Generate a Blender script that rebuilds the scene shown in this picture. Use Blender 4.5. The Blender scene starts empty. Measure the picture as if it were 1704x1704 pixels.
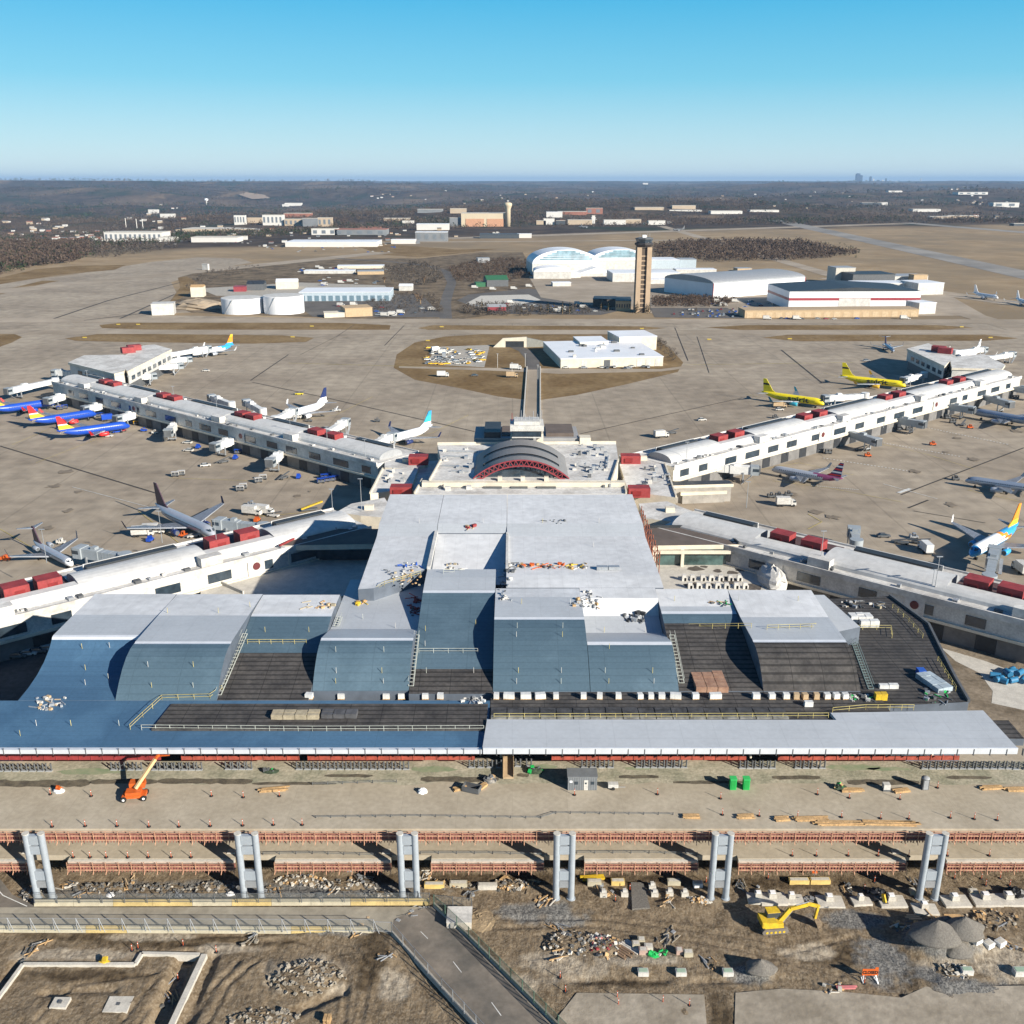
import bpy, math, random
import numpy as np
from mathutils import Vector, Matrix, noise as mn
from mathutils.geometry import tessellate_polygon
random.seed(7)
R=math.radians
# ---------------------------------------------------------------- camera, sky, sun, exposure
H=115.0; F=1616.0; PITCH=math.atan(550/1616)
SC=bpy.context.scene
COL=SC.collection
cd=bpy.data.cameras.new('camera'); cam=bpy.data.objects.new('camera',cd); COL.objects.link(cam)
cam.location=(0,0,H); cam.rotation_euler=(math.pi/2-PITCH,0,0)
cd.sensor_width=36; cd.lens=36*F/1704; cd.clip_start=1; cd.clip_end=200000
SC.camera=cam
SUN_EL=R(24); SUN_AZ=R(129.8)      # azimuth clockwise from +Y
W=bpy.data.worlds.new('World'); SC.world=W; W.use_nodes=True
nt=W.node_tree; bg=nt.nodes['Background']
sky=nt.nodes.new('ShaderNodeTexSky'); sky.sky_type='NISHITA'; sky.sun_disc=False
sky.sun_elevation=SUN_EL; sky.sun_rotation=SUN_AZ; sky.altitude=300; sky.air_density=1.0; sky.dust_density=0.3; sky.ozone_density=2.0
geo=nt.nodes.new('ShaderNodeTexCoord'); sx=nt.nodes.new('ShaderNodeSeparateXYZ'); nt.links.new(geo.outputs['Generated'],sx.inputs[0])
cr=nt.nodes.new('ShaderNodeValToRGB'); nt.links.new(sx.outputs[2],cr.inputs[0])
for i,(p_,c_) in enumerate([(0,(.66,.80,.84)),(.035,(.44,.71,.82)),(.09,(.15,.56,.78)),(.16,(.022,.43,.74)),(.36,(.012,.11,.32)),(1,(.008,.05,.16))]):
    e=cr.color_ramp.elements[i] if i<2 else cr.color_ramp.elements.new(p_)
    e.position=p_; e.color=(*c_,1)
sc_=nt.nodes.new('ShaderNodeVectorMath'); sc_.operation='SCALE'; sc_.inputs['Scale'].default_value=5.9; nt.links.new(cr.outputs[0],sc_.inputs[0])
hs=nt.nodes.new('ShaderNodeMix'); hs.data_type='RGBA'; hs.inputs[0].default_value=.88; nt.links.new(sky.outputs[0],hs.inputs[6]); nt.links.new(sc_.outputs[0],hs.inputs[7])
nt.links.new(hs.outputs[2],bg.inputs[0]); bg.inputs[1].default_value=0.1
sd=bpy.data.lights.new('sun','SUN'); sd.energy=5.0; sd.angle=R(0.5); sd.color=(1,.93,.82)
sun=bpy.data.objects.new('sun',sd); COL.objects.link(sun)
tosun=Vector((math.sin(SUN_AZ)*math.cos(SUN_EL),math.cos(SUN_AZ)*math.cos(SUN_EL),math.sin(SUN_EL)))
sun.rotation_euler=tosun.to_track_quat('Z','Y').to_euler()
SC.view_settings.view_transform='Standard'; SC.view_settings.look='None'; SC.view_settings.exposure=0.85; SC.view_settings.gamma=1
SC.render.engine='CYCLES'; SC.cycles.max_bounces=5; SC.cycles.diffuse_bounces=2; SC.cycles.volume_bounces=0
# ---------------------------------------------------------------- geometry from the survey of the picture
CP,SP=math.cos(PITCH),math.sin(PITCH)
def ray(px,py):
    x=(px-852)/F; y=-(py-852)/F
    return Vector((x, y*SP+CP, y*CP-SP))
def G(px,py,z=0.0):
    d=ray(px,py); t=(z-H)/d.z
    return Vector((d.x*t,d.y*t,z))
def AY(px,py,Y):
    d=ray(px,py); t=Y/d.y
    return Vector((d.x*t,Y,H+d.z*t))
def topz(px,py,gpt):            # height of something standing at gpt whose top shows at py
    return AY(px,py,gpt.y).z
# ---------------------------------------------------------------- mesh builder
class MB:
    def __init__(s): s.v=[]; s.f=[]; s.m=[]; s.sm=[]
    def add(s,vs,fs,mi=0,smooth=False):
        n=len(s.v); s.v+= [tuple(v) for v in vs]
        for f in fs: s.f.append(tuple(i+n for i in f)); s.m.append(mi); s.sm.append(smooth)
        return s
    def box(s,x0,x1,y0,y1,z0,z1,mi=0):
        vs=[(x0,y0,z0),(x1,y0,z0),(x1,y1,z0),(x0,y1,z0),(x0,y0,z1),(x1,y0,z1),(x1,y1,z1),(x0,y1,z1)]
        return s.add(vs,[(0,3,2,1),(4,5,6,7),(0,1,5,4),(1,2,6,5),(2,3,7,6),(3,0,4,7)],mi)
    def cbox(s,c,sz,rz=0,mi=0,rx=0,ry=0):
        M=Matrix.Translation(c)@Matrix.Rotation(rz,4,'Z')@Matrix.Rotation(ry,4,'Y')@Matrix.Rotation(rx,4,'X')
        a,b,h=sz[0]/2,sz[1]/2,sz[2]/2
        vs=[M@Vector(p) for p in [(-a,-b,-h),(a,-b,-h),(a,b,-h),(-a,b,-h),(-a,-b,h),(a,-b,h),(a,b,h),(-a,b,h)]]
        return s.add(vs,[(0,3,2,1),(4,5,6,7),(0,1,5,4),(1,2,6,5),(2,3,7,6),(3,0,4,7)],mi)
    def prism(s,pts,z0,mi=0,mw=None,z1=None):      # top polygon pts (x,y[,z]); sides down to z0
        top=[(p[0],p[1],p[2] if z1 is None else z1) for p in pts]
        a=sum(top[i][0]*top[(i+1)%len(top)][1]-top[(i+1)%len(top)][0]*top[i][1] for i in range(len(top)))
        if a<0: top=top[::-1]
        n=len(top); bot=[(p[0],p[1],z0) for p in top]
        tri=tessellate_polygon([[Vector((p[0],p[1],0)) for p in top]])
        fs=[]
        for t in tri:
            A,B,C=[top[i] for i in t]
            cr=(B[0]-A[0])*(C[1]-A[1])-(B[1]-A[1])*(C[0]-A[0])
            fs.append(tuple(t) if cr>0 else tuple(t[::-1]))
        s.add(top,fs,mi)
        s.add(top+bot,[(i,i+n,(i+1)%n+n,(i+1)%n) for i in range(n)],mi if mw is None else mw)
        return s
    def sheet(s,pts,z=None,mi=0):
        top=[(p[0],p[1],p[2] if z is None else z) for p in pts]
        tri=tessellate_polygon([[Vector((p[0],p[1],0)) for p in top]])
        fs=[]
        for t in tri:
            A,B,C=[top[i] for i in t]
            cr=(B[0]-A[0])*(C[1]-A[1])-(B[1]-A[1])*(C[0]-A[0])
            fs.append(tuple(t) if cr>0 else tuple(t[::-1]))
        return s.add(top,fs,mi)
    def tube(s,p,q,r,n=8,mi=0,r2=None,cap=True,smooth=True):
        p=Vector(p); q=Vector(q); d=(q-p); L=d.length
        if L<1e-6: return s
        d/=L; a=d.orthogonal().normalized(); b=d.cross(a); r2=r if r2 is None else r2
        vs=[]
        for c,rr in ((p,r),(q,r2)):
            for i in range(n):
                t=2*math.pi*i/n; vs.append(c+(a*math.cos(t)+b*math.sin(t))*rr)
        s.add(vs,[(i,(i+1)%n,(i+1)%n+n,i+n) for i in range(n)],mi,smooth)
        if cap: s.add(vs,[tuple(range(n))[::-1],tuple(range(n,2*n))],mi)
        return s
    def bar(s,p,q,w,h,mi=0):
        p=Vector(p); q=Vector(q); d=(q-p).normalized()
        up=Vector((0,0,1)) if abs(d.z)<.95 else Vector((0,1,0))
        a=d.cross(up).normalized()*w/2; b=a.normalized().cross(d)*h/2
        vs=[p-a-b,p+a-b,p+a+b,p-a+b,q-a-b,q+a-b,q+a+b,q-a+b]
        return s.add(vs,[(0,1,2,3),(7,6,5,4),(0,4,5,1),(1,5,6,2),(2,6,7,3),(3,7,4,0)],mi)
    def rings(s,rs,mi=0,smooth=True,cap=True,mf=None):    # list of equal rings
        n=len(rs[0]); base=len(s.v)
        for r in rs: s.v+=[tuple(p) for p in r]
        for k in range(len(rs)-1):
            for i in range(n):
                s.f.append((base+k*n+i,base+k*n+(i+1)%n,base+(k+1)*n+(i+1)%n,base+(k+1)*n+i))
                s.m.append(mf(k,i) if mf else mi); s.sm.append(smooth)
        if cap:
            s.f.append(tuple(base+i for i in range(n))[::-1]); s.m.append(mi); s.sm.append(False)
            s.f.append(tuple(base+(len(rs)-1)*n+i for i in range(n))); s.m.append(mi); s.sm.append(False)
        return s
    def lathe(s,c,prof,n=16,mi=0,smooth=True):
        rs=[[(c[0]+r*math.cos(2*math.pi*i/n),c[1]+r*math.sin(2*math.pi*i/n),c[2]+z) for i in range(n)] for r,z in prof]
        return s.rings(rs,mi,smooth)
    def build(s,name,mats,parent=None,world=True):
        me=bpy.data.meshes.new(name)
        v=s.v
        if parent is not None and world:
            l=parent.location.copy(); q_=parent.parent
            while q_ is not None: l=l+q_.location; q_=q_.parent
            v=[(a-l.x,b-l.y,c-l.z) for a,b,c in v]
        me.from_pydata(v,[],s.f)
        if not isinstance(mats,(list,tuple)): mats=[mats]
        for m in mats: me.materials.append(m)
        if len(mats)>1: me.polygons.foreach_set('material_index',s.m)
        me.polygons.foreach_set('use_smooth',s.sm)
        me.update()
        o=bpy.data.objects.new(name,me); COL.objects.link(o)
        if parent is not None: o.parent=parent
        return o
def tag(o,label=None,cat=None,group=None,kind=None):
    if label: o['label']=label
    if cat: o['category']=cat
    if group: o['group']=group
    if kind: o['kind']=kind
    return o
def thing(name,label,cat,loc=(0,0,0),rz=0,group=None):
    o=bpy.data.objects.new(name,None); COL.objects.link(o); o.location=loc; o.rotation_euler=(0,0,rz); o.empty_display_size=.5
    return tag(o,label,cat,group)
def dup(root,loc,rz=None,label=None,group=None,scale=None):
    r=root.copy(); COL.objects.link(r); r.location=loc
    if rz is not None: r.rotation_euler=(0,0,rz)
    if scale is not None: r.scale=scale if isinstance(scale,(tuple,list)) else (scale,)*3
    if label: r['label']=label
    if group: r['group']=group
    def rec(a,b):
        for ch in KIDS.get(a.name,[]) or list(a.children):
            c=ch.copy(); COL.objects.link(c); c.parent=b; rec(ch,c)
    rec(root,r)
    return r
KIDS={}
ORD=['first','second','third','fourth','fifth','sixth','seventh','eighth','ninth','tenth','eleventh','twelfth','thirteenth','fourteenth','fifteenth','sixteenth','seventeenth','eighteenth','nineteenth','twentieth']
def nth(i):       # 0-based
    if i<20: return ORD[i]
    t=['twenty','thirty','forty','fifty','sixty','seventy','eighty','ninety'][(i+1)//10-2] if (i+1)<100 else str((i+1)//10*10)
    u=(i+1)%10
    if u==0: return t[:-1]+'ieth' if t[-1]=='y' else t+'th'
    return t+'-'+ORD[u-1]
# ---------------------------------------------------------------- materials
MC={}
def mat(name,col,rough=.75,metal=0,var=.12,scale=.6,bump=0,bs=3,spec=.4,var2=0,scale2=8,col2=None,lo=.35,hi=.65,stretch=None,emit=0):
    if name in MC: return MC[name]
    m=bpy.data.materials.new(name); m.use_nodes=True; t=m.node_tree; b=t.nodes['Principled BSDF']
    b.inputs['Roughness'].default_value=rough; b.inputs['Metallic'].default_value=metal; b.inputs['Specular IOR Level'].default_value=spec
    tc=t.nodes.new('ShaderNodeTexCoord'); src=tc.outputs['Object']
    if stretch:
        mp=t.nodes.new('ShaderNodeMapping'); mp.inputs['Scale'].default_value=stretch; t.links.new(src,mp.inputs[0]); src=mp.outputs[0]
    n=t.nodes.new('ShaderNodeTexNoise'); n.inputs['Scale'].default_value=scale; n.inputs['Detail'].default_value=7; n.inputs['Roughness'].default_value=.62
    t.links.new(src,n.inputs['Vector'])
    mr=t.nodes.new('ShaderNodeMapRange'); mr.inputs[1].default_value=lo; mr.inputs[2].default_value=hi; t.links.new(n.outputs[0],mr.inputs[0])
    mx=t.nodes.new('ShaderNodeMix'); mx.data_type='RGBA'
    c2=col2 if col2 else tuple(min(1,c*(1+var)) for c in col); c1=col if col2 else tuple(c*(1-var) for c in col)
    mx.inputs[6].default_value=(*c1,1); mx.inputs[7].default_value=(*c2,1); t.links.new(mr.outputs[0],mx.inputs[0])
    out=mx.outputs[2]
    if var2:
        n2=t.nodes.new('ShaderNodeTexNoise'); n2.inputs['Scale'].default_value=scale2; n2.inputs['Detail'].default_value=6; t.links.new(src,n2.inputs['Vector'])
        m2=t.nodes.new('ShaderNodeMapRange'); m2.inputs[1].default_value=.3; m2.inputs[2].default_value=.7; m2.inputs[3].default_value=1-var2; m2.inputs[4].default_value=1+var2; t.links.new(n2.outputs[0],m2.inputs[0])
        vm=t.nodes.new('ShaderNodeVectorMath'); vm.operation='SCALE'; t.links.new(out,vm.inputs[0]); t.links.new(m2.outputs[0],vm.inputs['Scale']); out=vm.outputs[0]
    t.links.new(out,b.inputs['Base Color'])
    if bump:
        bn=t.nodes.new('ShaderNodeTexNoise'); bn.inputs['Scale'].default_value=bs; bn.inputs['Detail'].default_value=6; t.links.new(tc.outputs['Object'],bn.inputs['Vector'])
        bp=t.nodes.new('ShaderNodeBump'); bp.inputs['Strength'].default_value=bump; bp.inputs['Distance'].default_value=.3; t.links.new(bn.outputs[0],bp.inputs['Height']); t.links.new(bp.outputs[0],b.inputs['Normal'])
    if emit: b.inputs['Emission Color'].default_value=(*col,1); b.inputs['Emission Strength'].default_value=emit
    MC[name]=m; m['out']=1
    return m
def add_lines(m,sx,sy,w,dark=.6,ox=0,oy=0,soft=0):
    """darken/lighten joints on a grid: period sx (0: none) in x and sy in y, line width w (metres)"""
    t=m.node_tree; b=t.nodes['Principled BSDF']; L=b.inputs['Base Color'].links[0]; src=L.from_socket
    tc=t.nodes.new('ShaderNodeTexCoord'); sp=t.nodes.new('ShaderNodeSeparateXYZ'); t.links.new(tc.outputs['Object'],sp.inputs[0])
    fac=None
    for ax,per in ((0,sx),(1,sy)):
        if not per: continue
        a=t.nodes.new('ShaderNodeMath'); a.operation='ADD'; a.inputs[1].default_value=10000*per+(ox if ax==0 else oy); t.links.new(sp.outputs[ax],a.inputs[0])
        mo=t.nodes.new('ShaderNodeMath'); mo.operation='MODULO'; mo.inputs[1].default_value=per; t.links.new(a.outputs[0],mo.inputs[0])
        lt=t.nodes.new('ShaderNodeMath'); lt.operation='LESS_THAN'; lt.inputs[1].default_value=w; t.links.new(mo.outputs[0],lt.inputs[0])
        if fac is None: fac=lt.outputs[0]
        else:
            mxx=t.nodes.new('ShaderNodeMath'); mxx.operation='MAXIMUM'; t.links.new(fac,mxx.inputs[0]); t.links.new(lt.outputs[0],mxx.inputs[1]); fac=mxx.outputs[0]
    mr=t.nodes.new('ShaderNodeMapRange'); mr.inputs[3].default_value=1; mr.inputs[4].default_value=dark; t.links.new(fac,mr.inputs[0])
    vm=t.nodes.new('ShaderNodeVectorMath'); vm.operation='SCALE'; t.links.new(src,vm.inputs[0]); t.links.new(mr.outputs[0],vm.inputs['Scale'])
    t.links.new(vm.outputs[0],b.inputs['Base Color'])
    return m
M_={}
white=mat('white_paint',(.53,.515,.48),.6,var=.16,scale=.25,var2=.12,scale2=2)
roofwhite=mat('white_roof',(.42,.40,.37),.7,col2=(.62,.605,.57),scale=.12,lo=.36,hi=.56,var2=.14,scale2=.9)
cream=mat('cream_panel',(.62,.56,.45),.7,var=.1,scale=.3,var2=.06,scale2=3)
concr=mat('concrete',(.36,.33,.28),.85,var=.15,scale=.3,var2=.12,scale2=2,bump=.1)
lconc=mat('light_concrete',(.5,.47,.41),.85,var=.12,scale=.4,var2=.1,scale2=3,bump=.1)
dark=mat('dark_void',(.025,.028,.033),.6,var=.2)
glass=mat('dark_glass',(.03,.045,.06),.12,var=.3,scale=.4,spec=.8)
grey=mat('grey_paint',(.3,.31,.32),.5,var=.1,scale=.5,var2=.08)
dgrey=mat('dark_grey_paint',(.1,.105,.11),.6,var=.15,scale=.5)
steel=mat('galvanised_steel',(.42,.44,.46),.42,.5,var=.12,scale=1.2,var2=.06)
red=mat('red_panel',(.26,.036,.036),.65,var=.2,scale=.4,var2=.1,scale2=2)
orange=mat('orange_paint',(.55,.11,.02),.45,var=.12,scale=.8,var2=.1)
yellow=mat('yellow_paint',(.5,.33,.03),.5,col2=(.68,.46,.03),scale=1.1,var2=.15)
rubber=mat('black_rubber',(.02,.02,.02),.8)
wood=mat('timber',(.45,.29,.14),.8,var=.25,scale=1.5,var2=.2,scale2=6)
green=mat('green_paint',(.02,.4,.09),.45)
blue=mat('blue_paint',(.03,.1,.42),.4)
tanpaint=mat('tan_paint',(.45,.33,.2),.8,var=.1,scale=.5)
alum=mat('aircraft_grey',(.42,.45,.5),.3,.25,var=.06,scale=.5)
pwhite=mat('aircraft_white',(.82,.82,.82),.28,var=.04,scale=.5,spec=.5)
# ---------------------------------------------------------------- terrain
def fbm(x,y,o=4): return mn.fractal(Vector((x,y,0)),1.0,2.0,o)
def plateau_edge(az):   # distance (m) where the airport plateau ends, by azimuth in degrees
    P=[(-70,900),(-29,1250),(-26,1500),(-20,1900),(-14,2200),(-6,2500),(0,2600),(8,2700),(14,2900),(29,3300),(70,3300)]
    for (a,b),(c,d) in zip(P,P[1:]):
        if a<=az<=c: return b+(d-b)*(az-a)/(c-a)
    return 1500
def terr(x,y):
    d=math.hypot(x,y); az=math.degrees(math.atan2(x,y)); e=plateau_edge(az)
    if d<e: return -3.0 if (100<y<159 and abs(x)<110) else 0.0
    t=min(1,(d-e)/900); t=t*t*(3-2*t)
    n=fbm(x/2600+3.1,y/1500,3)*85+fbm(x/700,y/450+7,3)*20
    k=min(1,d/9000)
    base=-14*min(1,(d-e)/2500)+ max(0,(d-5000))/20000*95
    z=t*(base+n*(.5+k*.6))
    # left side: a broad valley and a high blue ridge behind it
    if az<-3:
        w=min(1,(-3-az)/10); 
        v=math.exp(-((d-6500)/2300)**2)*-45; r=math.exp(-((d-12500)/3200)**2)*62*(1+.3*fbm(x/3500,y/3500+9,3))
        z+=w*t*(v+r)
    far=max(0,(d-18000)/30000); z+= t*min(1,far)*40
    return min(z,119+ 16*fbm(x/4200,y/6000+30,3))
def make_terrain():
    az=[-62+i*.35 for i in range(int(124/.35)+1)]
    rr=[90]; 
    while rr[-1]<70000: rr.append(rr[-1]*1.022 if rr[-1]>1000 else (rr[-1]+2.5 if rr[-1]<200 else rr[-1]*1.06))
    vs=[];n=len(az)
    for r in rr:
        for a in az:
            x=r*math.sin(R(a)); y=r*math.cos(R(a)); vs.append((x,y,terr(x,y)-.06))
    fs=[(k*n+i,k*n+i+1,(k+1)*n+i+1,(k+1)*n+i) for k in range(len(rr)-1) for i in range(n-1)]
    b=MB(); b.add(vs,[f[::-1] for f in fs],0,True)
    # an apron of ground behind and beside the camera
    b.add([(-9000,-9000,-.08),(9000,-9000,-.08),(9000,60,-.08),(-9000,60,-.08)],[(0,1,2,3)],0)
    return b
tm=bpy.data.materials.new('terrain_mat'); tm.use_nodes=True
def terrain_mat(m):
    t=m.node_tree; b=t.nodes['Principled BSDF']; b.inputs['Roughness'].default_value=.95; b.inputs['Specular IOR Level'].default_value=.1
    N=t.nodes.new; L=t.links.new
    tc=N('ShaderNodeTexCoord'); o=tc.outputs['Object']
    def nz(s,d=6,vec=o):
        n=N('ShaderNodeTexNoise'); n.inputs['Scale'].default_value=s; n.inputs['Detail'].default_value=d; n.inputs['Roughness'].default_value=.65; L(vec,n.inputs['Vector']); return n.outputs[0]
    def mr(v,a,c,x=0,y=1):
        n=N('ShaderNodeMapRange'); n.inputs[1].default_value=a; n.inputs[2].default_value=c; n.inputs[3].default_value=x; n.inputs[4].default_value=y; L(v,n.inputs[0]); return n.outputs[0]
    def mx(f,a,c):
        n=N('ShaderNodeMix'); n.data_type='RGBA'
        if hasattr(f,'links'): L(f,n.inputs[0])
        else: n.inputs[0].default_value=f
        for i,q in ((6,a),(7,c)):
            if isinstance(q,tuple): n.inputs[i].default_value=(*q,1)
            else: L(q,n.inputs[i])
        return n.outputs[2]
    woods=mx(mr(nz(.012),.42,.6),(.042,.032,.026),(.09,.066,.048))
    woods=mx(mr(nz(.0022),.52,.6),woods,(.03,.038,.022)); woods=mx(mr(nz(.0009,5),.5,.62),woods,(.13,.095,.065))          # evergreen stands
    grass=mx(mr(nz(.02,7),.35,.65),(.25,.18,.105),(.35,.265,.165))
    grass=mx(mr(nz(.0035,5),.45,.62),grass,(.22,.17,.11))
    field=mx(mr(nz(.0016,4),.6,.66),woods,(.17,.12,.075))
    # distance from the airport decides between mown plateau and wooded country
    ln=N('ShaderNodeVectorMath'); ln.operation='LENGTH'; L(o,ln.inputs[0])
    z=N('ShaderNodeSeparateXYZ'); L(o,z.inputs[0])
    ad=N('ShaderNodeMath'); ad.operation='MULTIPLY_ADD'; L(z.outputs[0],ad.inputs[0]); ad.inputs[1].default_value=-.62; L(ln.outputs[1],ad.inputs[2])
    nn=N('ShaderNodeMath'); nn.operation='MULTIPLY_ADD'; L(nz(.003,4),nn.inputs[0]); nn.inputs[1].default_value=500; L(ad.outputs[0],nn.inputs[2])
    f=mr(nn.outputs[0],2450,2560)
    L(mx(f,grass,field),b.inputs['Base Color'])
terrain_mat(tm)
tag(make_terrain().build('terrain',tm),'dry grass plateau running out to brown wooded hills',None,None,'structure')
# ---------------------------------------------------------------- paved areas
def pg(pts,z): return [G(a,b,z) for a,b in pts]
apm=mat('apron_mat',(.255,.21,.158),.88,col2=(.35,.295,.225),scale=.014,lo=.36,hi=.62,var2=.2,scale2=.13,spec=.25)
add_lines(apm,7.6,7.6,.16,.82)
add_lines(apm,45.6,0,.7,.86)
twm=mat('taxiway_mat',(.29,.24,.18),.9,col2=(.37,.31,.24),scale=.01,lo=.4,hi=.6,var2=.12,scale2=.05,spec=.2)
rwm=mat('runway_mat',(.19,.18,.165),.9,col2=(.29,.27,.24),scale=.008,lo=.4,hi=.6,var2=.1,scale2=.04,spec=.2)
grm=mat('dry_grass',(.16,.105,.05),.95,col2=(.24,.17,.09),scale=.03,lo=.38,hi=.62,var2=.2,scale2=.3,spec=.05)
grm2=mat('dark_grass',(.12,.095,.06),.95,col2=(.19,.15,.1),scale=.04,lo=.38,hi=.62,var2=.2,scale2=.3,spec=.05)
asm=mat('asphalt',(.12,.11,.1),.9,var=.15,scale=.05,var2=.12,scale2=.6,spec=.2)
wdm=mat('scrub_ground',(.10,.078,.055),.95,col2=(.2,.155,.105),scale=.05,lo=.4,hi=.6,var2=.25,scale2=.3,spec=.05)
blk=mat('joint_tar',(.05,.045,.04),.9)
mk=mat('road_marking_white',(.6,.6,.57),.7,var=.25,scale=.5); my=mat('road_marking_yellow',(.5,.4,.12),.7,var=.25,scale=.5)
def sheetobj(name,pts,z,m,label=None):
    b=MB(); b.sheet(pg(pts,z)); return tag(b.build(name,m),label,None,None,'structure')
ap=MB()
ap.sheet([G(p,q,.01) for p,q in [(-500,534),(-500,1230),(2204,1230),(2204,537),(1704,536),(1500,534),(760,532),(620,531),(240,524),(318,520),(300,500),(285,470),(330,452),(420,437),(400,430),(330,428),(250,436),(120,457),(0,471),(-300,488)]])
tag(ap.build('apron',apm),'tan concrete airport apron with joints and tyre marks',None,None,'structure')
for i,(nm,pts,m,lb) in enumerate([
 ('grass_island',[(655,612),(660,590),(690,570),(740,560),(820,555),(1060,556),(1095,566),(1120,585),(1137,603),(1128,619),(1040,640),(960,657),(890,667),(830,660),(760,645),(690,632)],grm,'diamond shaped dry grass island between the rear concourses'),
 ('grass_strip',[(165,541),(200,537),(560,537),(650,541),(648,549),(540,551),(260,549),(170,546)],grm,'long dry grass strip on the left taxiway, upper of two'),
 ('grass_strip',[(108,563),(170,555),(470,558),(523,562),(510,569),(420,572),(200,569),(125,567)],grm,'long dry grass strip on the left taxiway, lower of two'),
 ('grass_patch',[(-200,560),(0,556),(25,556),(37,561),(20,570),(0,577),(-200,590)],grm,'dry grass patch at the left frame edge by the taxiway'),
 ('grass_strip',[(695,546),(720,541),(1070,543),(1108,546),(1060,550),(720,550)],grm,'dry grass strip behind the diamond island'),
 ('grass_strip',[(1175,545),(1240,541),(1560,541),(1620,545),(1560,549),(1230,549)],grm,'long dry grass strip on the right taxiway, upper of two'),
 ('grass_strip',[(1268,562),(1310,557),(1640,557),(1695,563),(1640,567),(1330,568)],grm,'long dry grass strip on the right taxiway, lower of two'),
 ('service_area',[(708,606),(728,577),(815,574),(806,611)],concr,'pale storage yard on the left of the diamond island'),
 ('service_road',[(664,609),(800,612),(880,613),(1100,614),(1140,609),(1250,608),(1250,611),(1140,613),(1100,618),(930,622),(880,619),(800,616),(664,612)],twm,'thin service road crossing the diamond island'),
 ('grass_strip',[(100,457),(0,473),(-200,486),(-200,480),(0,462),(60,448),(130,442),(210,441),(190,449)],grm,'tan grass verge at the far left runway end'),
 ('grass_patch',[(-200,487),(0,484),(70,467),(100,467),(60,475),(0,490),(-200,500)],grm,'tan grass wedge beside the left taxiway'),
 ('grass_bank',[(318,520),(280,505),(300,478),(296,462),(340,450),(440,438),(560,432),(640,430),(700,430),(800,420),(870,420),(880,440),(900,512),(760,532),(620,531),(540,528),(400,524)],wdm,'dark scrubby bank around the midfield yards'),
 ('grass_slope',[(300,478),(296,462),(310,460),(330,470),(318,485),(300,497),(282,504)],grm,'tan grass slope left of the storage tanks'),
 ('grass_patch',[(560,400),(760,415),(830,414),(780,420),(700,428),(640,424)],grm,'tan grass triangle behind the midfield yards'),
 ('yard',[(470,490),(700,490),(740,528),(520,527)],asm,'dark paved yard beside the storage tanks'),
 ('yard',[(330,480),(500,470),(640,475),(660,492),(500,496),(360,492)],concr,'pale yard behind the storage tanks'),
 ('yard',[(760,500),(780,490),(880,480),(1010,500),(1040,515),(1000,524),(820,522)],asm,'asphalt yard left of the control tower'),
 ('yard',[(880,460),(1130,458),(1220,480),(1560,480),(1640,525),(1240,528),(1060,520),(900,495)],twm,'paved yard around the white hangars'),
 ('parking_lot',[(1080,512),(1210,512),(1240,530),(1090,528)],asm,'car park right of the control tower'),
 ('gravel_patch',[(775,505),(800,492),(880,490),(900,499),(860,508),(800,512)],lconc,'pale gravel patch left of the control tower'),
]):
    sheetobj(nm,pts,.016+.004*i,m,lb)
def strip(name,a,c,w,z,m,label,n=1):
    A=G(*a,z); B=G(*c,z); d=(B-A).normalized(); q=Vector((-d.y,d.x,0))*w/2
    b=MB(); b.sheet([A-q,B-q,B+q,A+q]); return tag(b.build(name,m),label,None,None,'structure')
def path(name,pts,w,z,m,label,zf=None):
    P=[G(*p,z) for p in pts]; b=MB(); L=[];Rr=[]
    for i,p in enumerate(P):
        d=(P[min(i+1,len(P)-1)]-P[max(i-1,0)]).normalized(); q=Vector((-d.y,d.x,0))*w/2
        L.append(p-q); Rr.append(p+q)
    for i in range(len(P)-1): b.add([L[i],L[i+1],Rr[i+1],Rr[i]],[(0,1,2,3)])
    o=b.build(name,m); 
    return tag(o,label,None,None,'structure')
# far runways and taxiways
strip('runway',(1290,366),(1900,500),52,0.1105,rwm,'pale grey runway running away at right')
strip('runway',(1500,370),(2300,435),52,0.1115,rwm,'grey runway at the far right edge')
strip('taxiway',(1704,550),(1100,376),24,0.1095,twm,'tan taxiway left of the right-hand runway')
strip('taxiway',(1800,520),(1380,462),36,0.1125,twm,'wide link taxiway joining the right-hand runway')
strip('taxiway',(560,404),(1300,398),26,0.1085,twm,'tan taxiway crossing behind the white hangars')
strip('taxiway',(700,398),(1500,372),60,0.1080,twm,'wide pale ramp in front of the tan hangar')
strip('taxiway',(-200,505),(640,420),40,0.1130,twm,'wide taxiway curving off behind the left yards')
strip('taxiway',(-100,533),(1900,535),27,0.1135,twm,'main taxiway crossing the whole airfield')
strip('taxiway',(-100,552),(1900,553),24,0.1138,twm,'second taxiway in front of the main one')
path('road',[(742,530),(741,505),(745,490),(752,470),(742,452),(720,444),(680,438),(630,434),(560,430)],11,.121,asm,'grey access road winding back from the taxiway')
path('road',[(858,577),(874,584),(886,598),(888,615)],9,.123,asm,'road coming out of the tunnel onto the island')
strip('road',(888,612),(884,735),7.4,0.1195,twm,'straight road sunk between white kerbs leading to the core')
# white kerb walls along the sunk road
for k,(xa,xb,lb) in enumerate([(872,878,'left'),(903,900,'right')]):
    b=MB(); sx_=Vector((-4.3 if k==0 else 4.3,0,0)); A=G(888,612)+sx_; B=G(884,735)+sx_
    b.bar(A+Vector((0,0,.5)),B+Vector((0,0,.5)),.7,1.1); tag(b.build('kerb_wall',lconc),'long pale kerb wall on the %s of the sunk road'%lb,'wall','kerb walls')
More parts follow.
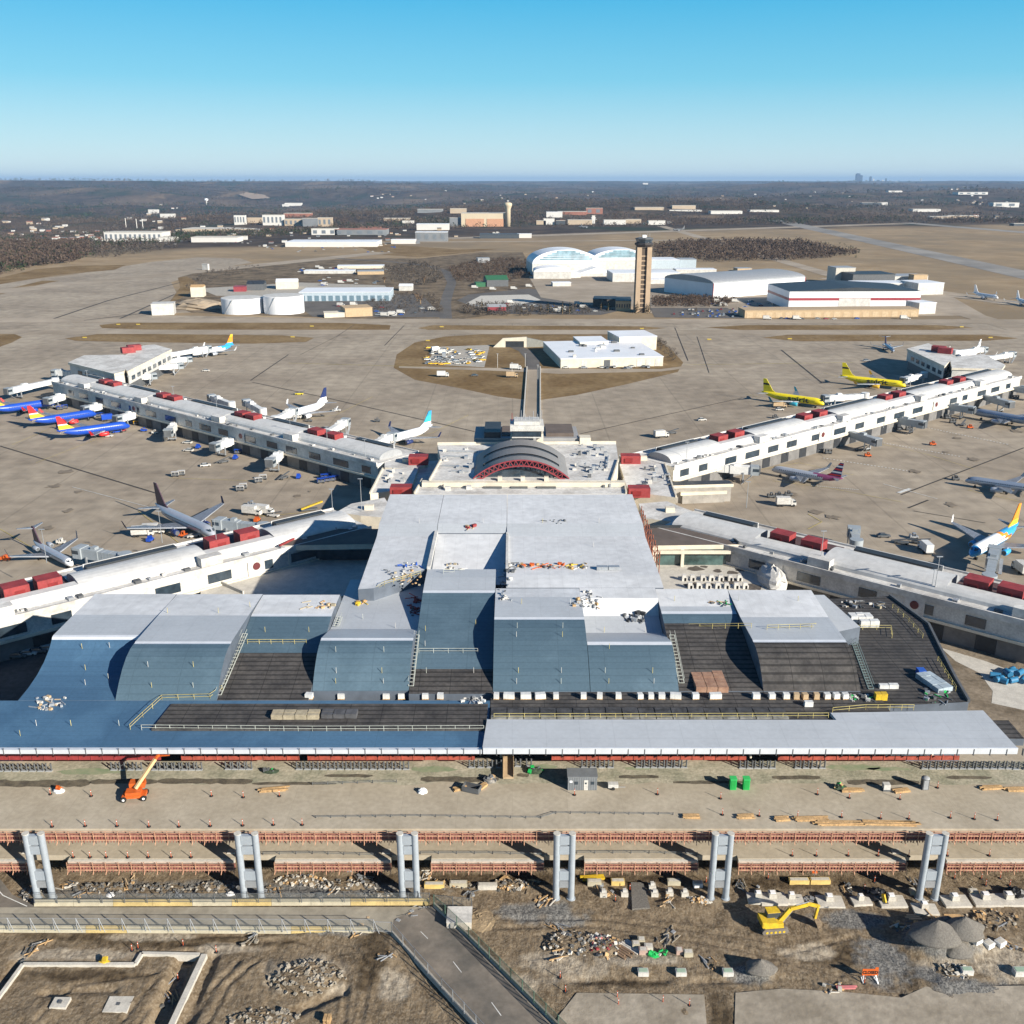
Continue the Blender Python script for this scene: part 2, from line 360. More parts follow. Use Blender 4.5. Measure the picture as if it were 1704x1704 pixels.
# dark joints / tar lines and faint markings painted on the apron
def line(name,pts,w,z,m): 
    return path(name,pts,w,z,m,None)
for i,(pts,w,m) in enumerate([([(0,742),(265,822)],.8,blk),([(417,633),(480,590)],.9,blk),([(420,636),(535,660),(790,718)],.7,blk),
  ([(1140,727),(960,722),(1500,617)],.01,blk),([(965,722),(1235,662)],.7,blk),([(1300,582),(1368,637)],.9,blk),([(1500,823),(1704,745)],.7,blk),([(1512,845),(1545,832)],.8,blk),
  ([(480,604),(700,610)],.5,my),([(1140,607),(1420,603)],.5,my),([(560,560),(590,540)],.6,blk),([(640,575),(672,542)],.6,blk),([(500,590),(560,560)],.5,blk),([(1123,545),(1145,600)],.6,blk),
  ([(1160,560),(1180,620)],.4,blk),([(1520,850),(1640,870)],.35,blk),([(0,560),(75,548)],.4,blk),([(600,845),(420,860)],.3,my),
  ([(120,810),(310,860)],.25,mk),([(1470,805),(1560,830)],.3,mk),([(1345,855),(1368,868),(1345,880)],.3,my),
  ([(1495,820),(1515,813)],1.5,mk),([(300,470),(180,500),(90,530)],2.2,blk),([(290,490),(200,530)],2,blk),([(250,520),(140,533)],2,blk)]):
    if w<.05: continue
    tag(line('apron_line',pts,w,.13+.0012*i,m),None,None,None,'structure')
# dashed stand lines at right
for (a,c) in [((1370,762),(1520,785)),((1460,735),(1600,760)),((1545,712),(1680,740)),((1350,808),(1430,815))]:
    b=MB(); A=G(*a,.165); B=G(*c,.165); n=26
    for i in range(n):
        p=A.lerp(B,i/n); q=A.lerp(B,(i+.5)/n); d=(B-A).normalized(); s=Vector((-d.y,d.x,0))*.35; b.add([p-s,q-s,q+s,p+s],[(0,1,2,3)])
    tag(b.build('stand_marking',mk),None,None,None,'structure')

sheetobj('yard',[(-160,1200),(-160,1060),(40,1035),(200,1012),(330,1000),(330,1215)],.02,mat('dark_yard_asphalt',(.05,.05,.05),.9,var=.3,scale=.1,var2=.2,scale2=.8),'dark asphalt yard left of the new terminal')
sheetobj('access_road',[(1450,985),(1570,1050),(1704,1095),(1850,1150),(1850,1110),(1704,1060),(1560,1010),(1480,975)],.06,twm,'pale access road below the lower right concourse')
sheetobj('dirt_patch',[(1560,1050),(1620,1080),(1704,1105),(1850,1150),(1850,1290),(1640,1250),(1580,1150)],.04,mat('site_dirt',(.13,.1,.065),.95,col2=(.26,.21,.15),scale=.15,var2=.25,scale2=1,bump=.3),'brown earth right of the new terminal')
sheetobj('concrete_path',[(1566,1078),(1640,1100),(1720,1130),(1720,1185),(1650,1170),(1652,1150),(1630,1120),(1590,1100)],.075,lconc,'pale concrete path on the earth right of the terminal')
# ---------------------------------------------------------------- the new terminal: waves of roof bays over a long hall
memb=mat('metal_roof_light',(.43,.455,.48),.55,.1,var=.05,scale=.12,var2=.04,scale2=1.2)
add_lines(memb,6.1,2.4,.08,.86)
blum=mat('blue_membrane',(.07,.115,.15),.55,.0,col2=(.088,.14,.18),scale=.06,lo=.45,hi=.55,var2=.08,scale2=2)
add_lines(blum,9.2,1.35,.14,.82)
blu2=mat('blue_membrane_deep',(.052,.115,.195),.55,.0,col2=(.068,.145,.235),scale=.05,lo=.45,hi=.55,var2=.08,scale2=2)
add_lines(blu2,12.2,1.35,.12,.85)
deckm=mat('black_deck',(.04,.037,.036),.85,col2=(.085,.078,.072),scale=.22,var2=.25,scale2=1.5)
add_lines(deckm,0,1.4,.42,.4)
add_lines(deckm,6.1,0,.16,.5)
whroof=mat('white_roof_membrane',(.56,.57,.58),.6,var=.1,scale=.05,var2=.1,scale2=.5)
add_lines(whroof,2.9,11.5,.09,.88)
trim=mat('metal_edge_crest_highlight',(.6,.63,.67),.45,.2,var=.05)  # fascia metal; on bay crests its brightness paints in the sunlit roll
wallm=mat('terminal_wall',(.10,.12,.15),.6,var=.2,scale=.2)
T=thing('terminal_building','wide new terminal under stepped waves of blue grey and white roof, still under construction','terminal',(0,180,0))
def Yat(py,z): return G(852,py,z).y
BAYS=[]
def bay(x0,x1,prof,mats_idx,name='roof_bay',base=11.0,label=None,mats=None,flare=None):
    BAYS.append((x0,x1,prof))
    """profile [(y,z)...] front to back, one material index per segment; gentle arcs at each ridge come from the points"""
    b=MB(); n=len(prof)
    for i in range(n-1):
        (ya,za),(yb,zb)=prof[i],prof[i+1]
        b.add([(x0,ya,za),(x1,ya,za),(x1,yb,zb),(x0,yb,zb)],[(0,1,2,3)],mats_idx[i])
    for x,fl in ((x0,1),(x1,0)):
        for i in range(n-1):
            (ya,za),(yb,zb)=prof[i],prof[i+1]
            vs=[(x,ya,za),(x,yb,zb),(x,yb,base),(x,ya,base)]
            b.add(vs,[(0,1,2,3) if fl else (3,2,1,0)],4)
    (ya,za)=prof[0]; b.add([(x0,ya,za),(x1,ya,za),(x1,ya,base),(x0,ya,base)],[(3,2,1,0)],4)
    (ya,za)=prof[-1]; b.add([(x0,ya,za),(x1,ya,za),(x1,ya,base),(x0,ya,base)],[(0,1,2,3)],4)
    o=b.build(name,mats or RM,T)
    if label: o['label']=label
    return o
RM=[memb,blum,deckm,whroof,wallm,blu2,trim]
def ridge(y,z,s):   # soft crest: three points
    return [(y-1.1,z-s*1.1-.0),(y-.35,z-.08),(y,z),(y+.9,z+.06)]
YF=164.3
# segment materials: slope b, crest 6, back 0, far back 3
def wave(x0,x1,yfoot,s,yr,zr,backs,slope=1,deck_to=None,foot=21.0,name='roof_bay',label=None,mid=None):
    prof=[(yfoot,foot-.0)]; mi=[]
    if mid:
        for k in (1,2,3,4): 
            f=k/5; q=lambda a,m,c: (1-f)**2*a+2*f*(1-f)*m+f*f*c
            prof.append((q(yfoot,mid[0],yr),q(foot,mid[1],zr))); mi.append(slope)
    if deck_to: 
        f=(deck_to-yfoot)/(yr-yfoot); prof.append((deck_to,foot+(zr-foot)*f)); mi.append(2)
    sl=(zr-prof[-1][1])/(yr-prof[-1][0]); r=[(yr-.7,zr-sl*.7),(yr-.3,zr-.10),(yr+.3,zr+.03)]
    prof+=r; mi+=[slope,6,6]  # crest strips take the brighter material as a painted sun highlight
    for y,z,m in backs: prof.append((y,z)); mi.append(m)
    return bay(x0,x1,prof,mi,label=label,name=name)
wave(-94.5,-76,YF,0,181,26.5,[(191,26.6,0),(202.4,26.5,3)],5,mid=(176,21.4),label='leftmost blue roof bay')
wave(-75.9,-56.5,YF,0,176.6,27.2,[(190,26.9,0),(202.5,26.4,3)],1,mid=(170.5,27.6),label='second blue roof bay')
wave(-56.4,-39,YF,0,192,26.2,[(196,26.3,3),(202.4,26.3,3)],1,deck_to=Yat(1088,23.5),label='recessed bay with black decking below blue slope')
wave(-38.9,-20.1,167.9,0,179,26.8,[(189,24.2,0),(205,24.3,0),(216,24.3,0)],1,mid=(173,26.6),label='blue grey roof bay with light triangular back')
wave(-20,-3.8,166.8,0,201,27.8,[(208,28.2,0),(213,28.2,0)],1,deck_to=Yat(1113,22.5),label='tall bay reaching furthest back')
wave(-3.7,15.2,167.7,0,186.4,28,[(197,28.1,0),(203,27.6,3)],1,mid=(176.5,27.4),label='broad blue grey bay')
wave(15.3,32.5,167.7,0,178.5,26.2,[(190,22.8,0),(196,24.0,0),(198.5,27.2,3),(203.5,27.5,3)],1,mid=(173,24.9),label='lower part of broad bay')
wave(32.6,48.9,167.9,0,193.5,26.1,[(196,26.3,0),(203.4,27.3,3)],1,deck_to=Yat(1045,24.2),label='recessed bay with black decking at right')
wave(49,67.9,167.9,0,178.6,26.6,[(190,26.5,0),(203,27.2,3)],2,mid=(172.5,26.6),label='bay with bare black decking slope')
# right-hand low deck with its curved outline
b=MB(); pts=[G(1480,992,20.3),G(1545,1040,20.3),G(1562,1075,20.3),G(1590,1130,20.3),G(1612,1168,20.3)]
poly=[(68,163,20.3)]+[(p.x,p.y,20.3) for p in pts[::-1]]+[(68,213,20.3)]
b.prism(poly,0.2,0,1); o=b.build('low_roof_deck',[deckm,wallm],T); o['label']='low black corrugated deck at the right end'
b=MB()
for i in range(len(pts)-1): b.bar(pts[i]+Vector((0,0,.2)),pts[i+1]+Vector((0,0,.2)),.5,.7)
b.build('edge_trim',dgrey,T)
# zone between the feet of the waves and the front eave
FZ=20.6
def flat(x0,x1,y0,z0,y1,z1,mi,name,base=18.9):
    return bay(x0,x1,[(y0,z0),(y1,z1)],[mi],name,base)
ye=Yat(1245,20.0)
flat(-112,-4.2,ye,20,YF,20.95,5,'front_roof').__setitem__('label','blue front roof over the left half')
# black decking laid proud on the left part
b=MB(); q=[G(285,1171,21.1),G(812,1171,21.1),G(808,1213,20.75),G(252,1213,20.75)]; 
b.prism([(p.x,p.y,p.z) for p in q],20.2); b.build('roof_decking',deckm,T)
bay(-4.1,71,[(Yat(1197,20.8),20.75),(167.6,20.95)],[2],'roof_decking',base=18.9)
yw=Yat(1190,21.2)
b=MB(); q=[(-5.2,ye-.6,20.6),(89.0,ye-.6,20.6),(G(1636,1182,21.4).x,G(1636,1182,21.4).y,21.4),(G(1382,1186,21.4).x,G(1382,1186,21.4).y,21.4),(G(1392,1198,21.3).x,G(1392,1198,21.3).y,21.3),(-4.6,G(852,1197,21.3).y,21.3)]
b.prism(q,19.6,0,1); b.build('front_roof',[memb,trim],T)['label']='pale metal front roof over the right half'
flat(-4.1,92,Yat(1197,20.7)-6,20.3,Yat(1197,20.7),20.5,2,'front_roof_substructure')
# fascia / gutter
b=MB(); b.box(-112,-5.3,ye-.75,ye-.02,19.3,20.15); b.build('fascia',trim,T)
b=MB(); b.box(-5.1,89.1,ye-.95,ye-.62,19.4,20.6); b.build('fascia',trim,T)
for i in range(70):
    x=-110+i*2.9; b=MB(); b.box(x-.06,x+.06,ye-1.02 if x>-5.2 else ye-.82,ye-.62,19.1,20.4); b.build('fascia_joint',dgrey,T)
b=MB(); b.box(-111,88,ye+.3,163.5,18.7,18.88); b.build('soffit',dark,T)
# hall front: glazing, red steel, columns
YH=157.7
b=MB(); b.box(-110,88,YH+4,YH+4.4,12,18.7); b.build('curtain_wall',glass,T)
for k,(x0,x1) in enumerate([(-112,-66),(-62,-40),(-38.3,-7),(7.5,44),(50,84)]):
    b=MB(); b.box(x0,x1,YH,YH+.3,12.1,12.9 if k!=0 else 14.2)
    for i in range(int((x1-x0)/2.2)+1):
        x=x0+i*2.2; b.box(x-.06,x+.06,YH-.1,YH+.05,12.1,15.2)
    for z in (13.6,14.4,15.2): b.box(x0,x1,YH-.08,YH,z-.05,z+.05)
    b.build('red_frame',red if k in(0,) else mat('red_oxide',(.33,.07,.045),.7,var=.25,scale=.8,var2=.2),T)
for i in range(17):
    x=-104+i*11.4; b=MB(); b.tube((x-.6,YH+1,12),(x-.6,YH+1,18.8),.28); b.tube((x+.8,YH+1,12),(x+.8,YH+1,18.8),.28); b.build('column',cream,T)
for k in range(26):      # sheets and equipment stored in the open hall front
    x=random.uniform(-98,84); w=random.uniform(1.2,4.5); b=MB(); b.cbox((x,YH+2.4,13+random.random()*.8),(w,1.4,random.uniform(1,2.6)),0); b.build('cladding_sheet',random.choice([white,cream,wood,lconc]),T)
# central spine of the roof going back to the old terminal
CX0,CX1=-35,34.5
bay(CX0,-19.6,[(236,28),(241.5,29.6),(265.5,30)],[0,3],'spine_roof',1)
b=MB(); b.prism([(CX0,203.4,27.2),(-31.5,203.6,27.4),(-19.6,214.6,28),(-19.6,236,28),(CX0,236,28)],12,3,4); b.build('spine_roof',RM,T); BAYS.append((CX0,-19.6,[(203.6,27.3),(215,28),(236,28)]))
bay(-19.5,-1.4,[(213.1,24.2),(237.8,28.0)],[3],'spine_trough',1)
bay(-19.5,-1.4,[(237.9,28.2),(241.5,29.6),(265.5,30)],[0,3],'spine_roof',1)
bay(-1.3,CX1,[(203.6,27.5),(210,27.9),(236,28),(241.5,29.6),(265.5,30)],[3,3,0,3],'spine_roof',1)
# lean-to pieces linking spine and back strips
b=MB(); b.sheet([G(600,988,26.6),G(760,952,27.8),G(700,962,27.6),G(620,1018,26.2)]); 
# back wall of low bays and the ends
b=MB()
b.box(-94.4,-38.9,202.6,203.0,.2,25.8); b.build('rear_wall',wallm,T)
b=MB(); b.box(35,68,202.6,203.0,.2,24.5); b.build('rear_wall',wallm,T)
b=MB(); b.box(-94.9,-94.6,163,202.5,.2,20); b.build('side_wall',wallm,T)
b=MB(); q=[G(1375,985,26.1),G(1385,1000,26.1)]; b.prism([(68,187,24.2),(75,190,24.2),(71,203,26),(68,203,26)],15,0,1); b.build('roof_corner',[memb,wallm],T)
# parapet around the trough
b=MB(); b.box(-20.1,-19.3,213,238,28,28.9); b.box(-1.5,-.9,213,238,28,28.5); b.build('parapet',white,T)
# ---------------------------------------------------------------- things lying and standing on the new roof
def roofz(x,y):
    z=-9
    for x0,x1,pr in BAYS:
        if x0<=x<=x1 and pr[0][0]<=y<=pr[-1][0]:
            for (ya,za),(yb,zb) in zip(pr,pr[1:]):
                if ya<=y<=yb: z=max(z,za+(zb-za)*(y-ya)/(yb-ya))
    if 68<=x<=93 and 163<=y<=214: z=max(z,20.3)
    if -5<=x<=88 and 148<=y<=157: z=max(z,21.0)
    return z
def hit(px,py):
    d=ray(px,py); t=(34-H)/d.z
    for _ in range(900):
        p=Vector((d.x*t,d.y*t,H+d.z*t))
        if p.z<=roofz(p.x,p.y) or p.z<12: return p
        t+=.12
    return p
def rail(label,pts,m,h=1.1,gap=2.7,off=0):
    P=[hit(*p)+Vector((0,0,off)) for p in pts]; t=thing('guard_rail',label,'guard rail',P[0])
    for A,B in zip(P,P[1:]):
        n=max(1,round((B-A).length/gap))
        for k in range(n+1):
            q=A.lerp(B,k/n); b=MB(); b.tube(q-Vector((0,0,.1)),q+Vector((0,0,h)),.05,5); b.build('post',m,t)
        for z in (h,h*.5): b=MB(); b.tube(A+Vector((0,0,z)),B+Vector((0,0,z)),.045,5); b.build('rail',m,t)
yr=mat('safety_yellow',(.5,.42,.16),.6,var=.2); wr=mat('safety_rail_pale',(.45,.47,.42),.6,var=.2)
rail('pale yellow guard rail stepping round the left black decking',[(217,1214),(238,1194),(270,1165),(350,1163),(370,1149)],yr)
rail('long pale guard rail below the left black decking',[(236,1215),(520,1217),(805,1216)],wr)
rail('pale guard rail across the first recessed bay',[(412,1072),(510,1072)],yr)
rail('pale guard rail across the tall middle bay',[(697,1087),(795,1087)],wr)
rail('yellow guard rail behind the right front roof',[(822,1196),(1100,1196),(1378,1195)],yr)
rail('pale guard rail above the right recessed bay',[(1102,1046),(1250,1045)],yr)
rail('yellow guard rail at the rear corner of the right deck',[(1485,1012),(1512,1035),(1535,1062)],yr)
rail('yellow guard rail in the middle of the right deck',[(1412,1048),(1482,1048),(1484,1062)],yr)
rail('yellow guard rail along the light roof of the right bay',[(1276,1048),(1350,1046),(1390,1040)],yr)
rail('yellow guard rail on the outer edge of the right deck',[(1560,1100),(1590,1150)],yr)
rail('yellow guard rail behind the right end of the front roof',[(1385,1186),(1440,1181),(1520,1181)],yr)
rail('pale guard rail closing the trough in the spine roof',[(738,955),(842,955)],wr)
rail('pale guard rail on the folded roof left of the spine',[(600,1000),(640,975),(700,957)],yr)
def ladder(label,a,c,m):
    A=hit(*a)+Vector((0,0,.5)); B=hit(*c)+Vector((0,0,.5)); t=thing('access_stair',label,'stair',A); s=Vector((.5,0,0))
    for sg in (-1,1): b=MB(); b.bar(A+s*sg,B+s*sg,.12,.14); b.build('stringer',m,t); b=MB(); b.bar(A+s*sg+Vector((0,0,1)),B+s*sg+Vector((0,0,1)),.07,.07); b.build('handrail',m,t)
    n=int((B-A).length/1.1); 
    for k in range(n+1): q=A.lerp(B,k/n); b=MB(); b.bar(q-s,q+s,.1,.08); b.build('rung',m,t)
ladder('pale stair ladder down the right edge of the second blue bay',(408,1058),(364,1160),wr)
ladder('pale stair ladder down the right edge of the third blue bay',(694,1060),(684,1145),wr)
ladder('pale stair ladder down the right edge of the broad blue bay',(1118,1060),(1134,1140),wr)
ladder('green grey stair ladder on the right edge of the last bay',(1419,1068),(1449,1150),mat('greenish_steel',(.2,.27,.26),.5))
ladder('short pale ladder by the triangular roof fold',(566,1030),(560,1045),wr)
# row of wrapped pallets
plw=mat('wrapped_white',(.62,.62,.60),.5,var=.15,scale=1.5)
def pallet(px,py,w,label,k,m=None,h=1.1):
    p=hit(px,py); t=thing('wrapped_pallet',label,'pallet',p,random.uniform(-.15,.15),'wrapped pallets standing on the new roof')
    b=MB(); b.box(-w/2,w/2,-.55,.55,.0,.14); b.build('pallet_base',wood,t,False)
    b=MB(); b.box(-w/2+.05,w/2-.05,-.5,.5,.14,h); 
    b.v=[(x+.06*mn.noise(Vector((x*3,y*3,k))),y+.06*mn.noise(Vector((y*3,x,k+4))),z+(.08*mn.noise(Vector((x*3,z,k+2))) if z>.5 else 0)) for x,y,z in b.v]
    b.build('load',m or plw,t,False)
xs=[(515,1.5),(568,1.4),(643,1.4),(668,1.4),(708,1.3),(733,1.3)]
for i,(x,w) in enumerate(xs): pallet(x,1162,w,'%s white wrapped pallet from the left, on the black decking left of centre'%nth(i),i)
xs=[(826,1.1),(847,2.2),(875,2.1),(899,2.1),(925,1.1),(971,1.2),(998,1.1),(1029,1.2),(1065,1.1),(1083,1.1),(1101,1.3),(1124,2.2),(1157,1.3),(1190,2.4),(1258,1.5),(1284,1.3),(1308,1.3),(1325,1.1),(1339,1.1),(1358,1.1),(1376,1.2),(1391,1.3),(1406,1.2)]
for i,(x,w) in enumerate(xs): pallet(x,1162,w,'%s pallet from the left in the row along the foot of the right bays'%nth(i),i+9,brownroof if x in(1325,1339,1406) and 0 else (tanpaint if x in (1325,1339,1358) else plw))
def bundles(name,label,px,py,n,rows,w,d,h,m,dx=0,rz=0):
    p=hit(px,py); t=thing(name,label,'stack',p,rz)
    for i in range(n):
        for j in range(rows):
            b=MB(); b.cbox((i*w*1.06,j*d*1.05,h/2+random.uniform(-.05,.05)),(w,d,h+random.uniform(-.1,.1)),random.uniform(-.04,.04)); b.build('bundle',m,t,False)
beige=mat('beige_bundle',(.35,.3,.21),.85,var=.2,scale=1.2,var2=.15)
bundles('material_stack','long row of beige wrapped bundles on the left black decking',462,1198,4,2,2.1,1.0,1.3,beige)
bundles('material_stack','dark wrapped bundles right of the beige ones on the left decking',545,1196,3,2,2.1,1.0,1.2,mat('dark_bundle',(.08,.08,.085),.7,var=.3))
rustm=mat('rusty_brown_sheet',(.24,.13,.085),.85,col2=(.36,.22,.15),scale=.8,var2=.15)
bundles('material_stack','large rust brown stack of sheets on the right recessed bay',1166,1150,3,6,2.0,1.3,1.2,rustm)
bundles('material_stack','white wrapped stack at the rear of the right deck',1420,1035,3,2,1.6,1.2,1.6,plw)
bundles('material_stack','white wrapped crates in front of the rear white stack',1438,1042,2,1,2.0,1.4,1.5,plw)
bundles('material_stack','blue white sheeting stack at the outer right deck',1560,1150,3,4,1.1,1.6,1.0,mat('pale_blue_bundle',(.34,.4,.44),.5,var=.2),rz=.3)
bundles('material_stack','small blue crate on the right deck',1532,1122,1,1,1.5,1.6,1.2,blue)
bundles('material_stack','white sheet roll on the right deck near the last bay',1470,1145,2,1,1.8,.9,.9,plw)
bundles('material_stack','yellow site plant at the foot of the last bay',1460,1163,2,1,1.1,1.1,1.3,yellow)
bundles('material_stack','grey box beside the orange row on the spine roof',1002,948,2,1,2.6,1.3,.9,steel)
bundles('material_stack','pale trailer of sheets behind the right pallets',1345,1175,1,1,1.6,.8,1.0,plw)
bundles('material_stack','dark long tray of membrane rolls along the yellow rail',830,1186,18,1,2.9,2.6,.35,mat('dark_tray',(.05,.05,.052),.8,var=.5,scale=.7))
bundles('material_stack','pale grey tray of boards in front of the dark tray',830,1195,18,1,2.9,.9,.3,mat('pale_board',(.2,.2,.185),.8,var=.4,scale=.7))
random.seed(19)
def scraps(label,px0,px1,py0,py1,n,ms,smax=1.0,name='roof_scrap'):
    p=hit((px0+px1)/2,(py0+py1)/2); t=thing(name,label,'building debris',p)
    for i in range(n):
        q=hit(random.uniform(px0,px1),random.uniform(py0,py1)); s=random.uniform(.25,smax); b=MB()
        if random.random()<.5: b.cbox(q+Vector((0,0,s*.3)),(s,s*.6,s*.6),random.uniform(0,3))
        else: b.cbox(q+Vector((0,0,.12)),(s*2.4,.16,.16),random.uniform(0,3))
        b.build('piece',random.choice(ms),t)
scraps('row of orange bins and black scrap on the spine roof',862,940,939,947,34,[orange,orange,dgrey,wood],1.1)
scraps('black scrap heap at the left end of the orange row',838,860,936,955,24,[dgrey,white,dgrey],1.0)
scraps('timber and white scrap right of the orange row',940,975,938,948,22,[wood,dgrey,white,yellow],1.0)
scraps('dark scrap strip at the fold edge below the orange row',830,850,955,1000,26,[dgrey,white,steel],.9)
scraps('loose white and beige debris left of the trough',640,700,948,975,34,[beige,wood,dgrey,white],.7)
scraps('blue bundles on the spine roof left of the trough',665,705,937,944,14,[blue,white],.9)
scraps('white debris inside the trough',742,775,938,948,14,[white,dgrey,beige],.9)
scraps('scattered debris on the back roof behind the broad bay',950,1000,992,1012,24,[dgrey,steel,white,wood],.9)
scraps('dark gear at the right edge of the tall ridge',968,985,985,1015,24,[dgrey,steel,white],.9)
scraps('small dark plank pile on the back roof strip at right',1180,1215,1002,1008,16,[dgrey,green,wood],.9)
scraps('beige planks on the back roof strip at left',500,560,1000,1012,16,[beige,wood,tanpaint],1.0)
scraps('yellow wooden crate pile in front of the spine',590,610,1000,1008,14,[yellow,wood,dgrey],1.0)
scraps('white bags and steel frames on the far left blue roof',55,108,1160,1182,34,[white,steel,tanpaint,white],1.1)
scraps('white plastic heap at the foot of the tall bay',768,805,1160,1172,20,[white,plw,steel],1.0)
scraps('black membrane scraps below the last bay',1412,1450,1158,1168,20,[dgrey,white,green],1.0)
scraps('dark machinery on the rear part of the right deck',1400,1470,1000,1012,28,[dgrey,steel,white,beige],1.1)
scraps('scattered green and dark plant at the outer right deck',1540,1580,1150,1172,24,[dgrey,green,steel],1.0)
scraps('dark scrap pieces inside the triangular fold at right',1035,1072,1022,1036,20,[dark,dgrey,steel],1.3)
scraps('red lift frames in the shadowed fold left of the tall bay',682,700,990,1030,24,[red,dgrey,red],1.2)
scraps('small red crate on the crease of the spine roof',774,790,876,880,6,[red,tanpaint],1.3)
scraps('thin dark rope line on the spine roof',900,940,865,872,8,[dgrey],.8)
# roof anchors and short yellow posts in rows on every bay
k=0
for cx,rows in [(140,(1080,1115,1140)),(180,(1078,1130)),(60,(1208,)),(120,(1208,)),(200,(1208,)),(250,(1110,1145)),(325,(1110,1145)),(440,(1052,)),(515,(1052,)),(560,(1138,1120,1085)),(635,(1138,1120,1085)),(710,(1050,1075,1120)),(790,(1040,1120)),(862,(1045,1060,1120,1138)),(936,(1045,1060,1120,1138)),(1010,(1080,1120,1138)),(1086,(1120,1138)),(870,(1005,)),(950,(1005,)),(1005,(1052,)),(1075,(1052,)),(600,(1030,)),(660,(1045,)),(30,(1225,)),(700,(870,)),(800,(870,)),(900,(870,)),(1000,(870,)),(1120,(1000,)),(1230,(1000,)),(1330,(1000,)),(280,(1020,)),(360,(1020,)),(420,(1010,)),(985,(910,))]:
    for py in rows:
        p=hit(cx+random.uniform(-4,4),py); b=MB(); b.tube(p-Vector((0,0,.1)),p+Vector((0,0,1.25)),.05,6); b.build('roof_anchor',random.choice([yr,wr,white]),T)
# orange scaffold on the right side of the spine
t=thing('scaffold','orange red scaffold hanging on the right flank of the spine roof','scaffold',(35.5,255,0)); b=MB()
for y in range(228,268,4):
    b.tube((35.2,y,16),(35.2,y,28),.12,5); b.tube((37.2,y,16),(37.2,y,27),.12,5); b.tube((35.2,y,22),(37.2,y,26),.1,5)
for z in (17,20,23,26): b.tube((35.2,228,z),(35.2,264,z),.1,5); b.tube((37.2,228,z),(37.2,264,z),.1,5)
b.build('frame',mat('scaffold_red',(.28,.1,.06),.6),t)
# ---------------------------------------------------------------- old central building
gry=mat('grey_roof_metal',(.2,.195,.19),.6,.0,var=.06,scale=.2,var2=.05)
blackroof=mat('black_roof',(.035,.04,.045),.5,var=.15,scale=.2)
brownroof=mat('brown_gravel_roof',(.12,.095,.08),.9,var=.15,scale=.2,var2=.1)
def P3(pts,z): return [tuple(G(a,b,z)) for a,b in pts]
K=thing('central_building','old white central building with grey arched hall between the concourses','terminal',(3,335,0))
def proof(name,pts,z,m=None,base=0.0,wall=None,parent=None,label=None):
    b=MB(); b.prism(P3(pts,z),base,0,1); o=b.build(name,[m or roofwhite,wall or cream],parent or K)
    if label: o['label']=label
    return o
proof('main_roof',[(728,740),(1025,738),(1029,766),(1018,800),(715,800),(734,766)],17,base=10)
proof('front_roof',[(703,799),(1038,799),(1042,822),(690,822)],15.2,base=5)
proof('left_wing_roof',[(637,781),(697,778),(684,812),(616,822)],11.5)
proof('right_wing_roof',[(1031,772),(1106,772),(1125,828),(1046,818)],11.5)
proof('link_roof',[(700,768),(735,766),(712,815),(686,815)],10.2)
b=MB(); b.box(-28,34,340,372,0,10.1); b.build('lower_storey',cream,K)
# parapets round the roofs
def parap(pts,z,h=.7,w=.5,parent=None,m=None):
    q=P3(pts,z)
    for a,c in zip(q,q[1:]):
        b=MB(); b.bar(Vector(a)+Vector((0,0,h/2)),Vector(c)+Vector((0,0,h/2)),w,h); b.build('parapet',m or cream,parent or K)
parap([(703,799),(690,822)],15.2); parap([(1038,799),(1042,822)],15.2); parap([(637,781),(616,822)],11.5); parap([(1106,772),(1125,828)],11.5); parap([(734,766),(715,800)],17); parap([(1018,800),(1029,766)],17)
parap([(728,740),(1025,738)],17,1.0)
# long cream ledge with three roof cowls in front of the arch
b=MB(); q=P3([(703,799),(1038,799),(1039,803),(702,803)],16.9); b.prism(q,15.3); b.build('ledge',cream,K)
for px in (832,870,909):
    p=G(px,799,17); b=MB(); b.cbox(p+Vector((0,-.5,.7)),(1.5,1.5,1.5)); b.build('cowl',cream,K)
for a,c in ((805,835),(850,878),(893,925)):
    b=MB(); A=G(a,811,15.3); B=G(c,811,15.3); b.box(A.x,B.x,A.y-1.2,A.y+1.2,15.25,15.6); b.build('skylight',glass,K)
# arched hall
VX,VY0,VY1,VZ,HW,RISE=3.2,323.8,353,17.0,16.6,6.6
RR=(HW*HW+RISE*RISE)/(2*RISE)
def arc(t,off=0):   # t -1..1 -> x,z
    a=math.asin(HW/RR)*t; return VX+(RR+off)*math.sin(a), VZ-RR+RISE+(RR+off)*math.cos(a)
V=MB(); n=28
segs=[(VY0,VY0+6.5,0),(VY0+6.5,VY0+9.6,1),(VY0+9.6,VY0+17.5,0),(VY0+17.5,VY0+20.6,1),(VY0+20.6,VY1,0)]
for ya,yb,mi in segs:
    for i in range(n):
        t0=-1+2*i/n; t1=-1+2*(i+1)/n; m_=mi if abs((t0+t1)/2)<.82 else 0
        (x0,z0),(x1,z1)=arc(t0,-.25 if m_ else 0),arc(t1,-.25 if m_ else 0)
        V.add([(x0,ya,z0),(x1,ya,z1),(x1,yb,z1),(x0,yb,z0)],[(0,1,2,3)],m_,True)
vo=V.build('arched_roof',[gry,blackroof],K)
b=MB(); pts=[arc(-1+2*i/n,-.1) for i in range(n+1)]
b.add([(x,VY0+2.2,z) for x,z in pts],[tuple(range(n+1))],0); b.add([(x,VY1-.1,z) for x,z in pts],[tuple(range(n+1))[::-1]],0); b.build('gable_glazing',glass,K)
tr=MB(); redst=mat('red_steel',(.26,.045,.055),.5,var=.1)
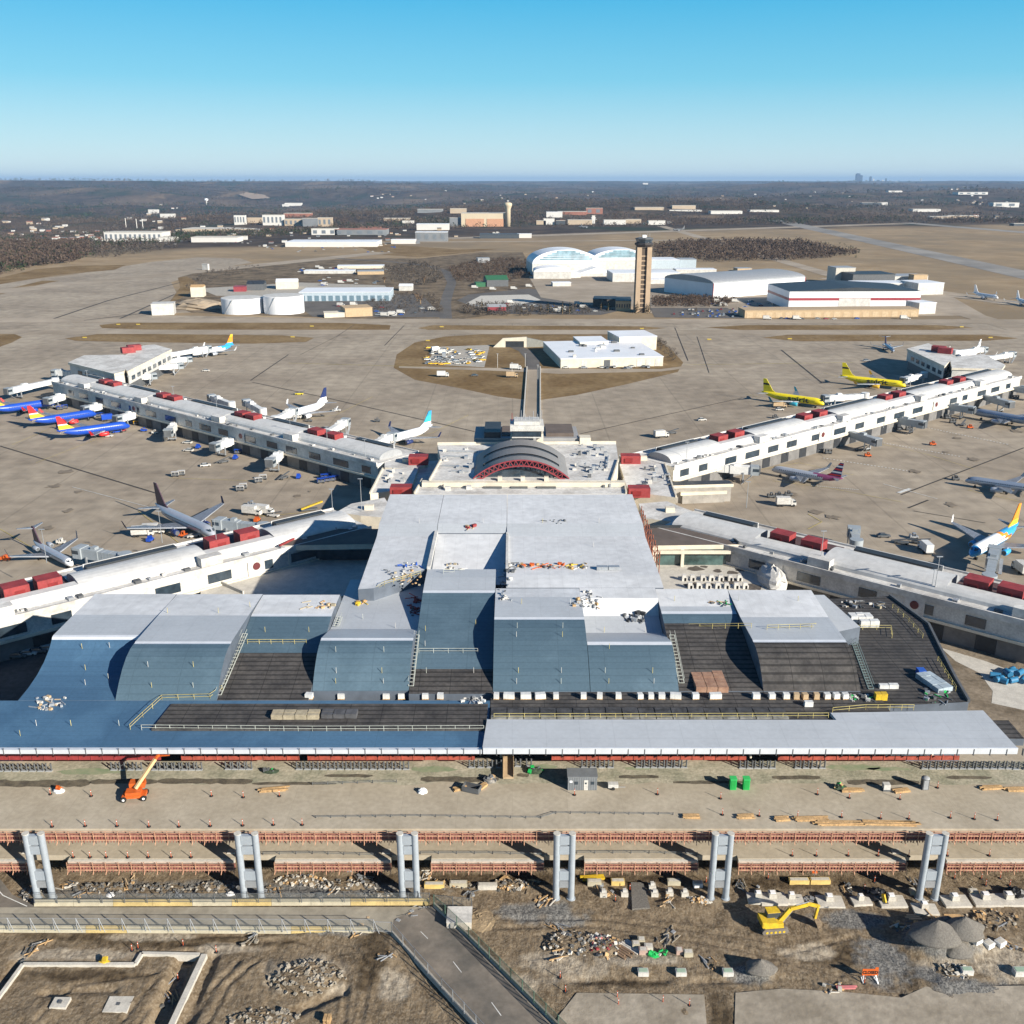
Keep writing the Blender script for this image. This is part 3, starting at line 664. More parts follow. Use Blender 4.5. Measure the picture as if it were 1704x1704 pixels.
for off in (0.15,-1.9):
    pp=[arc(-1+2*i/26,off) for i in range(27)]
    if off<0: pp=[(x,max(z,17.1)) for x,z in pp]
    for a,c in zip(pp,pp[1:]): tr.bar((a[0],VY0-.15,a[1]),(c[0],VY0-.15,c[1]),.4,.4)
k=17
for i in range(k):
    t0=-.9+1.8*i/k; t1=-.9+1.8*(i+.5)/k; t2=-.9+1.8*(i+1)/k
    A=arc(t0,-1.9);B=arc(t1,.1);C=arc(t2,-1.9)
    tr.bar((A[0],VY0-.15,max(A[1],17.1)),(B[0],VY0-.15,B[1]),.22,.22); tr.bar((B[0],VY0-.15,B[1]),(C[0],VY0-.15,max(C[1],17.1)),.22,.22)
tr.build('arch_truss',redst,vo)
# rooftop clutter on the central roofs: small units, each a part
random.seed(11)
def clutter(zone,z,n,parent,smin=.6,smax=2.2,mats=None,nm='roof_unit'):
    for _ in range(n):
        px=random.uniform(zone[0],zone[1]); py=random.uniform(zone[2],zone[3]); p=G(px,py,z); b=MB()
        w,d,h=random.uniform(smin,smax),random.uniform(smin,smax),random.uniform(.5,1.5)
        b.cbox((p.x,p.y,z+h/2),(w,d,h)); 
        if random.random()<.4: b.cbox((p.x+w*.3,p.y,z+h+.2),(w*.4,d*.5,.4))
        b.build(nm,random.choice(mats or [steel,white,dgrey,grey]),parent)
clutter((955,1010,770,795),17,16,K); clutter((735,790,745,790),17,8,K); clutter((940,1015,742,760),17,12,K)
clutter((1060,1115,776,812),11.5,16,K,.5,1.6); clutter((640,675,785,812),11.5,9,K,.5,1.6); clutter((1000,1035,803,815),15.2,5,K)
clutter((700,790,803,816),15.2,5,K)
# long pipes / ducts lying on the roof
for (a,c,z) in [((745,752),(795,753),17),((740,760),(778,762),17),((735,776),(770,778),17),((960,748),(1005,748),17),((1010,780),(1012,760),17),((750,785),(780,786),17)]:
    b=MB(); b.bar(G(*a,z)+Vector((0,0,.3)),G(*c,z)+Vector((0,0,.3)),.4,.5); b.build('duct',steel,K)
# grey block behind, with the ramp tower
b=MB(); b.box(-15,26.5,372.5,392,0,19); b.build('rear_block',[mat('grey_cladding',(.3,.3,.3),.6,var=.08,scale=.2)],K)
b=MB(); b.box(-11,-4.5,373,391,19,21.3); b.build('roof_box',blackroof,K)
b=MB(); b.box(-4,1,376,391,19.02,19.5); b.box(1,1.2,376,391,19,19.8); b.build('roof_slab',brownroof,K)
b=MB(); b.box(13.5,24.5,375,391,19.02,20.4); b.build('roof_slab',brownroof,K)
b=MB(); b.box(26.7,31,371,376,0,19.5); b.build('stair_block',cream,K)
for x in (-12,-2,10,19):
    b=MB(); b.box(x,x+3.2,372.35,372.55,15.2,16.6); b.build('louvre',dgrey,K)
TW=thing('ramp_control_tower','white ramp control cab on a grey stem above the arched hall','tower',(5.7,364,0))
b=MB(); b.box(3.2,8.2,361.5,366.5,10,23.5); b.build('stem',grey,TW)
b=MB()
for dx,w in ((-6.3,2.6),(3.7,2.6)): b.box(5.7+dx,5.7+dx+w,361,367.5,19.5,23.6)
b.build('bracket',cream,TW)
b=MB(); b.box(-.7,12.1,359,369.5,25.2,27.4); b.build('cab_deck',white,TW)
b=MB(); b.box(.2,11.2,359.8,368.7,22.8,25.2); b.build('cab_glazing',glass,TW)
b=MB(); b.box(0,11.4,359.5,369,22.4,22.8); b.build('cab_floor',white,TW)
b=MB(); b.box(.8,10.6,360.5,368.4,27.4,28.6); b.build('cab_roof',white,TW)
for i,(x,h) in enumerate([(0,2.5),(1.8,1.4),(3.5,3.6),(5,2.2),(6.6,1.5),(8.2,3.2),(9.8,2.2),(11.4,3.6)]):
    b=MB(); b.tube((x,364,28),(x,364,28.6+h),.12,5); b.build('antenna',steel if i else red,TW)
# side pavilion blocks on the apron next to the core
def slab_building(name,label,pts,z,m,wall,base=0,cat='building',win=None):
    q=P3(pts,z); c=sum((Vector(p) for p in q),Vector())/len(q)
    t=thing(name,label,cat,(c.x,c.y,0)); b=MB(); b.prism(q,z-1.2,0,1); b.build('roof',[m,wall],t)
    c2=[Vector(p)+(c-Vector(p)).normalized()*.8 for p in q]
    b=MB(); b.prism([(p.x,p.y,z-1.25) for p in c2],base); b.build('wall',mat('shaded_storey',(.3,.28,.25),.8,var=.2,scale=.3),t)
    return t
slab_building('canopy_building','low canopy building with a black roof beside the rear right concourse',[(1117,801),(1212,799),(1221,805),(1121,808)],7,blackroof,cream)
slab_building('canopy_building','lower cream canopy below the black roofed one near the parked cars',[(1131,815),(1208,812),(1210,817),(1133,820)],4.5,cream,cream)
# pavilions with black roofs either side of the spine
PV=thing('pavilion','black roofed pavilion with tall glazing right of the new roof','building',tuple(G(1150,930,0)))
b=MB(); q=P3([(1081,878),(1196,878),(1229,906),(1086,908)],12); b.prism(q,10.6,0,1); b.build('roof',[brownroof,cream],PV)
q1,q2=G(1087,909,12),G(1229,907,12)
b=MB(); b.box(q1.x,q2.x-1,q1.y+1.2,q1.y+1.5,5.5,10.6); b.build('glazing',mat('green_glass',(.05,.09,.085),.15,spec=.8,var=.5,scale=.3),PV)
for x in (q1.x,q1.x+8.5,q1.x+31,q2.x-1.6):
    b=MB(); b.box(x,x+.9,q1.y-.2,q1.y+1,5.5,10.6); b.build('column',cream,PV)
b=MB(); b.box(q1.x-.2,q2.x,q1.y-.3,q1.y+.4,9.6,10.59); b.build('beam',cream,PV)
parap([(1081,878),(1196,878),(1229,906)],12,.8,.5,PV,blackroof)
TR=thing('terrace','pale concrete terrace with white ventilation blocks and oil stains','terrace',tuple(G(1190,960,0)))
b=MB(); q=P3([(1086,935),(1285,938),(1296,990),(1090,994)],5.5); b.prism(q,0,0); b.build('slab',[lconc],TR)
for i in range(7):
    for j,(y0,x0) in enumerate(((966,1137),(979,1147))):
        p=G(x0+i*15.5+random.uniform(-1,1),y0,5.5); b=MB(); b.cbox((p.x,p.y,6.4),(1.2,1,1.8)); b.cbox((p.x+.5,p.y,6.0),(1,1,1)); b.build('vent_block',white,TR)
stain=mat('oil_stain',(.1,.085,.07),.9,var=.3,scale=1)
for px,py,w in [(1157,946,3.2),(1172,943,1.5),(1194,950,2),(1155,974,3.5),(1213,966,4),(1252,977,3.6),(1218,953,2.4),(1232,949,1.8),(1180,972,2)]:
    p=G(px,py,5.51); b=MB(); n=14; b.add([(p.x+math.cos(i*6.283/n)*w*random.uniform(.5,1),p.y+math.sin(i*6.283/n)*w*.8*random.uniform(.5,1),5.52) for i in range(n)],[tuple(range(n))]); b.build('stain',stain,TR)
b=MB(); A=G(1231,932,5.5); B=G(1290,934,5.5)
for i in range(14):
    p=A.lerp(B,i/13); b.cbox(p+Vector((0,0,1.2)),(.45,.2,2.4))
b.bar(A+Vector((0,0,2.4)),B+Vector((0,0,2.4)),.3,.3); b.build('screen_fence',white,TR)
TP=thing('covered_stack','crumpled white tarpaulin over a stack beside the terrace','tarpaulin',tuple(G(1285,960,5.5)))
def crumple(c,r,n=9,seed=0,flat=1.0,amp=.35):
    random.seed(seed); rs=[]; m=14
    for k in range(n):
        ph=math.pi/2*k/(n-1); rs.append([(c[0]+r[0]*math.cos(ph)*math.cos(6.283*i/m)*(1+amp*mn.noise(Vector((i*1.3,k*1.1,seed)))),c[1]+r[1]*math.cos(ph)*math.sin(6.283*i/m)*(1+amp*mn.noise(Vector((i*1.3,k*1.1,seed+5)))),c[2]+r[2]*math.sin(ph)*(1+amp*mn.noise(Vector((i*.9,k,seed+9))))) for i in range(m)])
    b=MB(); b.rings(rs,0,False,False); return b
p=G(1284,965,5.5); crumple((p.x,p.y,5.2),(4,9,4.5),seed=4).build('tarpaulin',white,TP)
PL=thing('pavilion','black roofed pavilion with red edge half in shadow left of the new roof','building',tuple(G(540,930,0)))
b=MB(); q=P3([(522,880),(650,880),(640,905),(465,908),(478,898)],12); b.prism(q,10.4,0,1); b.build('roof',[brownroof,cream],PL)
for a,c in (((465,908),(522,880)),((522,880),(560,879))):
    b=MB(); b.bar(G(*a,12.3),G(*c,12.3),.5,.5); b.build('red_edge',red,PL)
p=G(468,910,12); 
b=MB(); b.box(p.x,p.x+2,p.y+.2,p.y+2,5.5,10.4); b.build('column',cream,PL)
b=MB(); b.box(p.x+.5,p.x+33,p.y+6,p.y+6.4,5.5,10.4); b.build('glazing',glass,PL)
TL=thing('terrace','concrete terrace largely in the shadow of the new roof','terrace',tuple(G(450,960,0)))
b=MB(); q=P3([(392,934),(470,932),(640,932),(600,992),(334,990),(332,957)],5.5); b.prism(q,0,0); b.build('slab',[lconc],TL)
b=MB(); b.bar(G(334,955,6.0),G(405,986,6.0),.5,1.0); b.build('parapet',lconc,TL)
vwhite=mat('vault_white',(.56,.555,.535),.6,var=.08,scale=.1,var2=.09,scale2=.6)
# ---------------------------------------------------------------- the four concourse arms
def concourse(name,label,inner,outer,width,boxes,side,ztop=11.5,zr=2.9,lit=True,gaps=6):
    """inner/outer: pixels of the near roof edge at ztop; boxes: (px,py) of the red penthouses; side: +1 when 'rear' lies to the left of the outward direction"""
    A=G(*inner,ztop); B=G(*outer,ztop); u=(B-A); L=u.length; u.normalize(); n=Vector((-u.y,u.x,0))*side
    t=thing(name,label,'concourse',(A.x+n.x*width/2+u.x*L/2,A.y+n.y*width/2+u.y*L/2,0))
    W=lambda s,q,z: A+u*s+n*q+Vector((0,0,z-ztop))
    def bx(nm,s0,s1,q0,q1,z0,z1,m,par=t):
        b=MB(); vs=[W(s,q,z) for z in (z0,z1) for s,q in ((s0,q0),(s1,q0),(s1,q1),(s0,q1))]
        b.add(vs,[(0,3,2,1),(4,5,6,7),(0,1,5,4),(1,2,6,5),(2,3,7,6),(3,0,4,7)]); return b.build(nm,m,par)
    w=width
    bx('lower_storey',0,L,1.2,w-1.2,0,5.2,mat('ground_storey',(.16,.155,.15),.8,var=.2,scale=.3))
    bx('floor_band',0,L,-.3,w+.3,5.2,5.9,cream)
    wl=bx('wall',0,L,.35,w-.35,5.9,ztop-1.2,white)
    bx('flat_roof',0,L,-.2,w+.2,ztop-1.2,ztop-.1,roofwhite)
    pp=bx('parapet',0,L,-.25,.25,ztop-.1,ztop+.55,roofwhite)
    bx('parapet',0,L,w-.25,w+.25,ztop-.1,ztop+.45,roofwhite)
    bx('gutter_strip',2,L-2,1.2,1.7,ztop-.09,ztop+.0,dgrey)
    # windows of the upper storey
    i=0; s=4
    random.seed(len(label))
    while s<L-12:
        ww=random.choice([5,7,9]); bx('window',s,s+ww,.2,.36,6.7,ztop-2.1,glass,t); s+=ww+random.choice([6,8,11]); i+=1
    s=5
    while s<L-8:
        bx('loading_bay',s,s+5,1.05,1.21,.2,4.3,dark,t); s+=13
    S=sorted([((G(px,py,ztop+2)-A).dot(u)) for px,py in boxes])
    # notches hold two penthouses
    pairs=[]; 
    k=0
    while k<len(S):
        if k+1<len(S) and S[k+1]-S[k]<22: pairs.append((S[k]-6,S[k+1]+6)); k+=2
        else: pairs.append((S[k]-6,S[k]+6)); k+=1
    q0,q1=4.2,w-6.2; qc=(q0+q1)/2; hw=(q1-q0)/2; m=12
    def vault(s0,s1,full=True,first=False):
        b=MB(); pts=[]
        for i in range(m+1):
            a=math.pi*(i/m); q=qc-hw*math.cos(a); z=ztop-.1+zr*math.sin(a)**.8
            if not full and q>qc-1.2: break
            pts.append((q,z if full else min(z,ztop+2.1)))
        if not full: pts.append((pts[-1][0]+.01,ztop-.1))
        rs=[]; ns=max(1,int((s1-s0)/8))
        for k in range(ns): 
            a_=s0+(s1-s0)*k/ns; c_=s0+(s1-s0)*(k+1)/ns
            for (qa,za),(qb,zb) in zip(pts,pts[1:]):
                b.add([W(a_,qa,za),W(c_,qa,za),W(c_,qb,zb),W(a_,qb,zb)],[(0,1,2,3)] if side<0 else [(3,2,1,0)],0,True)
        for s_,fl in ((s0,0),(s1,1)):
            vs=[W(s_,q,z) for q,z in pts]; b.add(vs,[tuple(range(len(vs))) if fl else tuple(range(len(vs)))[::-1]],1)
        return b.build('vaulted_roof',[vwhite,grey],t)
    s=3.0
    for (a,c) in pairs+[(L-2,None)]:
        a=min(a,L-2)
        if a-s>3:
            vo=vault(s,a)
            if a-s>16: bx('clerestory',s+5,a-5,q1-2.8,q1-.2,ztop-.05,ztop+2.9,blackroof,vo); bx('clerestory_kerb',s+4.6,a-4.6,q1-.2,q1+.2,ztop-.05,ztop+3.0,vwhite,vo)
            # joint ribs over the vault
        if c is not None and c<L+12:
            vault(a+.02,min(c,L-2)-.02,False); bx('recess_floor',a+.3,min(c,L-2)-.3,qc-1.1,w-2,ztop-.09,ztop+.03,mat('dark_red_floor',(.09,.05,.05),.9)); s=c
    for i,sb in enumerate(S):
        if sb>L+3: continue
        r=bx('rooftop_penthouse',sb-3.1,sb+3.1,qc-.8,qc+4.0,ztop-.05,ztop+3.9,red)
        bx('louvre',sb-1.9,sb+.6,qc-.92,qc-.8,ztop+1,ztop+2.7,mat('dark_red',(.2,.015,.015),.6),r)
        bx('rooftop_cooler',sb-1.5,sb+1.5,qc+5.6,qc+7.2,ztop-.05,ztop+1.9,dgrey if i%2 else white)
    # small lean-to boxes and roof clutter
    for (a,c) in pairs:
        if c and c<L-5: bx('stair_head',c-3,c+3.4,1.5,4.8,ztop-.05,ztop+2.6,roofwhite)
    for k in range(int(L/7)):
        s_=random.uniform(2,L-2); bx('roof_vent',s_,s_+random.uniform(.4,2),random.uniform(1.5,3),random.uniform(3.1,3.9),ztop-.05,ztop+random.uniform(.3,.9),random.choice([dgrey,steel,white]))
    # round port-hole emblem panels
    for f in (.34,.68):
        s_=L*f; c=W(s_,.05,(5.9+ztop-1)/2+.4); bx('pier_panel',s_-2.6,s_+2.6,-.12,.34,5.9,ztop-.2,roofwhite)
        b=MB(); b.tube(c-n*.35,c-n*.15,1.15,14); b.build('round_emblem',mat('dark_emblem',(.12,.03,.03),.5),t)
    return t,A,u,n,L,w
CC={}
CC['FL']=concourse('concourse','long white vaulted concourse reaching to the lower left edge',(618,878),(-60,1048),24,[(12,968),(68,958),(348,896),(400,886)],-1)
CC['FR']=concourse('concourse','long white vaulted concourse reaching to the lower right edge',(1092,880),(1790,1057),24,[(1321,884),(1372,896),(1640,960),(1695,973)],1)
CC['RL']=concourse('concourse','long white vaulted concourse running to the upper left',(627,772),(86,636),23,[(534,719),(570,724),(421,688),(440,692),(292,657),(312,661),(199,634),(217,637)],-1)
CC['RR']=concourse('concourse','long white vaulted concourse running to the upper right',(1122,777),(1700,627),23,[(1182,727),(1212,721),(1320,692),(1345,686),(1455,660),(1480,655),(1560,636),(1582,631)],1)
# heads at the far ends
def head(name,label,blocks,boxes,par_z=13):
    q=P3(blocks[0][0],par_z); c=sum((Vector(p) for p in q),Vector())/len(q); t=thing('concourse',label,'concourse',(c.x,c.y,0))
    for pts,z,m in blocks:
        b=MB(); b.prism(P3(pts,z),z-1.3,0,1); b.build('roof',[m,cream],t)
        qq=[Vector(p) for p in P3(pts,z)]; cc=sum(qq,Vector())/len(qq)
        b=MB(); b.prism([tuple(p+(cc-p).normalized()*.8)[:2]+(z-1.35,) for p in qq],5.4); b.build('wall',white,t)
        b=MB(); b.prism([tuple(p+(cc-p).normalized()*2.2)[:2]+(5.35,) for p in qq],0); b.build('lower_storey',dgrey,t)
        # window strips on the edges that face the camera
        e=[p+(cc-p).normalized()*.75 for p in qq]
        for p,r in zip(e,e[1:]+e[:1]):
            if (r-p).length>14:
                d=(r-p).normalized(); L_=(r-p).length
                for k in range(int(L_/9)):
                    a=p+d*(3+k*9); cc2=p+d*(8+k*9); bb=MB(); nn=Vector((-d.y,d.x,0)); 
                    bb.bar(Vector((a.x,a.y,8.2)),Vector((cc2.x,cc2.y,8.2)),.5,2.4); bb.build('window',glass,t)
    for px,py in boxes:
        p=G(px,py,par_z+1.5); b=MB(); b.cbox((p.x,p.y,par_z+1.8),(8,5,3.4),R(35 if px<800 else -35)); b.build('rooftop_penthouse',red,t)
    return t
head('concourse_head','white stepped end block of the upper left concourse with two red boxes',[([(113,603),(140,591),(205,590),(222,596),(206,618),(190,622)],13,roofwhite),([(193,599),(238,575),(257,573),(286,581),(212,618)],13.02,roofwhite)],[(213,583),(223,579)])
head('concourse_head','white and blue shadowed end block of the upper right concourse',[([(1509,580),(1545,571),(1590,592),(1572,609)],13,roofwhite),([(1580,594),(1637,589),(1673,607),(1668,614),(1584,612)],13.02,roofwhite)],[(1562,581),(1573,584)])
# connecting flat roofs between core and front arms
for nm,lb,pts,z in [('link_building','cream link roof between the core and the lower left concourse',[(585,838),(640,828),(652,848),(650,862),(600,858),(560,852)],11.3),
                    ('link_building','cream link roof between the core and the lower right concourse',[(1063,838),(1110,834),(1140,846),(1185,862),(1120,868),(1072,862)],11.3),
                    ('link_building','small link roof where the upper left concourse meets the core',[(640,760),(700,756),(712,772),(690,780),(640,778)],11.3),
                    ('link_building','small link roof where the upper right concourse meets the core',[(1030,757),(1090,758),(1120,772),(1040,774)],11.3)]:
    q=P3(pts,z); c=sum((Vector(p) for p in q),Vector())/len(q); t=thing(nm,lb,'building',(c.x,c.y,0)); b=MB(); b.prism(q,0,0,1); b.build('roof',[roofwhite,cream],t)
    b=MB(); b.cbox(c+Vector((0,0,.8)),(3,2,1.6)); b.build('roof_unit',cream,t)
for (px,py,lb) in [(696,765,'red penthouse at the inner end of the upper left concourse'),(667,817,'red penthouse on the left corner of the central building'),(1050,764,'red penthouse at the inner end of the upper right concourse'),(1064,819,'red penthouse on the right corner of the central building')]:
    p=G(px,py+6,12); t=thing('rooftop_penthouse',lb,'rooftop unit',(p.x,p.y,11.5)); b=MB(); b.cbox(p+Vector((0,2,1.0)),(7.4,4.5,3.4)); b.build('housing',red,t)
    b=MB(); b.cbox(p+Vector((-1,-.55,1.0)),(3,.15,1.6)); b.build('louvre',mat('dark_red',(.2,.015,.015),.6),t)
# ---------------------------------------------------------------- departures deck and arrivals deck on pylons
deckc=mat('deck_concrete',(.35,.30,.225),.9,col2=(.43,.375,.29),scale=.12,lo=.35,hi=.65,var2=.1,scale2=1.1,bump=.05,bs=2,spec=.2)
add_lines(deckc,9.6,0,.07,.85)
curbm=mat('dusty_median',(.27,.26,.19),.95,col2=(.42,.38,.29),scale=.25,lo=.38,hi=.62,var2=.22,scale2=1.6,bump=.25,bs=2.5,spec=.1)
mud=mat('wet_mud',(.07,.06,.045),.85,col2=(.16,.135,.095),scale=.6,var2=.2,scale2=3)
formm=mat('red_formwork',(.2,.06,.05),.85,col2=(.31,.14,.11),scale=1.3,lo=.35,hi=.65,var2=.25,scale2=5)
postm=mat('formwork_post',(.48,.27,.17),.75,var=.3,scale=1.2)
EY=137.4
UD=thing('elevated_road_deck','upper concrete departures deck edged with red formwork','road deck',(0,148,12))
b=MB(); b.box(-165,165,EY,157.5,10.6,12); b.build('slab',deckc,UD)
yc=Yat(1304,12)
b=MB(); b.sheet([(x,yc+1.1*mn.noise(Vector((x*.13,3,0)))+.5*mn.noise(Vector((x*.7,1,0))),12.02) for x in range(-160,161,2)]+[(160,157.4,12.02),(-160,157.4,12.02)]); b.build('median',curbm,UD)
for k,(a,c,py,w) in enumerate([(-30,150,1304,2.0),(150,262,1301,1.5),(262,420,1300,1.6),(540,620,1291,1.0),(700,830,1297,1.6),(860,880,1290,1.2),(1030,1096,1293,1.1),(1120,1240,1302,.9),(1285,1365,1294,1.2),(1410,1530,1302,1.6),(1575,1650,1294,1.0),(420,560,1304,.8)]):
    A=G(a,py,12);B=G(c,py,12); b=MB(); n=max(6,int((B.x-A.x)/1.2)); up=[];dn=[]
    for i in range(n+1):
        x=A.x+(B.x-A.x)*i/n; e=1 if 0<i<n else .5; up.append((x,A.y+w*.5*e*(.7+.6*random.random()),12.035)); dn.append((x,A.y-w*.5*e*(.7+.6*random.random()),12.035))
    for i in range(n): b.add([dn[i],dn[i+1],up[i+1],up[i]],[(0,1,2,3)])
    b.build('mud_patch',mud,UD)
green_t=mat('green_dust',(.19,.24,.14),.95,col2=(.3,.3,.2),scale=.5)
for (px,py,w,d) in [(150,1284,12,2.2),(722,1280,9,2.2),(1420,1277,11,2.2),(905,1276,5,1.6),(1060,1279,5,1.2),(1480,1280,9,1.4)]:
    p=G(px,py,12); n=22; b=MB(); b.add([(p.x+math.cos(6.283*i/n)*w/2*random.uniform(.75,1.1),p.y+math.sin(6.283*i/n)*d/2*random.uniform(.7,1.1),12.03) for i in range(n)],[tuple(range(n))]); b.build('dust_patch',green_t,UD)
def formwork(parent,x0,x1,z0,z1,rail=True,gap=2.05,pale=False):
    b=MB(); b.box(x0,x1,EY-.55,EY-.02,z0,z1)
    x=x0
    while x<x1-.1:
        b.box(x,x+.12,EY-.72,EY-.55,z0-.25,z1); x+=.5
    b.build('formwork_panel',formm,parent)
    for z in ((z0+.25,z0+1.1) if not pale else (z0+.2,z0+.9)):
        b=MB(); b.box(x0,x1,EY-.9,EY-.73,z,z+.13); b.build('waler',postm,parent)
    if rail:
        for z in (z1+.4,z1+.8): 
            b=MB(); b.box(x0,x1,EY-.85,EY-.79,z,z+.06); b.build('guard_rail',postm,parent)
    if pale: 
        b=MB(); b.box(x0,x1,EY-.5,EY-.05,z1+.35,z1+.85); b.build('kerb',lconc,parent)
    n=int((x1-x0)/gap)
    src=None
    for i in range(n+1):
        x=x0+(x1-x0)*i/max(n,1)
        if src is None:
            m=MB(); m.box(-.04,.04,-.1,0,z0-.2,z1+(.85 if rail else .1)); m.add([(-.05,-.1,z0),(.05,-.1,z0),(.05,-.4,z0-.3),(-.05,-.4,z0-.3),(-.05,-.1,z0-.1),(.05,-.1,z0-.1),(.05,-.4,z0-.4),(-.05,-.4,z0-.4)],[(0,1,2,3),(7,6,5,4),(0,3,7,4),(1,5,6,2)])
            src=m.build('bracket',postm,parent,False); src.location=Vector((x,EY-.9,0))-parent.location; continue
        c=src.copy(); COL.objects.link(c); c.parent=parent; c.location=Vector((x,EY-.9,0))-parent.location
formwork(UD,-99,99,10.0,11.25,gap=2.05)
for x in range(-150,151,12):
    b=MB(); b.box(x,x+1.0,139.5,157,9.2,10.59); b.build('girder',concr,UD)
LD=thing('elevated_road_deck','lower concrete arrivals deck seen between the pylons','road deck',(0,150,6))
b=MB(); b.box(-165,165,EY+.8,175,5.0,6.0); b.build('slab',deckc,LD)
cols=[(63,88),(407,435),(670,694),(925,950),(1182,1207),(1529,1555)]
CX=[]
for a,c in cols:
    A=G(a,1496,0); C=G(c,1496,0); CX.append(((A.x+C.x)/2,(C.x-A.x)/2,(A.y+C.y)/2))
edges=[-99]+[v for x,h,y in CX for v in (x-3.3,x+3.6)]+[99]
for i in range(0,len(edges),2):
    x0,x1=edges[i],edges[i+1]
    b=MB(); b.box(x0,x1,EY,EY+.79,5.0,6.0); b.build('slab_edge',deckc,LD)
    formwork(LD,x0,x1,4.0,5.05,rail=True,gap=2.1,pale=True)
for x,h,y in CX:
    b=MB(); b.box(x-5,x-3.6,EY+1.2,EY+2.4,6,6.12); b.build('cover_plate',lconc,LD)
pyl=mat('pylon_grey',(.36,.40,.44),.45,.2,var=.06,scale=.8,var2=.05,scale2=3)
for i,(x,h,y) in enumerate(CX):
    lab=['leftmost','second','third','fourth','fifth','rightmost'][i]
    t=thing('twin_pylon','%s twin grey steel pylon standing in front of the deck edges'%lab if i in(0,5) else '%s twin grey steel pylon from the left, in front of the deck edges'%lab,'pylon',(x,y,0),0,'twin pylons carrying the decks')
    for sx in (-1,1):
        b=MB(); b.tube((sx*h,0,.3),(sx*h,0,13.2),.56,20); b.tube((sx*h,0,0),(sx*h,0,.3),.75,20); b.build('leg',pyl,t,False)
        b=MB(); b.tube((sx*h,0,13.2),(sx*h,0,13.28),.6,20); b.build('cap',lconc,t,False)
    for z0,z1 in ((11.2,12.9),(9.3,10.9),(4.1,5.9),(2.6,3.9)):
        b=MB(); b.box(-h+.5,h-.5,-.35,.35,z0,z1); b.build('cross_panel',steel if z1<5 else pyl,t,False)
    b=MB(); b.box(-h-.6,h+.6,-.7,.7,-.2,.12); b.build('footing',lconc,t,False)
# ---------------------------------------------------------------- things standing on the upper deck
def at12(px,py): return G(px,py,12.03)
# bollard frames in rows
rk=None
runs=[(0,82,1283,7),(190,232,1281,4),(258,332,1281,7),(380,415,1280,4),(498,676,1280,14),(785,830,1277,4),(862,880,1275,2),(972,1016,1277,4),(1063,1138,1277,7),(1235,1285,1278,5),(1327,1368,1278,4),(1538,1678,1279,12),(1690,1760,1280,5)]
k=0
for r,(a,c,py,n) in enumerate(runs):
    for j in range(n):
        px=a+(c-a)*j/max(n-1,1); p=at12(px,py)
        lb='%s dark bollard frame from the left in the row on the dusty median'%nth(k)
        if rk is None:
            rk=thing('bollard_frame',lb,'bollard frame',p,0,'dark bollard frames along the median')
            b=MB(); b.box(-.6,.6,-.28,.28,0,.16); b.build('base_frame',grey,rk,False)
            for s in (-1,1):
                b=MB(); b.tube((s*.45,0,.16),(s*.45,0,1.6),.15,8); b.build('post',dgrey,rk,False)
            b=MB(); b.bar((-.45,0,.7),(.45,0,1.3),.1,.1); b.build('brace',dgrey,rk,False)
        else: dup(rk,p,0,lb)
        k+=1
# delineator posts with sandbag bases
dl=None
def delineator(p,label,group):
    global dl
    if dl is None:
        dl=thing('delineator_post',label,'delineator',p,0,group)
        b=MB(); b.lathe((0,0,0),[(.32,0),(.32,.07),(.2,.1),(.1,.13)],10); b.build('base',rubber,dl,False)
        b=MB(); b.tube((0,0,.13),(0,0,1.35),.06,8,r2=.045); b.build('post',mat('post_orange_red',(.5,.09,.03),.6),dl,False)
        b=MB(); b.tube((0,0,.95),(0,0,1.08),.07,8); b.build('reflective_band',pwhite,dl,False)
    else: dup(dl,p,random.uniform(0,3),label,group)
for i,(a,b_) in enumerate([(87,1376),(142,1375),(195,1375),(248,1376),(298,1376),(350,1375),(404,1374),(455,1373),(503,1373)]): delineator(at12(a,b_),'%s orange delineator from the left at the edge of the upper deck'%nth(i),'delineators on the upper deck')
for i,(a,b_) in enumerate([(84,1322),(152,1325),(352,1325),(405,1327),(465,1325),(956,1323),(1094,1322),(1199,1329)]): delineator(at12(a,b_),'%s orange delineator from the left at the back of the upper deck'%nth(i),'delineators on the upper deck')
for i,(a,b_) in enumerate([(1202,1356),(1263,1358),(1327,1360),(1400,1360),(1465,1362),(1512,1363),(1581,1361),(1621,1363),(1659,1365),(1360,1322),(1413,1328),(1497,1330),(1560,1311)]): delineator(at12(a,b_),'%s orange delineator on the right half of the upper deck'%nth(i),'delineators on the upper deck')
for i,(a,b_) in enumerate([(122,1427),(150,1427),(177,1427),(213,1427),(247,1427),(285,1427),(318,1427),(1318,1424),(1358,1424),(1411,1424),(1461,1424),(1512,1425),(1576,1424),(1646,1424)]): delineator(G(a,b_,6.02),'%s orange delineator from the left along the lower deck edge'%nth(i),'delineators on the lower deck')
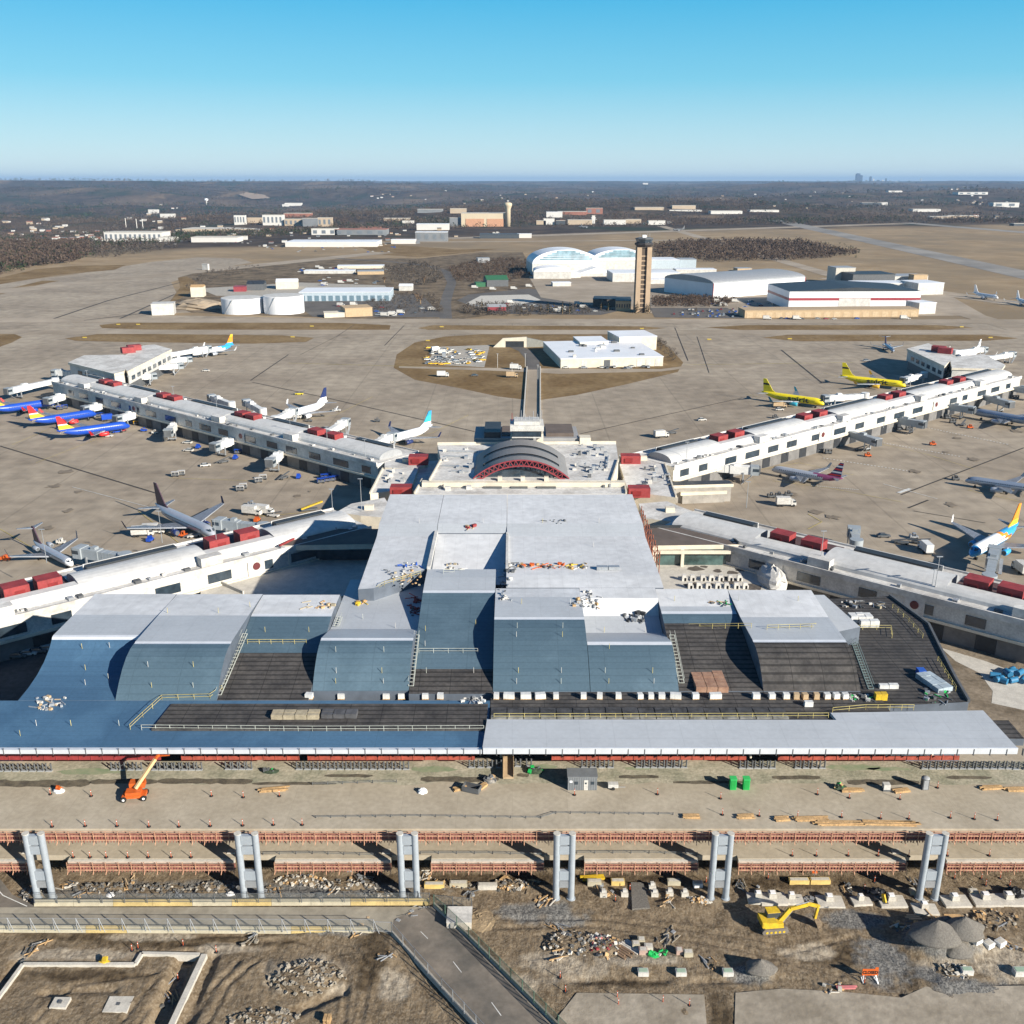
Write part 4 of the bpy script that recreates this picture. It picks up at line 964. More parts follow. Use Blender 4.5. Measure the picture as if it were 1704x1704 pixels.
# mesh fence panels lying / standing on the deck
mesh=mat('mesh_panel',(.25,.27,.24),.8,var=.2,scale=2)
def fencerun(name,label,pts,z,h,m,posts=2.6,postm_=None,cat='fence',gauze=None,brace=False):
    P=[G(a,c,z) for a,c in pts]; t=thing(name,label,cat,P[0])
    for A,B in zip(P,P[1:]):
        L=(B-A).length; n=max(1,int(L/posts)); d=(B-A).normalized()
        for i in range(n+1):
            p=A.lerp(B,i/n); b=MB(); b.tube(p,p+Vector((0,0,h)),.075,6)
            if brace: b.tube(p+Vector((0,0,h)),p+Vector((.9,-.3,0)),.06,5)
            b.build('post',postm_ or steel,t)
        b=MB(); b.tube(A+Vector((0,0,h-.05)),B+Vector((0,0,h-.05)),.035,5); b.build('rail',postm_ or steel,t)
        b=MB(); b.tube(A+Vector((0,0,.25)),B+Vector((0,0,.25)),.035,5); b.build('rail',postm_ or steel,t)
        if gauze: 
            b=MB(); b.add([A+Vector((0,0,.1)),B+Vector((0,0,.1)),B+Vector((0,0,h-.1)),A+Vector((0,0,h-.1))],[(0,1,2,3)]); b.build('mesh',gauze,t)
    return t
gz=bpy.data.materials.new('chain_link'); gz.use_nodes=True; t_=gz.node_tree; bs=t_.nodes['Principled BSDF']; bs.inputs['Base Color'].default_value=(.3,.32,.31,1); bs.inputs['Roughness'].default_value=.6; bs.inputs['Alpha'].default_value=.16
gd=bpy.data.materials.new('green_windscreen'); gd.use_nodes=True; gd.node_tree.nodes['Principled BSDF'].inputs['Base Color'].default_value=(.06,.12,.08,1); gd.node_tree.nodes['Principled BSDF'].inputs['Alpha'].default_value=.45
fencerun('mesh_fence','low mesh fence along the left half of the upper deck edge',[(526,1361),(700,1359),(900,1362),(925,1354),(1120,1356)],12.02,.5,steel,2.5,dgrey,gauze=gz)
fencerun('mesh_fence','low mesh fence beside the mud on the upper deck',[(520,1306),(620,1303),(660,1302)],12.02,.6,steel,2.5,dgrey,gauze=gz)
fencerun('mesh_fence','low mesh fence on the lower deck between second and third pylons',[(438,1422),(520,1421),(625,1424)],6.02,.6,steel,2.5,dgrey,gauze=gz)
fencerun('mesh_fence','low mesh fence on the lower deck right of the third pylon',[(700,1421),(820,1421),(910,1424)],6.02,.6,steel,2.5,dgrey,gauze=gz)
fencerun('mesh_fence','low mesh fence on the lower deck right of the fourth pylon',[(960,1420),(1080,1420),(1160,1423)],6.02,.6,steel,2.5,dgrey,gauze=gz)
# boom lift
t=thing('boom_lift','orange boom lift with its arm raised towards the hall','boom lift',at12(225,1328),R(8))
b=MB(); b.box(-2.0,2.0,-.9,.9,.5,1.0); b.box(-1.4,1.2,-.8,.8,1.0,1.6); b.build('chassis',orange,t,False)
for x in (-1.7,1.7):
    for y in (-1,1): b=MB(); b.tube((x,y-.2,.5),(x,y+.2,.5),.5,14); b.build('wheel',rubber,t,False); b=MB(); b.tube((x,y-.23,.5),(x,y+.23,.5),.22,10); b.build('rim',pwhite,t,False)
t2=t; b=MB(); b.cbox((.3,1.6,1.9),(2.6,1.5,1.0)); b.build('turntable',orange,t2,False)
b=MB(); b.bar((.2,.2,1.8),(3.4,3.2,5.6),.45,.55); b.build('lower_boom',mat('boom_cream',(.62,.42,.22),.5),t2,False)
b=MB(); b.bar((3.4,3.2,5.6),(4.1,4.2,6.2),.35,.4); b.build('upper_boom',orange,t2,False)
b=MB(); b.box(3.9,5.7,3.9,4.9,5.6,5.7)
cs=[(3.9,3.9),(5.7,3.9),(5.7,4.9),(3.9,4.9)]
for x,y in cs: b.tube((x,y,5.6),(x,y,6.8),.05,5)
for z in (6.2,6.8):
    for (x0,y0),(x1,y1) in zip(cs,cs[1:]+cs[:1]): b.tube((x0,y0,z),(x1,y1,z),.05,5)
b.build('basket',orange,t2,False)
# site shed
sh=mat('grey_ribbed_steel',(.14,.15,.16),.6,var=.1,scale=1); add_lines(sh,.42,0,.1,1.5)
p=at12(969,1315); t=thing('site_shed','dark grey ribbed steel site shed with a white door','shed',p)
b=MB(); b.box(-2.6,2.6,0,2.6,0,2.7); b.build('wall',sh,t,False)
b=MB(); b.box(-2.7,2.7,-.1,2.7,2.7,2.85); b.build('roof',mat('shed_roof',(.17,.18,.19),.6),t,False)
b=MB(); b.box(.25,1.0,-.06,-.01,.05,2.1); d=b.build('door',white,t,False); b=MB(); b.box(.45,.75,-.1,-.065,1.3,1.65); b.build('door_window',glass,d,False)
for x in (-1.4,1.5): b=MB(); b.box(x,x+.6,-.06,-.01,1.2,1.8); b.build('window',glass,t,False)
b=MB(); b.box(-2.3,-1.8,-.06,-.01,1.6,2.0); b.build('notice',pwhite,t,False)
for px,lb in ((1219,'left of the two bright green portable toilets on the deck'),(1241,'right of the two bright green portable toilets on the deck')):
    t=thing('portable_toilet',lb,'portable toilet',at12(px,1312),0,'green portable toilets')
    b=MB(); b.box(-.55,.55,-.5,.6,0,2.1); b.build('cabin',green,t,False)
    b=MB(); b.box(-.62,.62,-.57,.67,2.1,2.22); b.build('roof',mat('green_light',(.05,.5,.14),.5),t,False)
    b=MB(); b.box(-.4,.4,-.54,-.5,.1,1.95); b.build('door',mat('green_dark',(.015,.3,.06),.5),t,False)
t=thing('portable_toilet','single dark grey portable toilet at the back right of the deck','portable toilet',at12(1538,1312))
b=MB(); b.box(-.55,.55,-.5,.6,0,2.1); b.build('cabin',dgrey,t,False); b=MB(); b.lathe((0,.05,2.1),[(.75,0),(.7,.15),(.3,.35),(.0,.38)],10); b.build('roof',grey,t,False); b=MB(); b.box(-.4,.4,-.54,-.5,.1,1.95); b.build('door',grey,t,False)
t=thing('gangway','tan timber gangway from the hall down to the deck','gangway',at12(846,1280)); A=at12(846,1298); B=at12(846,1262)
b=MB(); b.bar(A+Vector((0,0,.4)),B+Vector((0,0,.9)),1.9,.3); b.build('ramp',tanpaint,t)
for s in (-1,1): b=MB(); b.bar(A+Vector((s*.95,0,.9)),B+Vector((s*.95,0,1.4)),.08,.7); b.build('side_board',tanpaint,t)
def lumber(name,label,p,L,rz,n=4,m=None,h=2,w=.3,spread=.0):
    t=thing(name,label,'timber stack',p,rz)
    for j in range(h):
        for i in range(n):
            b=MB(); b.cbox((random.uniform(-.1,.1)*L,(i-(n-1)/2)*w*1.1+random.uniform(-spread,spread),.1+j*.2),(L*random.uniform(.85,1),w*.9,.17),random.uniform(-.03,.03)+random.uniform(-spread,spread)); b.build('plank',m or wood,t,False)
    return t
for i,(px,py,L,rz,lb) in enumerate([(1240,1360,3,0,'timber pallet stack near the deck edge under the white strip'),(1300,1364,2.6,.1,'pale crate stack near the deck edge right of the toilets'),(1420,1316,4,0,'yellow timber lengths beside green debris on the deck'),(1500,1317,3,.2,'loose boards beside the grey toilet'),(1650,1312,4,.05,'pale timber frame at the right rear of the deck'),(1690,1315,4,0,'brown crate at the right frame edge on the deck'),(800,1312,3,.9,'timber lengths beside the dark skip'),(765,1313,2.5,.4,'red and wood scraps left of the dark skip'),(455,1315,5,.1,'scattered timber frame at the back of the deck'),(1345,1364,6,0,'timber beams on the deck edge right of centre'),(1480,1371,10,0,'long pale timber beam along the deck edge'),(1150,1360,3,0,'timber trestle left of the pale crate'),(1395,1371,8,.0,'long pale timber beam left of the other beam')]):
    lumber('timber_stack',lb,at12(px,py),L,rz,3,None,2,.35,.05)
t=thing('skip','dark steel skip with scrap on the deck','skip',at12(785,1316),-.35)
b=MB()
for (x0,x1,y0,y1) in ((-1.6,1.6,-.8,-.7),(-1.6,1.6,.7,.8),(-1.6,-1.5,-.7,.7),(1.5,1.6,-.7,.7)): b.box(x0,x1,y0,y1,.1,1.1)
b.box(-1.5,1.5,-.7,.7,.1,.2); b.build('body',dgrey,t,False)
def heap(name,label,cat,p,rx,ry,rz_,m,seed,chunks=0,cm=None,amp=.5,n=10):
    t=thing(name,label,cat,p); crumple((0,0,-.05),(rx,ry,rz_),n,seed,amp=amp).build('pile',m,t,False); random.seed(seed)
    for i in range(min(chunks,40)):
        a=random.uniform(0,6.283); r=random.uniform(.2,1.05); s=random.uniform(.2,.75)
        b=MB(); b.cbox((rx*r*math.cos(a),ry*r*math.sin(a),rz_*max(0,1-r*r)+s*.2),(s,s*random.uniform(.5,1.2),s*random.uniform(.3,.7)),random.uniform(0,3),0,random.uniform(-.5,.5),random.uniform(-.5,.5)); b.build('chunk',random.choice(cm or [m]),t,False)
    return t
tarpw=mat('white_sheet',(.75,.75,.74),.6,var=.1); dm=mat('mixed_debris',(.1,.1,.1),.8,col2=(.3,.28,.25),scale=2)
heap('white_bag','white bulk bag dropped on the deck left of the skip','bag',at12(703,1318),.9,.7,.8,tarpw,3)
heap('debris_pile','dark bush like debris beside the gangway','debris',at12(890,1284),1.6,.9,.9,mat('dark_green_debris',(.04,.06,.035),.9,var=.4,scale=2),5,8,[green,dgrey])
heap('debris_pile','green debris on the right part of the deck','debris',at12(1398,1312),1.2,.7,.9,mat('dark_green_debris',(.04,.06,.035),.9),6,10,[green,wood,dgrey])
heap('debris_pile','green cable debris at the back left of the deck','debris',at12(450,1284),1.6,.8,.5,mat('dark_green_debris',(.04,.06,.035),.9),8,8,[green,dgrey])
heap('debris_pile','dark scrap at the deck edge left of the gangway','debris',at12(815,1300),1.2,.8,.9,dm,9,14,[dgrey,wood,steel])
heap('white_bag','white and orange bag with scraps at the left of the deck','bag',at12(98,1317),1.0,.7,.7,tarpw,13,4,[orange])
t=thing('generator','small white generator beside the right hand toilet','generator',at12(1474,1314)); b=MB(); b.box(-.6,.6,-.5,.5,.3,1.3); b.build('housing',white,t,False); b=MB(); b.box(-.7,.7,-.6,.6,0,.3); b.build('base',dgrey,t,False)
t=thing('generator','small white trailer generator beside the grey shed','generator',at12(1020,1312)); b=MB(); b.box(-.9,.9,-.5,.5,.4,1.1); b.build('housing',white,t,False); b=MB(); b.bar((-1,0,.3),(2.2,0,.3),.1,.1); b.build('drawbar',grey,t,False)
for s in (-1,1): b=MB(); b.tube((0,s*.55-.1,.3),(0,s*.55+.1,.3),.3,10); b.build('wheel',rubber,t,False)
# ---------------------------------------------------------------- construction ground in the foreground
def seg_d(px,py,pts):
    best=1e9
    for (ax,ay),(bx,by) in zip(pts,pts[1:]):
        dx,dy=bx-ax,by-ay; t=max(0,min(1,((px-ax)*dx+(py-ay)*dy)/(dx*dx+dy*dy+1e-9))); best=min(best,math.hypot(px-ax-t*dx,py-ay-t*dy))
    return best
def g2(pts): return [(G(a,b).x,G(a,b).y) for a,b in pts]
mounds=[(1500,1561,5.5,3.6,.0),(1562,1578,3.0,2.6,2.3),(1592,1562,2.6,2.2,2.2),(1612,1572,2.2,2.0,1.7),(1535,1572,2.4,2.2,1.8),(1262,1622,2.8,1.5,1.3),(540,1552,6,2,.5),(640,1590,5,5,.7),(1600,1640,5,1.8,.5),(960,1585,5,4,.3),(1050,1605,5,1.6,.4),(60,1690,4,2,.4),(470,1620,7,3,.5),(1270,1500,4,1,.4),(1130,1510,4,1.5,.5),(830,1660,0,0,0)]
MG=[(G(a,b).x,G(a,b).y,sx,sy,h) for a,b,sx,sy,h in mounds if sx]
tracks=[g2([(330,1560),(520,1553),(590,1580),(615,1620),(600,1704),(600,1740)]),g2([(300,1572),(500,1567),(560,1590),(580,1630),(565,1740)]),g2([(430,1600),(380,1640),(345,1704)]),g2([(400,1600),(350,1650),(320,1704)]),g2([(60,1700),(120,1640),(260,1620)]),g2([(230,1704),(300,1610)]),g2([(200,1704),(260,1630)]),
 g2([(830,1530),(1000,1530),(1240,1560),(1420,1600)]),g2([(830,1545),(1000,1542),(1230,1580),(1400,1625)]),g2([(1300,1590),(1420,1560),(1480,1600),(1560,1640)])]
tracks=[(t,min(p[0] for p in t)-2,max(p[0] for p in t)+2,min(p[1] for p in t)-2,max(p[1] for p in t)+2) for t in tracks]
trench=[(g2([(308,1597),(262,1704),(245,1740)]),1.4,1.3),(g2([(355,1592),(310,1704),(300,1730)]),.8,.7),(g2([(30,1604),(-20,1662)]),.7,.7),(g2([(440,1612),(450,1640)]),.5,.5),(g2([(480,1690),(570,1650)]),.8,.6),(g2([(950,1632),(1110,1632)]),.5,.4),(g2([(1160,1634),(1290,1630)]),.5,.4),(g2([(1630,1638),(1704,1636)]),.5,.4),(g2([(1470,1637),(1500,1655)]),.4,.4),(g2([(70,1655),(110,1650),(190,1648)]),.5,.4)]
def gz_h(x,y):
    z=.15*mn.noise(Vector((x*.3,y*.35,0)))+.11*mn.noise(Vector((x*.9,y*1.1,4)))+.05*mn.noise(Vector((x*2.1,y*2.3,7)))
    for mx_,my_,sx,sy,h in MG:
        d=((x-mx_)/sx)**2+((y-my_)/sy)**2
        if d<6: z+=h*math.exp(-d*1.1)*(1+.15*mn.noise(Vector((x,y,2))))
    for t,x0,x1,y0,y1 in tracks:
        if x0<x<x1 and y0<y<y1:
            d=seg_d(x,y,t)
            if d<1.6: z+=-.16*math.exp(-((d-.0)/.35)**2)+.1*math.exp(-((d-.8)/.3)**2)
    for t,w,dp in trench:
        d=seg_d(x,y,t)
        if d<w*2: z-=dp/(1+math.exp((d-w)*6))
    return z
def zone(x,y):
    n=.9*mn.noise(Vector((x*.3,y*.3,9)))+.5*mn.noise(Vector((x*1.0,y*1.0,3)))
    nn=n
    def inside(cx,cy,rx,ry): 
        c=G(cx,cy); return 1-((x-c.x)/rx)**2-((y-c.y)/ry)**2+nn*.9
    gravel=max(inside(390,1483,36,2.8),inside(900,1522,9,3.2),inside(1560,1570,8,4.6),inside(1470,1600,5,6),inside(1560,1625,5,2),inside(1420,1530,7,2.5),inside(1640,1650,9,2.5),inside(540,1550,9,1.6),inside(1250,1625,4,2.2),inside(1063,1488,1.8,2.4))
    pale=max(inside(510,1625,8,4),inside(120,1590,12,1.4),inside(850,1640,6,3),inside(1050,1600,9,1.5),inside(1680,1600,8,5),inside(380,1580,6,1.3),inside(1350,1585,5,2),inside(250,1560,8,1.2),inside(930,1610,8,3.5),inside(1560,1605,4,1.5),inside(660,1640,3,4))
    wet=max(inside(330,1570,20,1.5),inside(1300,1470,22,1.8),inside(1400,1590,7,3.0),inside(620,1600,3,7),inside(850,1465,40,1.7),inside(130,1625,14,1.5),inside(1510,1620,2.5,5),inside(1030,1638,7,1.2),inside(1200,1690,2,5),inside(200,1560,18,1.5))
    return [max(0,min(1,v*1.6)) for v in (gravel,pale,wet)]
X0,X1,Y0_,Y1_,st=-112,112,102,156,.36
nx=int((X1-X0)/st)+1; ny=int((Y1_-Y0_)/st)+1
vs=[];zc=[]
for j in range(ny):
    for i in range(nx):
        x=X0+i*st; y=Y0_+j*st
        e=min(1,(x-X0)/3,(X1-x)/3,(y-Y0_)/1.5,(Y1_-y)/1.5)
        vs.append((x,y,.03+e*(gz_h(x,y)+.12))); zc+=zone(x,y)+[1]
fs=[(j*nx+i,j*nx+i+1,(j+1)*nx+i+1,(j+1)*nx+i) for j in range(ny-1) for i in range(nx-1)]
b=MB(); b.add(vs,fs,0,True)
dirt=bpy.data.materials.new('construction_dirt'); dirt.use_nodes=True
def dirt_mat(m):
    t=m.node_tree; b=t.nodes['Principled BSDF']; b.inputs['Roughness'].default_value=.95; b.inputs['Specular IOR Level'].default_value=.12
    N=t.nodes.new; L=t.links.new; o=N('ShaderNodeTexCoord').outputs['Object']
    def nz(s,d=7,r=.65,vec=o):
        n=N('ShaderNodeTexNoise'); n.inputs['Scale'].default_value=s; n.inputs['Detail'].default_value=d; n.inputs['Roughness'].default_value=r; L(vec,n.inputs['Vector']); return n.outputs[0]
    def mr(v,a,c,x=0,y=1):
        n=N('ShaderNodeMapRange'); n.inputs[1].default_value=a; n.inputs[2].default_value=c; n.inputs[3].default_value=x; n.inputs[4].default_value=y; L(v,n.inputs[0]); return n.outputs[0]
    def mx(f,a,c):
        n=N('ShaderNodeMix'); n.data_type='RGBA'; L(f,n.inputs[0])
        for i,q in ((6,a),(7,c)):
            if isinstance(q,tuple): n.inputs[i].default_value=(*q,1)
            else: L(q,n.inputs[i])
        return n.outputs[2]
    at=N('ShaderNodeAttribute'); at.attribute_name='zone'; sp=N('ShaderNodeSeparateColor'); L(at.outputs['Color'],sp.inputs[0])
    c=mx(mr(nz(.45),.38,.6),(.115,.084,.052),(.215,.163,.105))
    c=mx(mr(nz(2.2),.45,.7),c,(.29,.235,.165))
    c=mx(sp.outputs[2],c,mx(mr(nz(.9),.4,.6),(.06,.043,.026),(.125,.092,.056)))
    c=mx(sp.outputs[1],c,mx(mr(nz(1.3),.38,.62),(.23,.19,.14),(.42,.36,.275)))
    c=mx(sp.outputs[0],c,mx(mr(nz(3.2,4),.38,.62),(.09,.088,.082),(.25,.24,.22)))
    L(c,b.inputs['Base Color'])
    bp=N('ShaderNodeBump'); bp.inputs['Strength'].default_value=.7; bp.inputs['Distance'].default_value=.35
    ad=N('ShaderNodeMath'); ad.operation='ADD'; L(nz(1.6,8,.7),ad.inputs[0])
    mp=N('ShaderNodeMapping'); mp.inputs['Rotation'].default_value=(0,0,-.5); mp.inputs['Scale'].default_value=(.7,.25,1); L(o,mp.inputs[0]); L(nz(1.4,3,.6,mp.outputs[0]),ad.inputs[1])
    L(ad.outputs[0],bp.inputs['Height']); L(bp.outputs[0],b.inputs['Normal'])
dirt_mat(dirt)
o=b.build('construction_ground',dirt); at_=o.data.color_attributes.new('zone','FLOAT_COLOR','POINT'); at_.data.foreach_set('color',zc)
tag(o,'rutted brown and grey earth of the building site',None,None,'structure')
def gp(px,py,dz=0):
    p=G(px,py,0.15); z=.15+gz_h(p.x,p.y) ; return Vector((p.x,p.y,z+dz))
# haul road, slip road, slabs
road=mat('pale_road',(.24,.215,.17),.9,col2=(.33,.3,.24),scale=.15,var2=.12,scale2=1,spec=.2)
roadd=mat('worn_asphalt',(.12,.11,.095),.9,col2=(.22,.19,.155),scale=.09,lo=.4,hi=.6,var2=.12,scale2=1.2,spec=.2)
slabm=mat('dusty_slab',(.25,.215,.165),.92,col2=(.36,.315,.25),scale=.12,lo=.38,hi=.62,var2=.15,scale2=.9,bump=.2,bs=1.5,spec=.15)
RZ=.55
def slab(name,pts,z,m,label,base=-.2):
    b=MB(); b.prism(P3(pts,z),base); return tag(b.build(name,m),label,None,None,'structure')
slab('road',[(-120,1510),(715,1509),(738,1520),(730,1556),(652,1556),(622,1546),(-120,1549)],RZ,road,'pale haul road running in from the left behind a fence')
b=MB(); q=P3([(700,1509),(722,1509),(775,1560),(845,1630),(935,1720),(980,1790),(860,1790),(812,1720),(735,1640),(690,1590),(652,1548),(655,1530)],RZ+.004); b.sheet(q); tag(b.build('road',roadd),'worn asphalt road bending down to the bottom edge',None,None,'structure')
slab('road_bed',[(700,1509),(722,1509),(775,1560),(845,1630),(935,1720),(980,1790),(860,1790),(812,1720),(735,1640),(690,1590),(652,1548),(655,1530)],RZ-.01,roadd,None)
slab('road',[(-60,1425),(0,1462),(20,1488),(60,1509),(-120,1511)],RZ-.02,roadd,'asphalt slip road curving in at the left edge')
b=MB(); q=P3([(960,1652),(1172,1655),(1176,1704),(1190,1780),(900,1780),(930,1690)],.27); b.sheet(q); tag(b.build('concrete_slab',slabm),'pale dusty slab at the bottom middle',None,None,'structure')
b=MB(); q=P3([(1224,1652),(1300,1645),(1400,1650),(1500,1660),(1540,1642),(1704,1640),(1900,1636),(1900,1780),(1220,1780)],.27); b.sheet(q); tag(b.build('concrete_slab',slabm),'pale dusty slab at the bottom right',None,None,'structure')
for (a,c) in [((754,1600),(768,1618)),((818,1668),(834,1690)),((700,1550),(712,1562))]:
    A=G(*a,RZ+.012);B=G(*c,RZ+.012); d=(B-A).normalized(); s=Vector((-d.y,d.x,0))*.06; b=MB(); b.add([A-s,B-s,B+s,A+s],[(0,1,2,3)]); tag(b.build('lane_marking',mk),None,None,None,'structure')
A=[G(a,c,RZ+.012) for a,c in [(-20,1462),(5,1490),(45,1508)]]
b=MB()
for p,q in zip(A,A[1:]): d=(q-p).normalized(); s=Vector((-d.y,d.x,0))*.08; b.add([p-s,q-s,q+s,p+s],[(0,1,2,3)])
tag(b.build('lane_marking',mk),None,None,None,'structure')
ywl=mat('yellow_barrier',(.46,.35,.15),.75,var=.2,scale=.4,var2=.15); cwl=mat('cream_barrier',(.42,.38,.28),.8,var=.15,scale=.5,var2=.1)
def barrier(name,label,pts,z0,h,w,mats_,seg=6.5,cat='barrier'):
    P=[G(a,c,z0) for a,c in pts]; t=thing(name,label,cat,P[0]); i=0
    for A,B in zip(P,P[1:]):
        L=(B-A).length; n=max(1,round(L/seg)); d=(B-A)/n
        for k in range(n):
            a=A+d*k+d.normalized()*.03; c=A+d*(k+1)-d.normalized()*.03; s=Vector((-d.y,d.x,0)).normalized(); b=MB()
            prof=[(-w/2,0),(w/2,0),(w/2*.55,h*.45),(w*.22,h),(-w*.22,h),(-w/2*.55,h*.45)]
            b.rings([[a+s*u+Vector((0,0,v)) for u,v in prof],[c+s*u+Vector((0,0,v)) for u,v in prof]],0,False); b.build('barrier_block',mats_[i%len(mats_)],t); i+=1
    return t
barrier('concrete_barrier','long cream and yellow barrier along the far side of the haul road',[(58,1506),(715,1504)],RZ,1.0,.7,[cwl,cwl,ywl,ywl,cwl,ywl])
barrier('concrete_barrier','long cream barrier along the near side of the haul road',[(-60,1549),(622,1552)],RZ-.3,1.1,.7,[cwl,cwl,cwl,ywl,cwl])
barrier('concrete_barrier','dark grey barrier along the left side of the bending road',[(652,1556),(690,1598),(735,1648),(812,1732)],RZ-.2,.9,.6,[concr])
barrier('concrete_barrier','dark grey barrier along the right side of the bending road',[(722,1509),(780,1562),(850,1632),(950,1732)],RZ-.2,.9,.6,[concr])
fencerun('chain_link_fence','chain link fence on the far side of the haul road with dark mesh',[(58,1503),(395,1502),(715,1501)],RZ+.8,1.9,steel,3.4,dgrey,gauze=gz)
fencerun('chain_link_fence','chain link fence with tall grey posts on the near side of the haul road',[(-60,1548),(622,1551)],RZ+.7,2.5,steel,3.5,steel,gauze=gz,brace=True)
fencerun('chain_link_fence','grey chain link fence along the left side of the bending road',[(622,1551),(652,1552),(690,1596),(735,1646),(812,1730)],RZ+.6,2.1,steel,2.6,steel,gauze=gz)
fencerun('chain_link_fence','green meshed chain link fence along the right side of the bending road',[(722,1506),(780,1560),(850,1630),(950,1730)],RZ+.6,2.1,steel,2.6,mat('green_post',(.12,.2,.14),.6),gauze=gd)
fencerun('chain_link_fence','short chain link fence turning round the white concrete box',[(722,1506),(785,1512)],.6,2.1,steel,2.6,dgrey,gauze=gz)
# second support posts leaning between
p=gp(764,1548); t=thing('concrete_box','square white concrete box beside the road bend','concrete box',p); b=MB(); b.box(-2.0,2.0,0,3.6,-.3,1.5); b.build('wall',lconc,t,False); b=MB(); b.box(-2.05,2.05,-.05,3.65,1.5,1.6); b.build('lid',white,t,False)
# foundation walls at lower left
t=thing('foundation_wall','white L shaped foundation wall in a trench at the lower left','foundation',G(200,1600))
for pts in ([(38,1604),(225,1604)],[(225,1604),(236,1586)],[(236,1586),(332,1588)],[(340,1588),(283,1710)],[(38,1604),(-40,1710)]):
    A=G(*pts[0],.5);B=G(*pts[1],.5); b=MB(); b.bar(A+Vector((0,0,-.55)),B+Vector((0,0,-.55)),.55 if pts[0][0]!=340 else .9,1.3); b.build('wall_segment',lconc,t)
for (px,py,w,lb) in [(101,1672,2.4,'white square column pad in the mud at the lower left'),(197,1672,3.6,'flat grey column pad right of the white pad')]:
    p=gp(px,py); t=thing('column_pad',lb,'foundation',p); b=MB(); b.box(-w/2,w/2,-w*.4,w*.4,-.3,.35 if w<3 else .12); b.build('pad',lconc,t,False); b=MB(); b.box(-.25,.25,-.25,.25,.35 if w<3 else .12,.55 if w<3 else .2); b.build('anchor',dgrey,t,False)
# rubble heaps
rub=mat('broken_concrete',(.2,.175,.135),.9,col2=(.36,.32,.26),scale=1.1,var2=.15,scale2=4,bump=.4,bs=3)
grub=mat('grey_rubble',(.07,.068,.062),.92,col2=(.17,.163,.15),scale=1.5,var2=.2,scale2=5,bump=.4,bs=4); brub=mat('brown_rubble',(.12,.09,.06),.92,col2=(.24,.19,.13),scale=1.5,var2=.2,scale2=5)
def rubble(name,label,px,py,rx,ry,h,seed,n=40,cm=None,m=None,smax=.62):
    n=int(n*1.5)
    p=gp(px,py,-.2); t=thing(name,label,'rubble',p); crumple((0,0,0),(rx*.92,ry*.92,h),12,seed,amp=.45).build('pile',m or dirt,t,False); random.seed(seed)
    for i in range(n):
        a=random.uniform(0,6.283); r=math.sqrt(random.random())*1.05; s=random.uniform(.25,smax)
        b=MB(); pts=[]
        for k in range(6): pts.append(None)
        b.cbox((rx*r*math.cos(a),ry*r*math.sin(a),h*math.sqrt(max(0,1-r*r))*.9+.1),(s,s*random.uniform(.5,1.2),s*random.uniform(.2,.6)),random.uniform(0,3),0,random.uniform(-.6,.6),random.uniform(-.6,.6))
        b.v=[(x+random.uniform(-.12,.12)*s,y+random.uniform(-.12,.12)*s,z+random.uniform(-.12,.12)*s) for x,y,z in b.v]
        b.build('chunk',random.choice(cm or [rub]),t,False)
    return t
rubble('rubble_heap','large pale heap of broken concrete in the lower left mud',512,1628,5.6,3.2,.9,21,90)
rubble('rubble_heap','pale broken concrete heap cut by the bottom edge',440,1697,5.5,2.2,.8,22,60)
rubble('rubble_heap','grey rubble below the gap right of the first pylon',170,1480,6,1.6,.6,23,50,[grub,grub,grub,grub,concr])
rubble('rubble_heap','grey rubble between first and second pylons with a white drum',270,1480,6,1.5,.5,24,50,[grub,grub,grub,grub,concr])
rubble('rubble_heap','grey rubble heap just left of the second pylon',355,1478,4,1.6,.8,25,40,[grub,grub,concr,dgrey])
rubble('rubble_heap','dark scrap and rubble right of the second pylon',500,1466,4.5,1.3,.9,26,45,[concr,lconc,dgrey,wood])
rubble('rubble_heap','rubble strip behind the far fence left of the third pylon',580,1474,6,1.4,.7,27,50,[grub,concr,grub,lconc])
rubble('rubble_heap','small rubble heap by the third pylon foot',640,1488,3,1.1,.5,28,30,[grub,grub,concr])
rubble('rubble_heap','debris yard heap right of the road bend',950,1572,4.6,2.6,.6,29,60,[lconc,brub,grub,dgrey,brub])
rubble('rubble_heap','dark heap of scrap left of the pallet stacks',1003,1578,3.2,2.6,.8,30,50,[dgrey,wood,lconc,red])
rubble('rubble_heap','boulders and pale rubble at the lower right',1588,1618,3.0,2.0,.6,31,40,[lconc,rub])
rubble('rubble_heap','timber and grey rubble left of the fourth pylon',850,1474,4,1.3,.7,32,40,[wood,grub,brub,lconc])
rubble('rubble_heap','scrap heap between third and fourth pylons',735,1472,5,1.0,.6,33,40,[wood,grub,brub,lconc])
rubble('rubble_heap','debris and timber heap at the right frame edge',1655,1530,4.5,2,.6,34,50,[wood,brub,rub,brub])
rubble('rubble_heap','small dark rubble pile beside the left slip road',60,1485,2.4,2.5,.6,35,30,[dgrey,concr])
rubble('rubble_heap','pale rubble by the fifth pylon foot',1160,1500,2.6,.9,.5,36,24,[lconc,wood])
gravm=mat('crushed_stone',(.11,.10,.088),.95,col2=(.21,.195,.17),scale=4,lo=.3,hi=.7,var2=.15,scale2=14,bump=.5,bs=9)
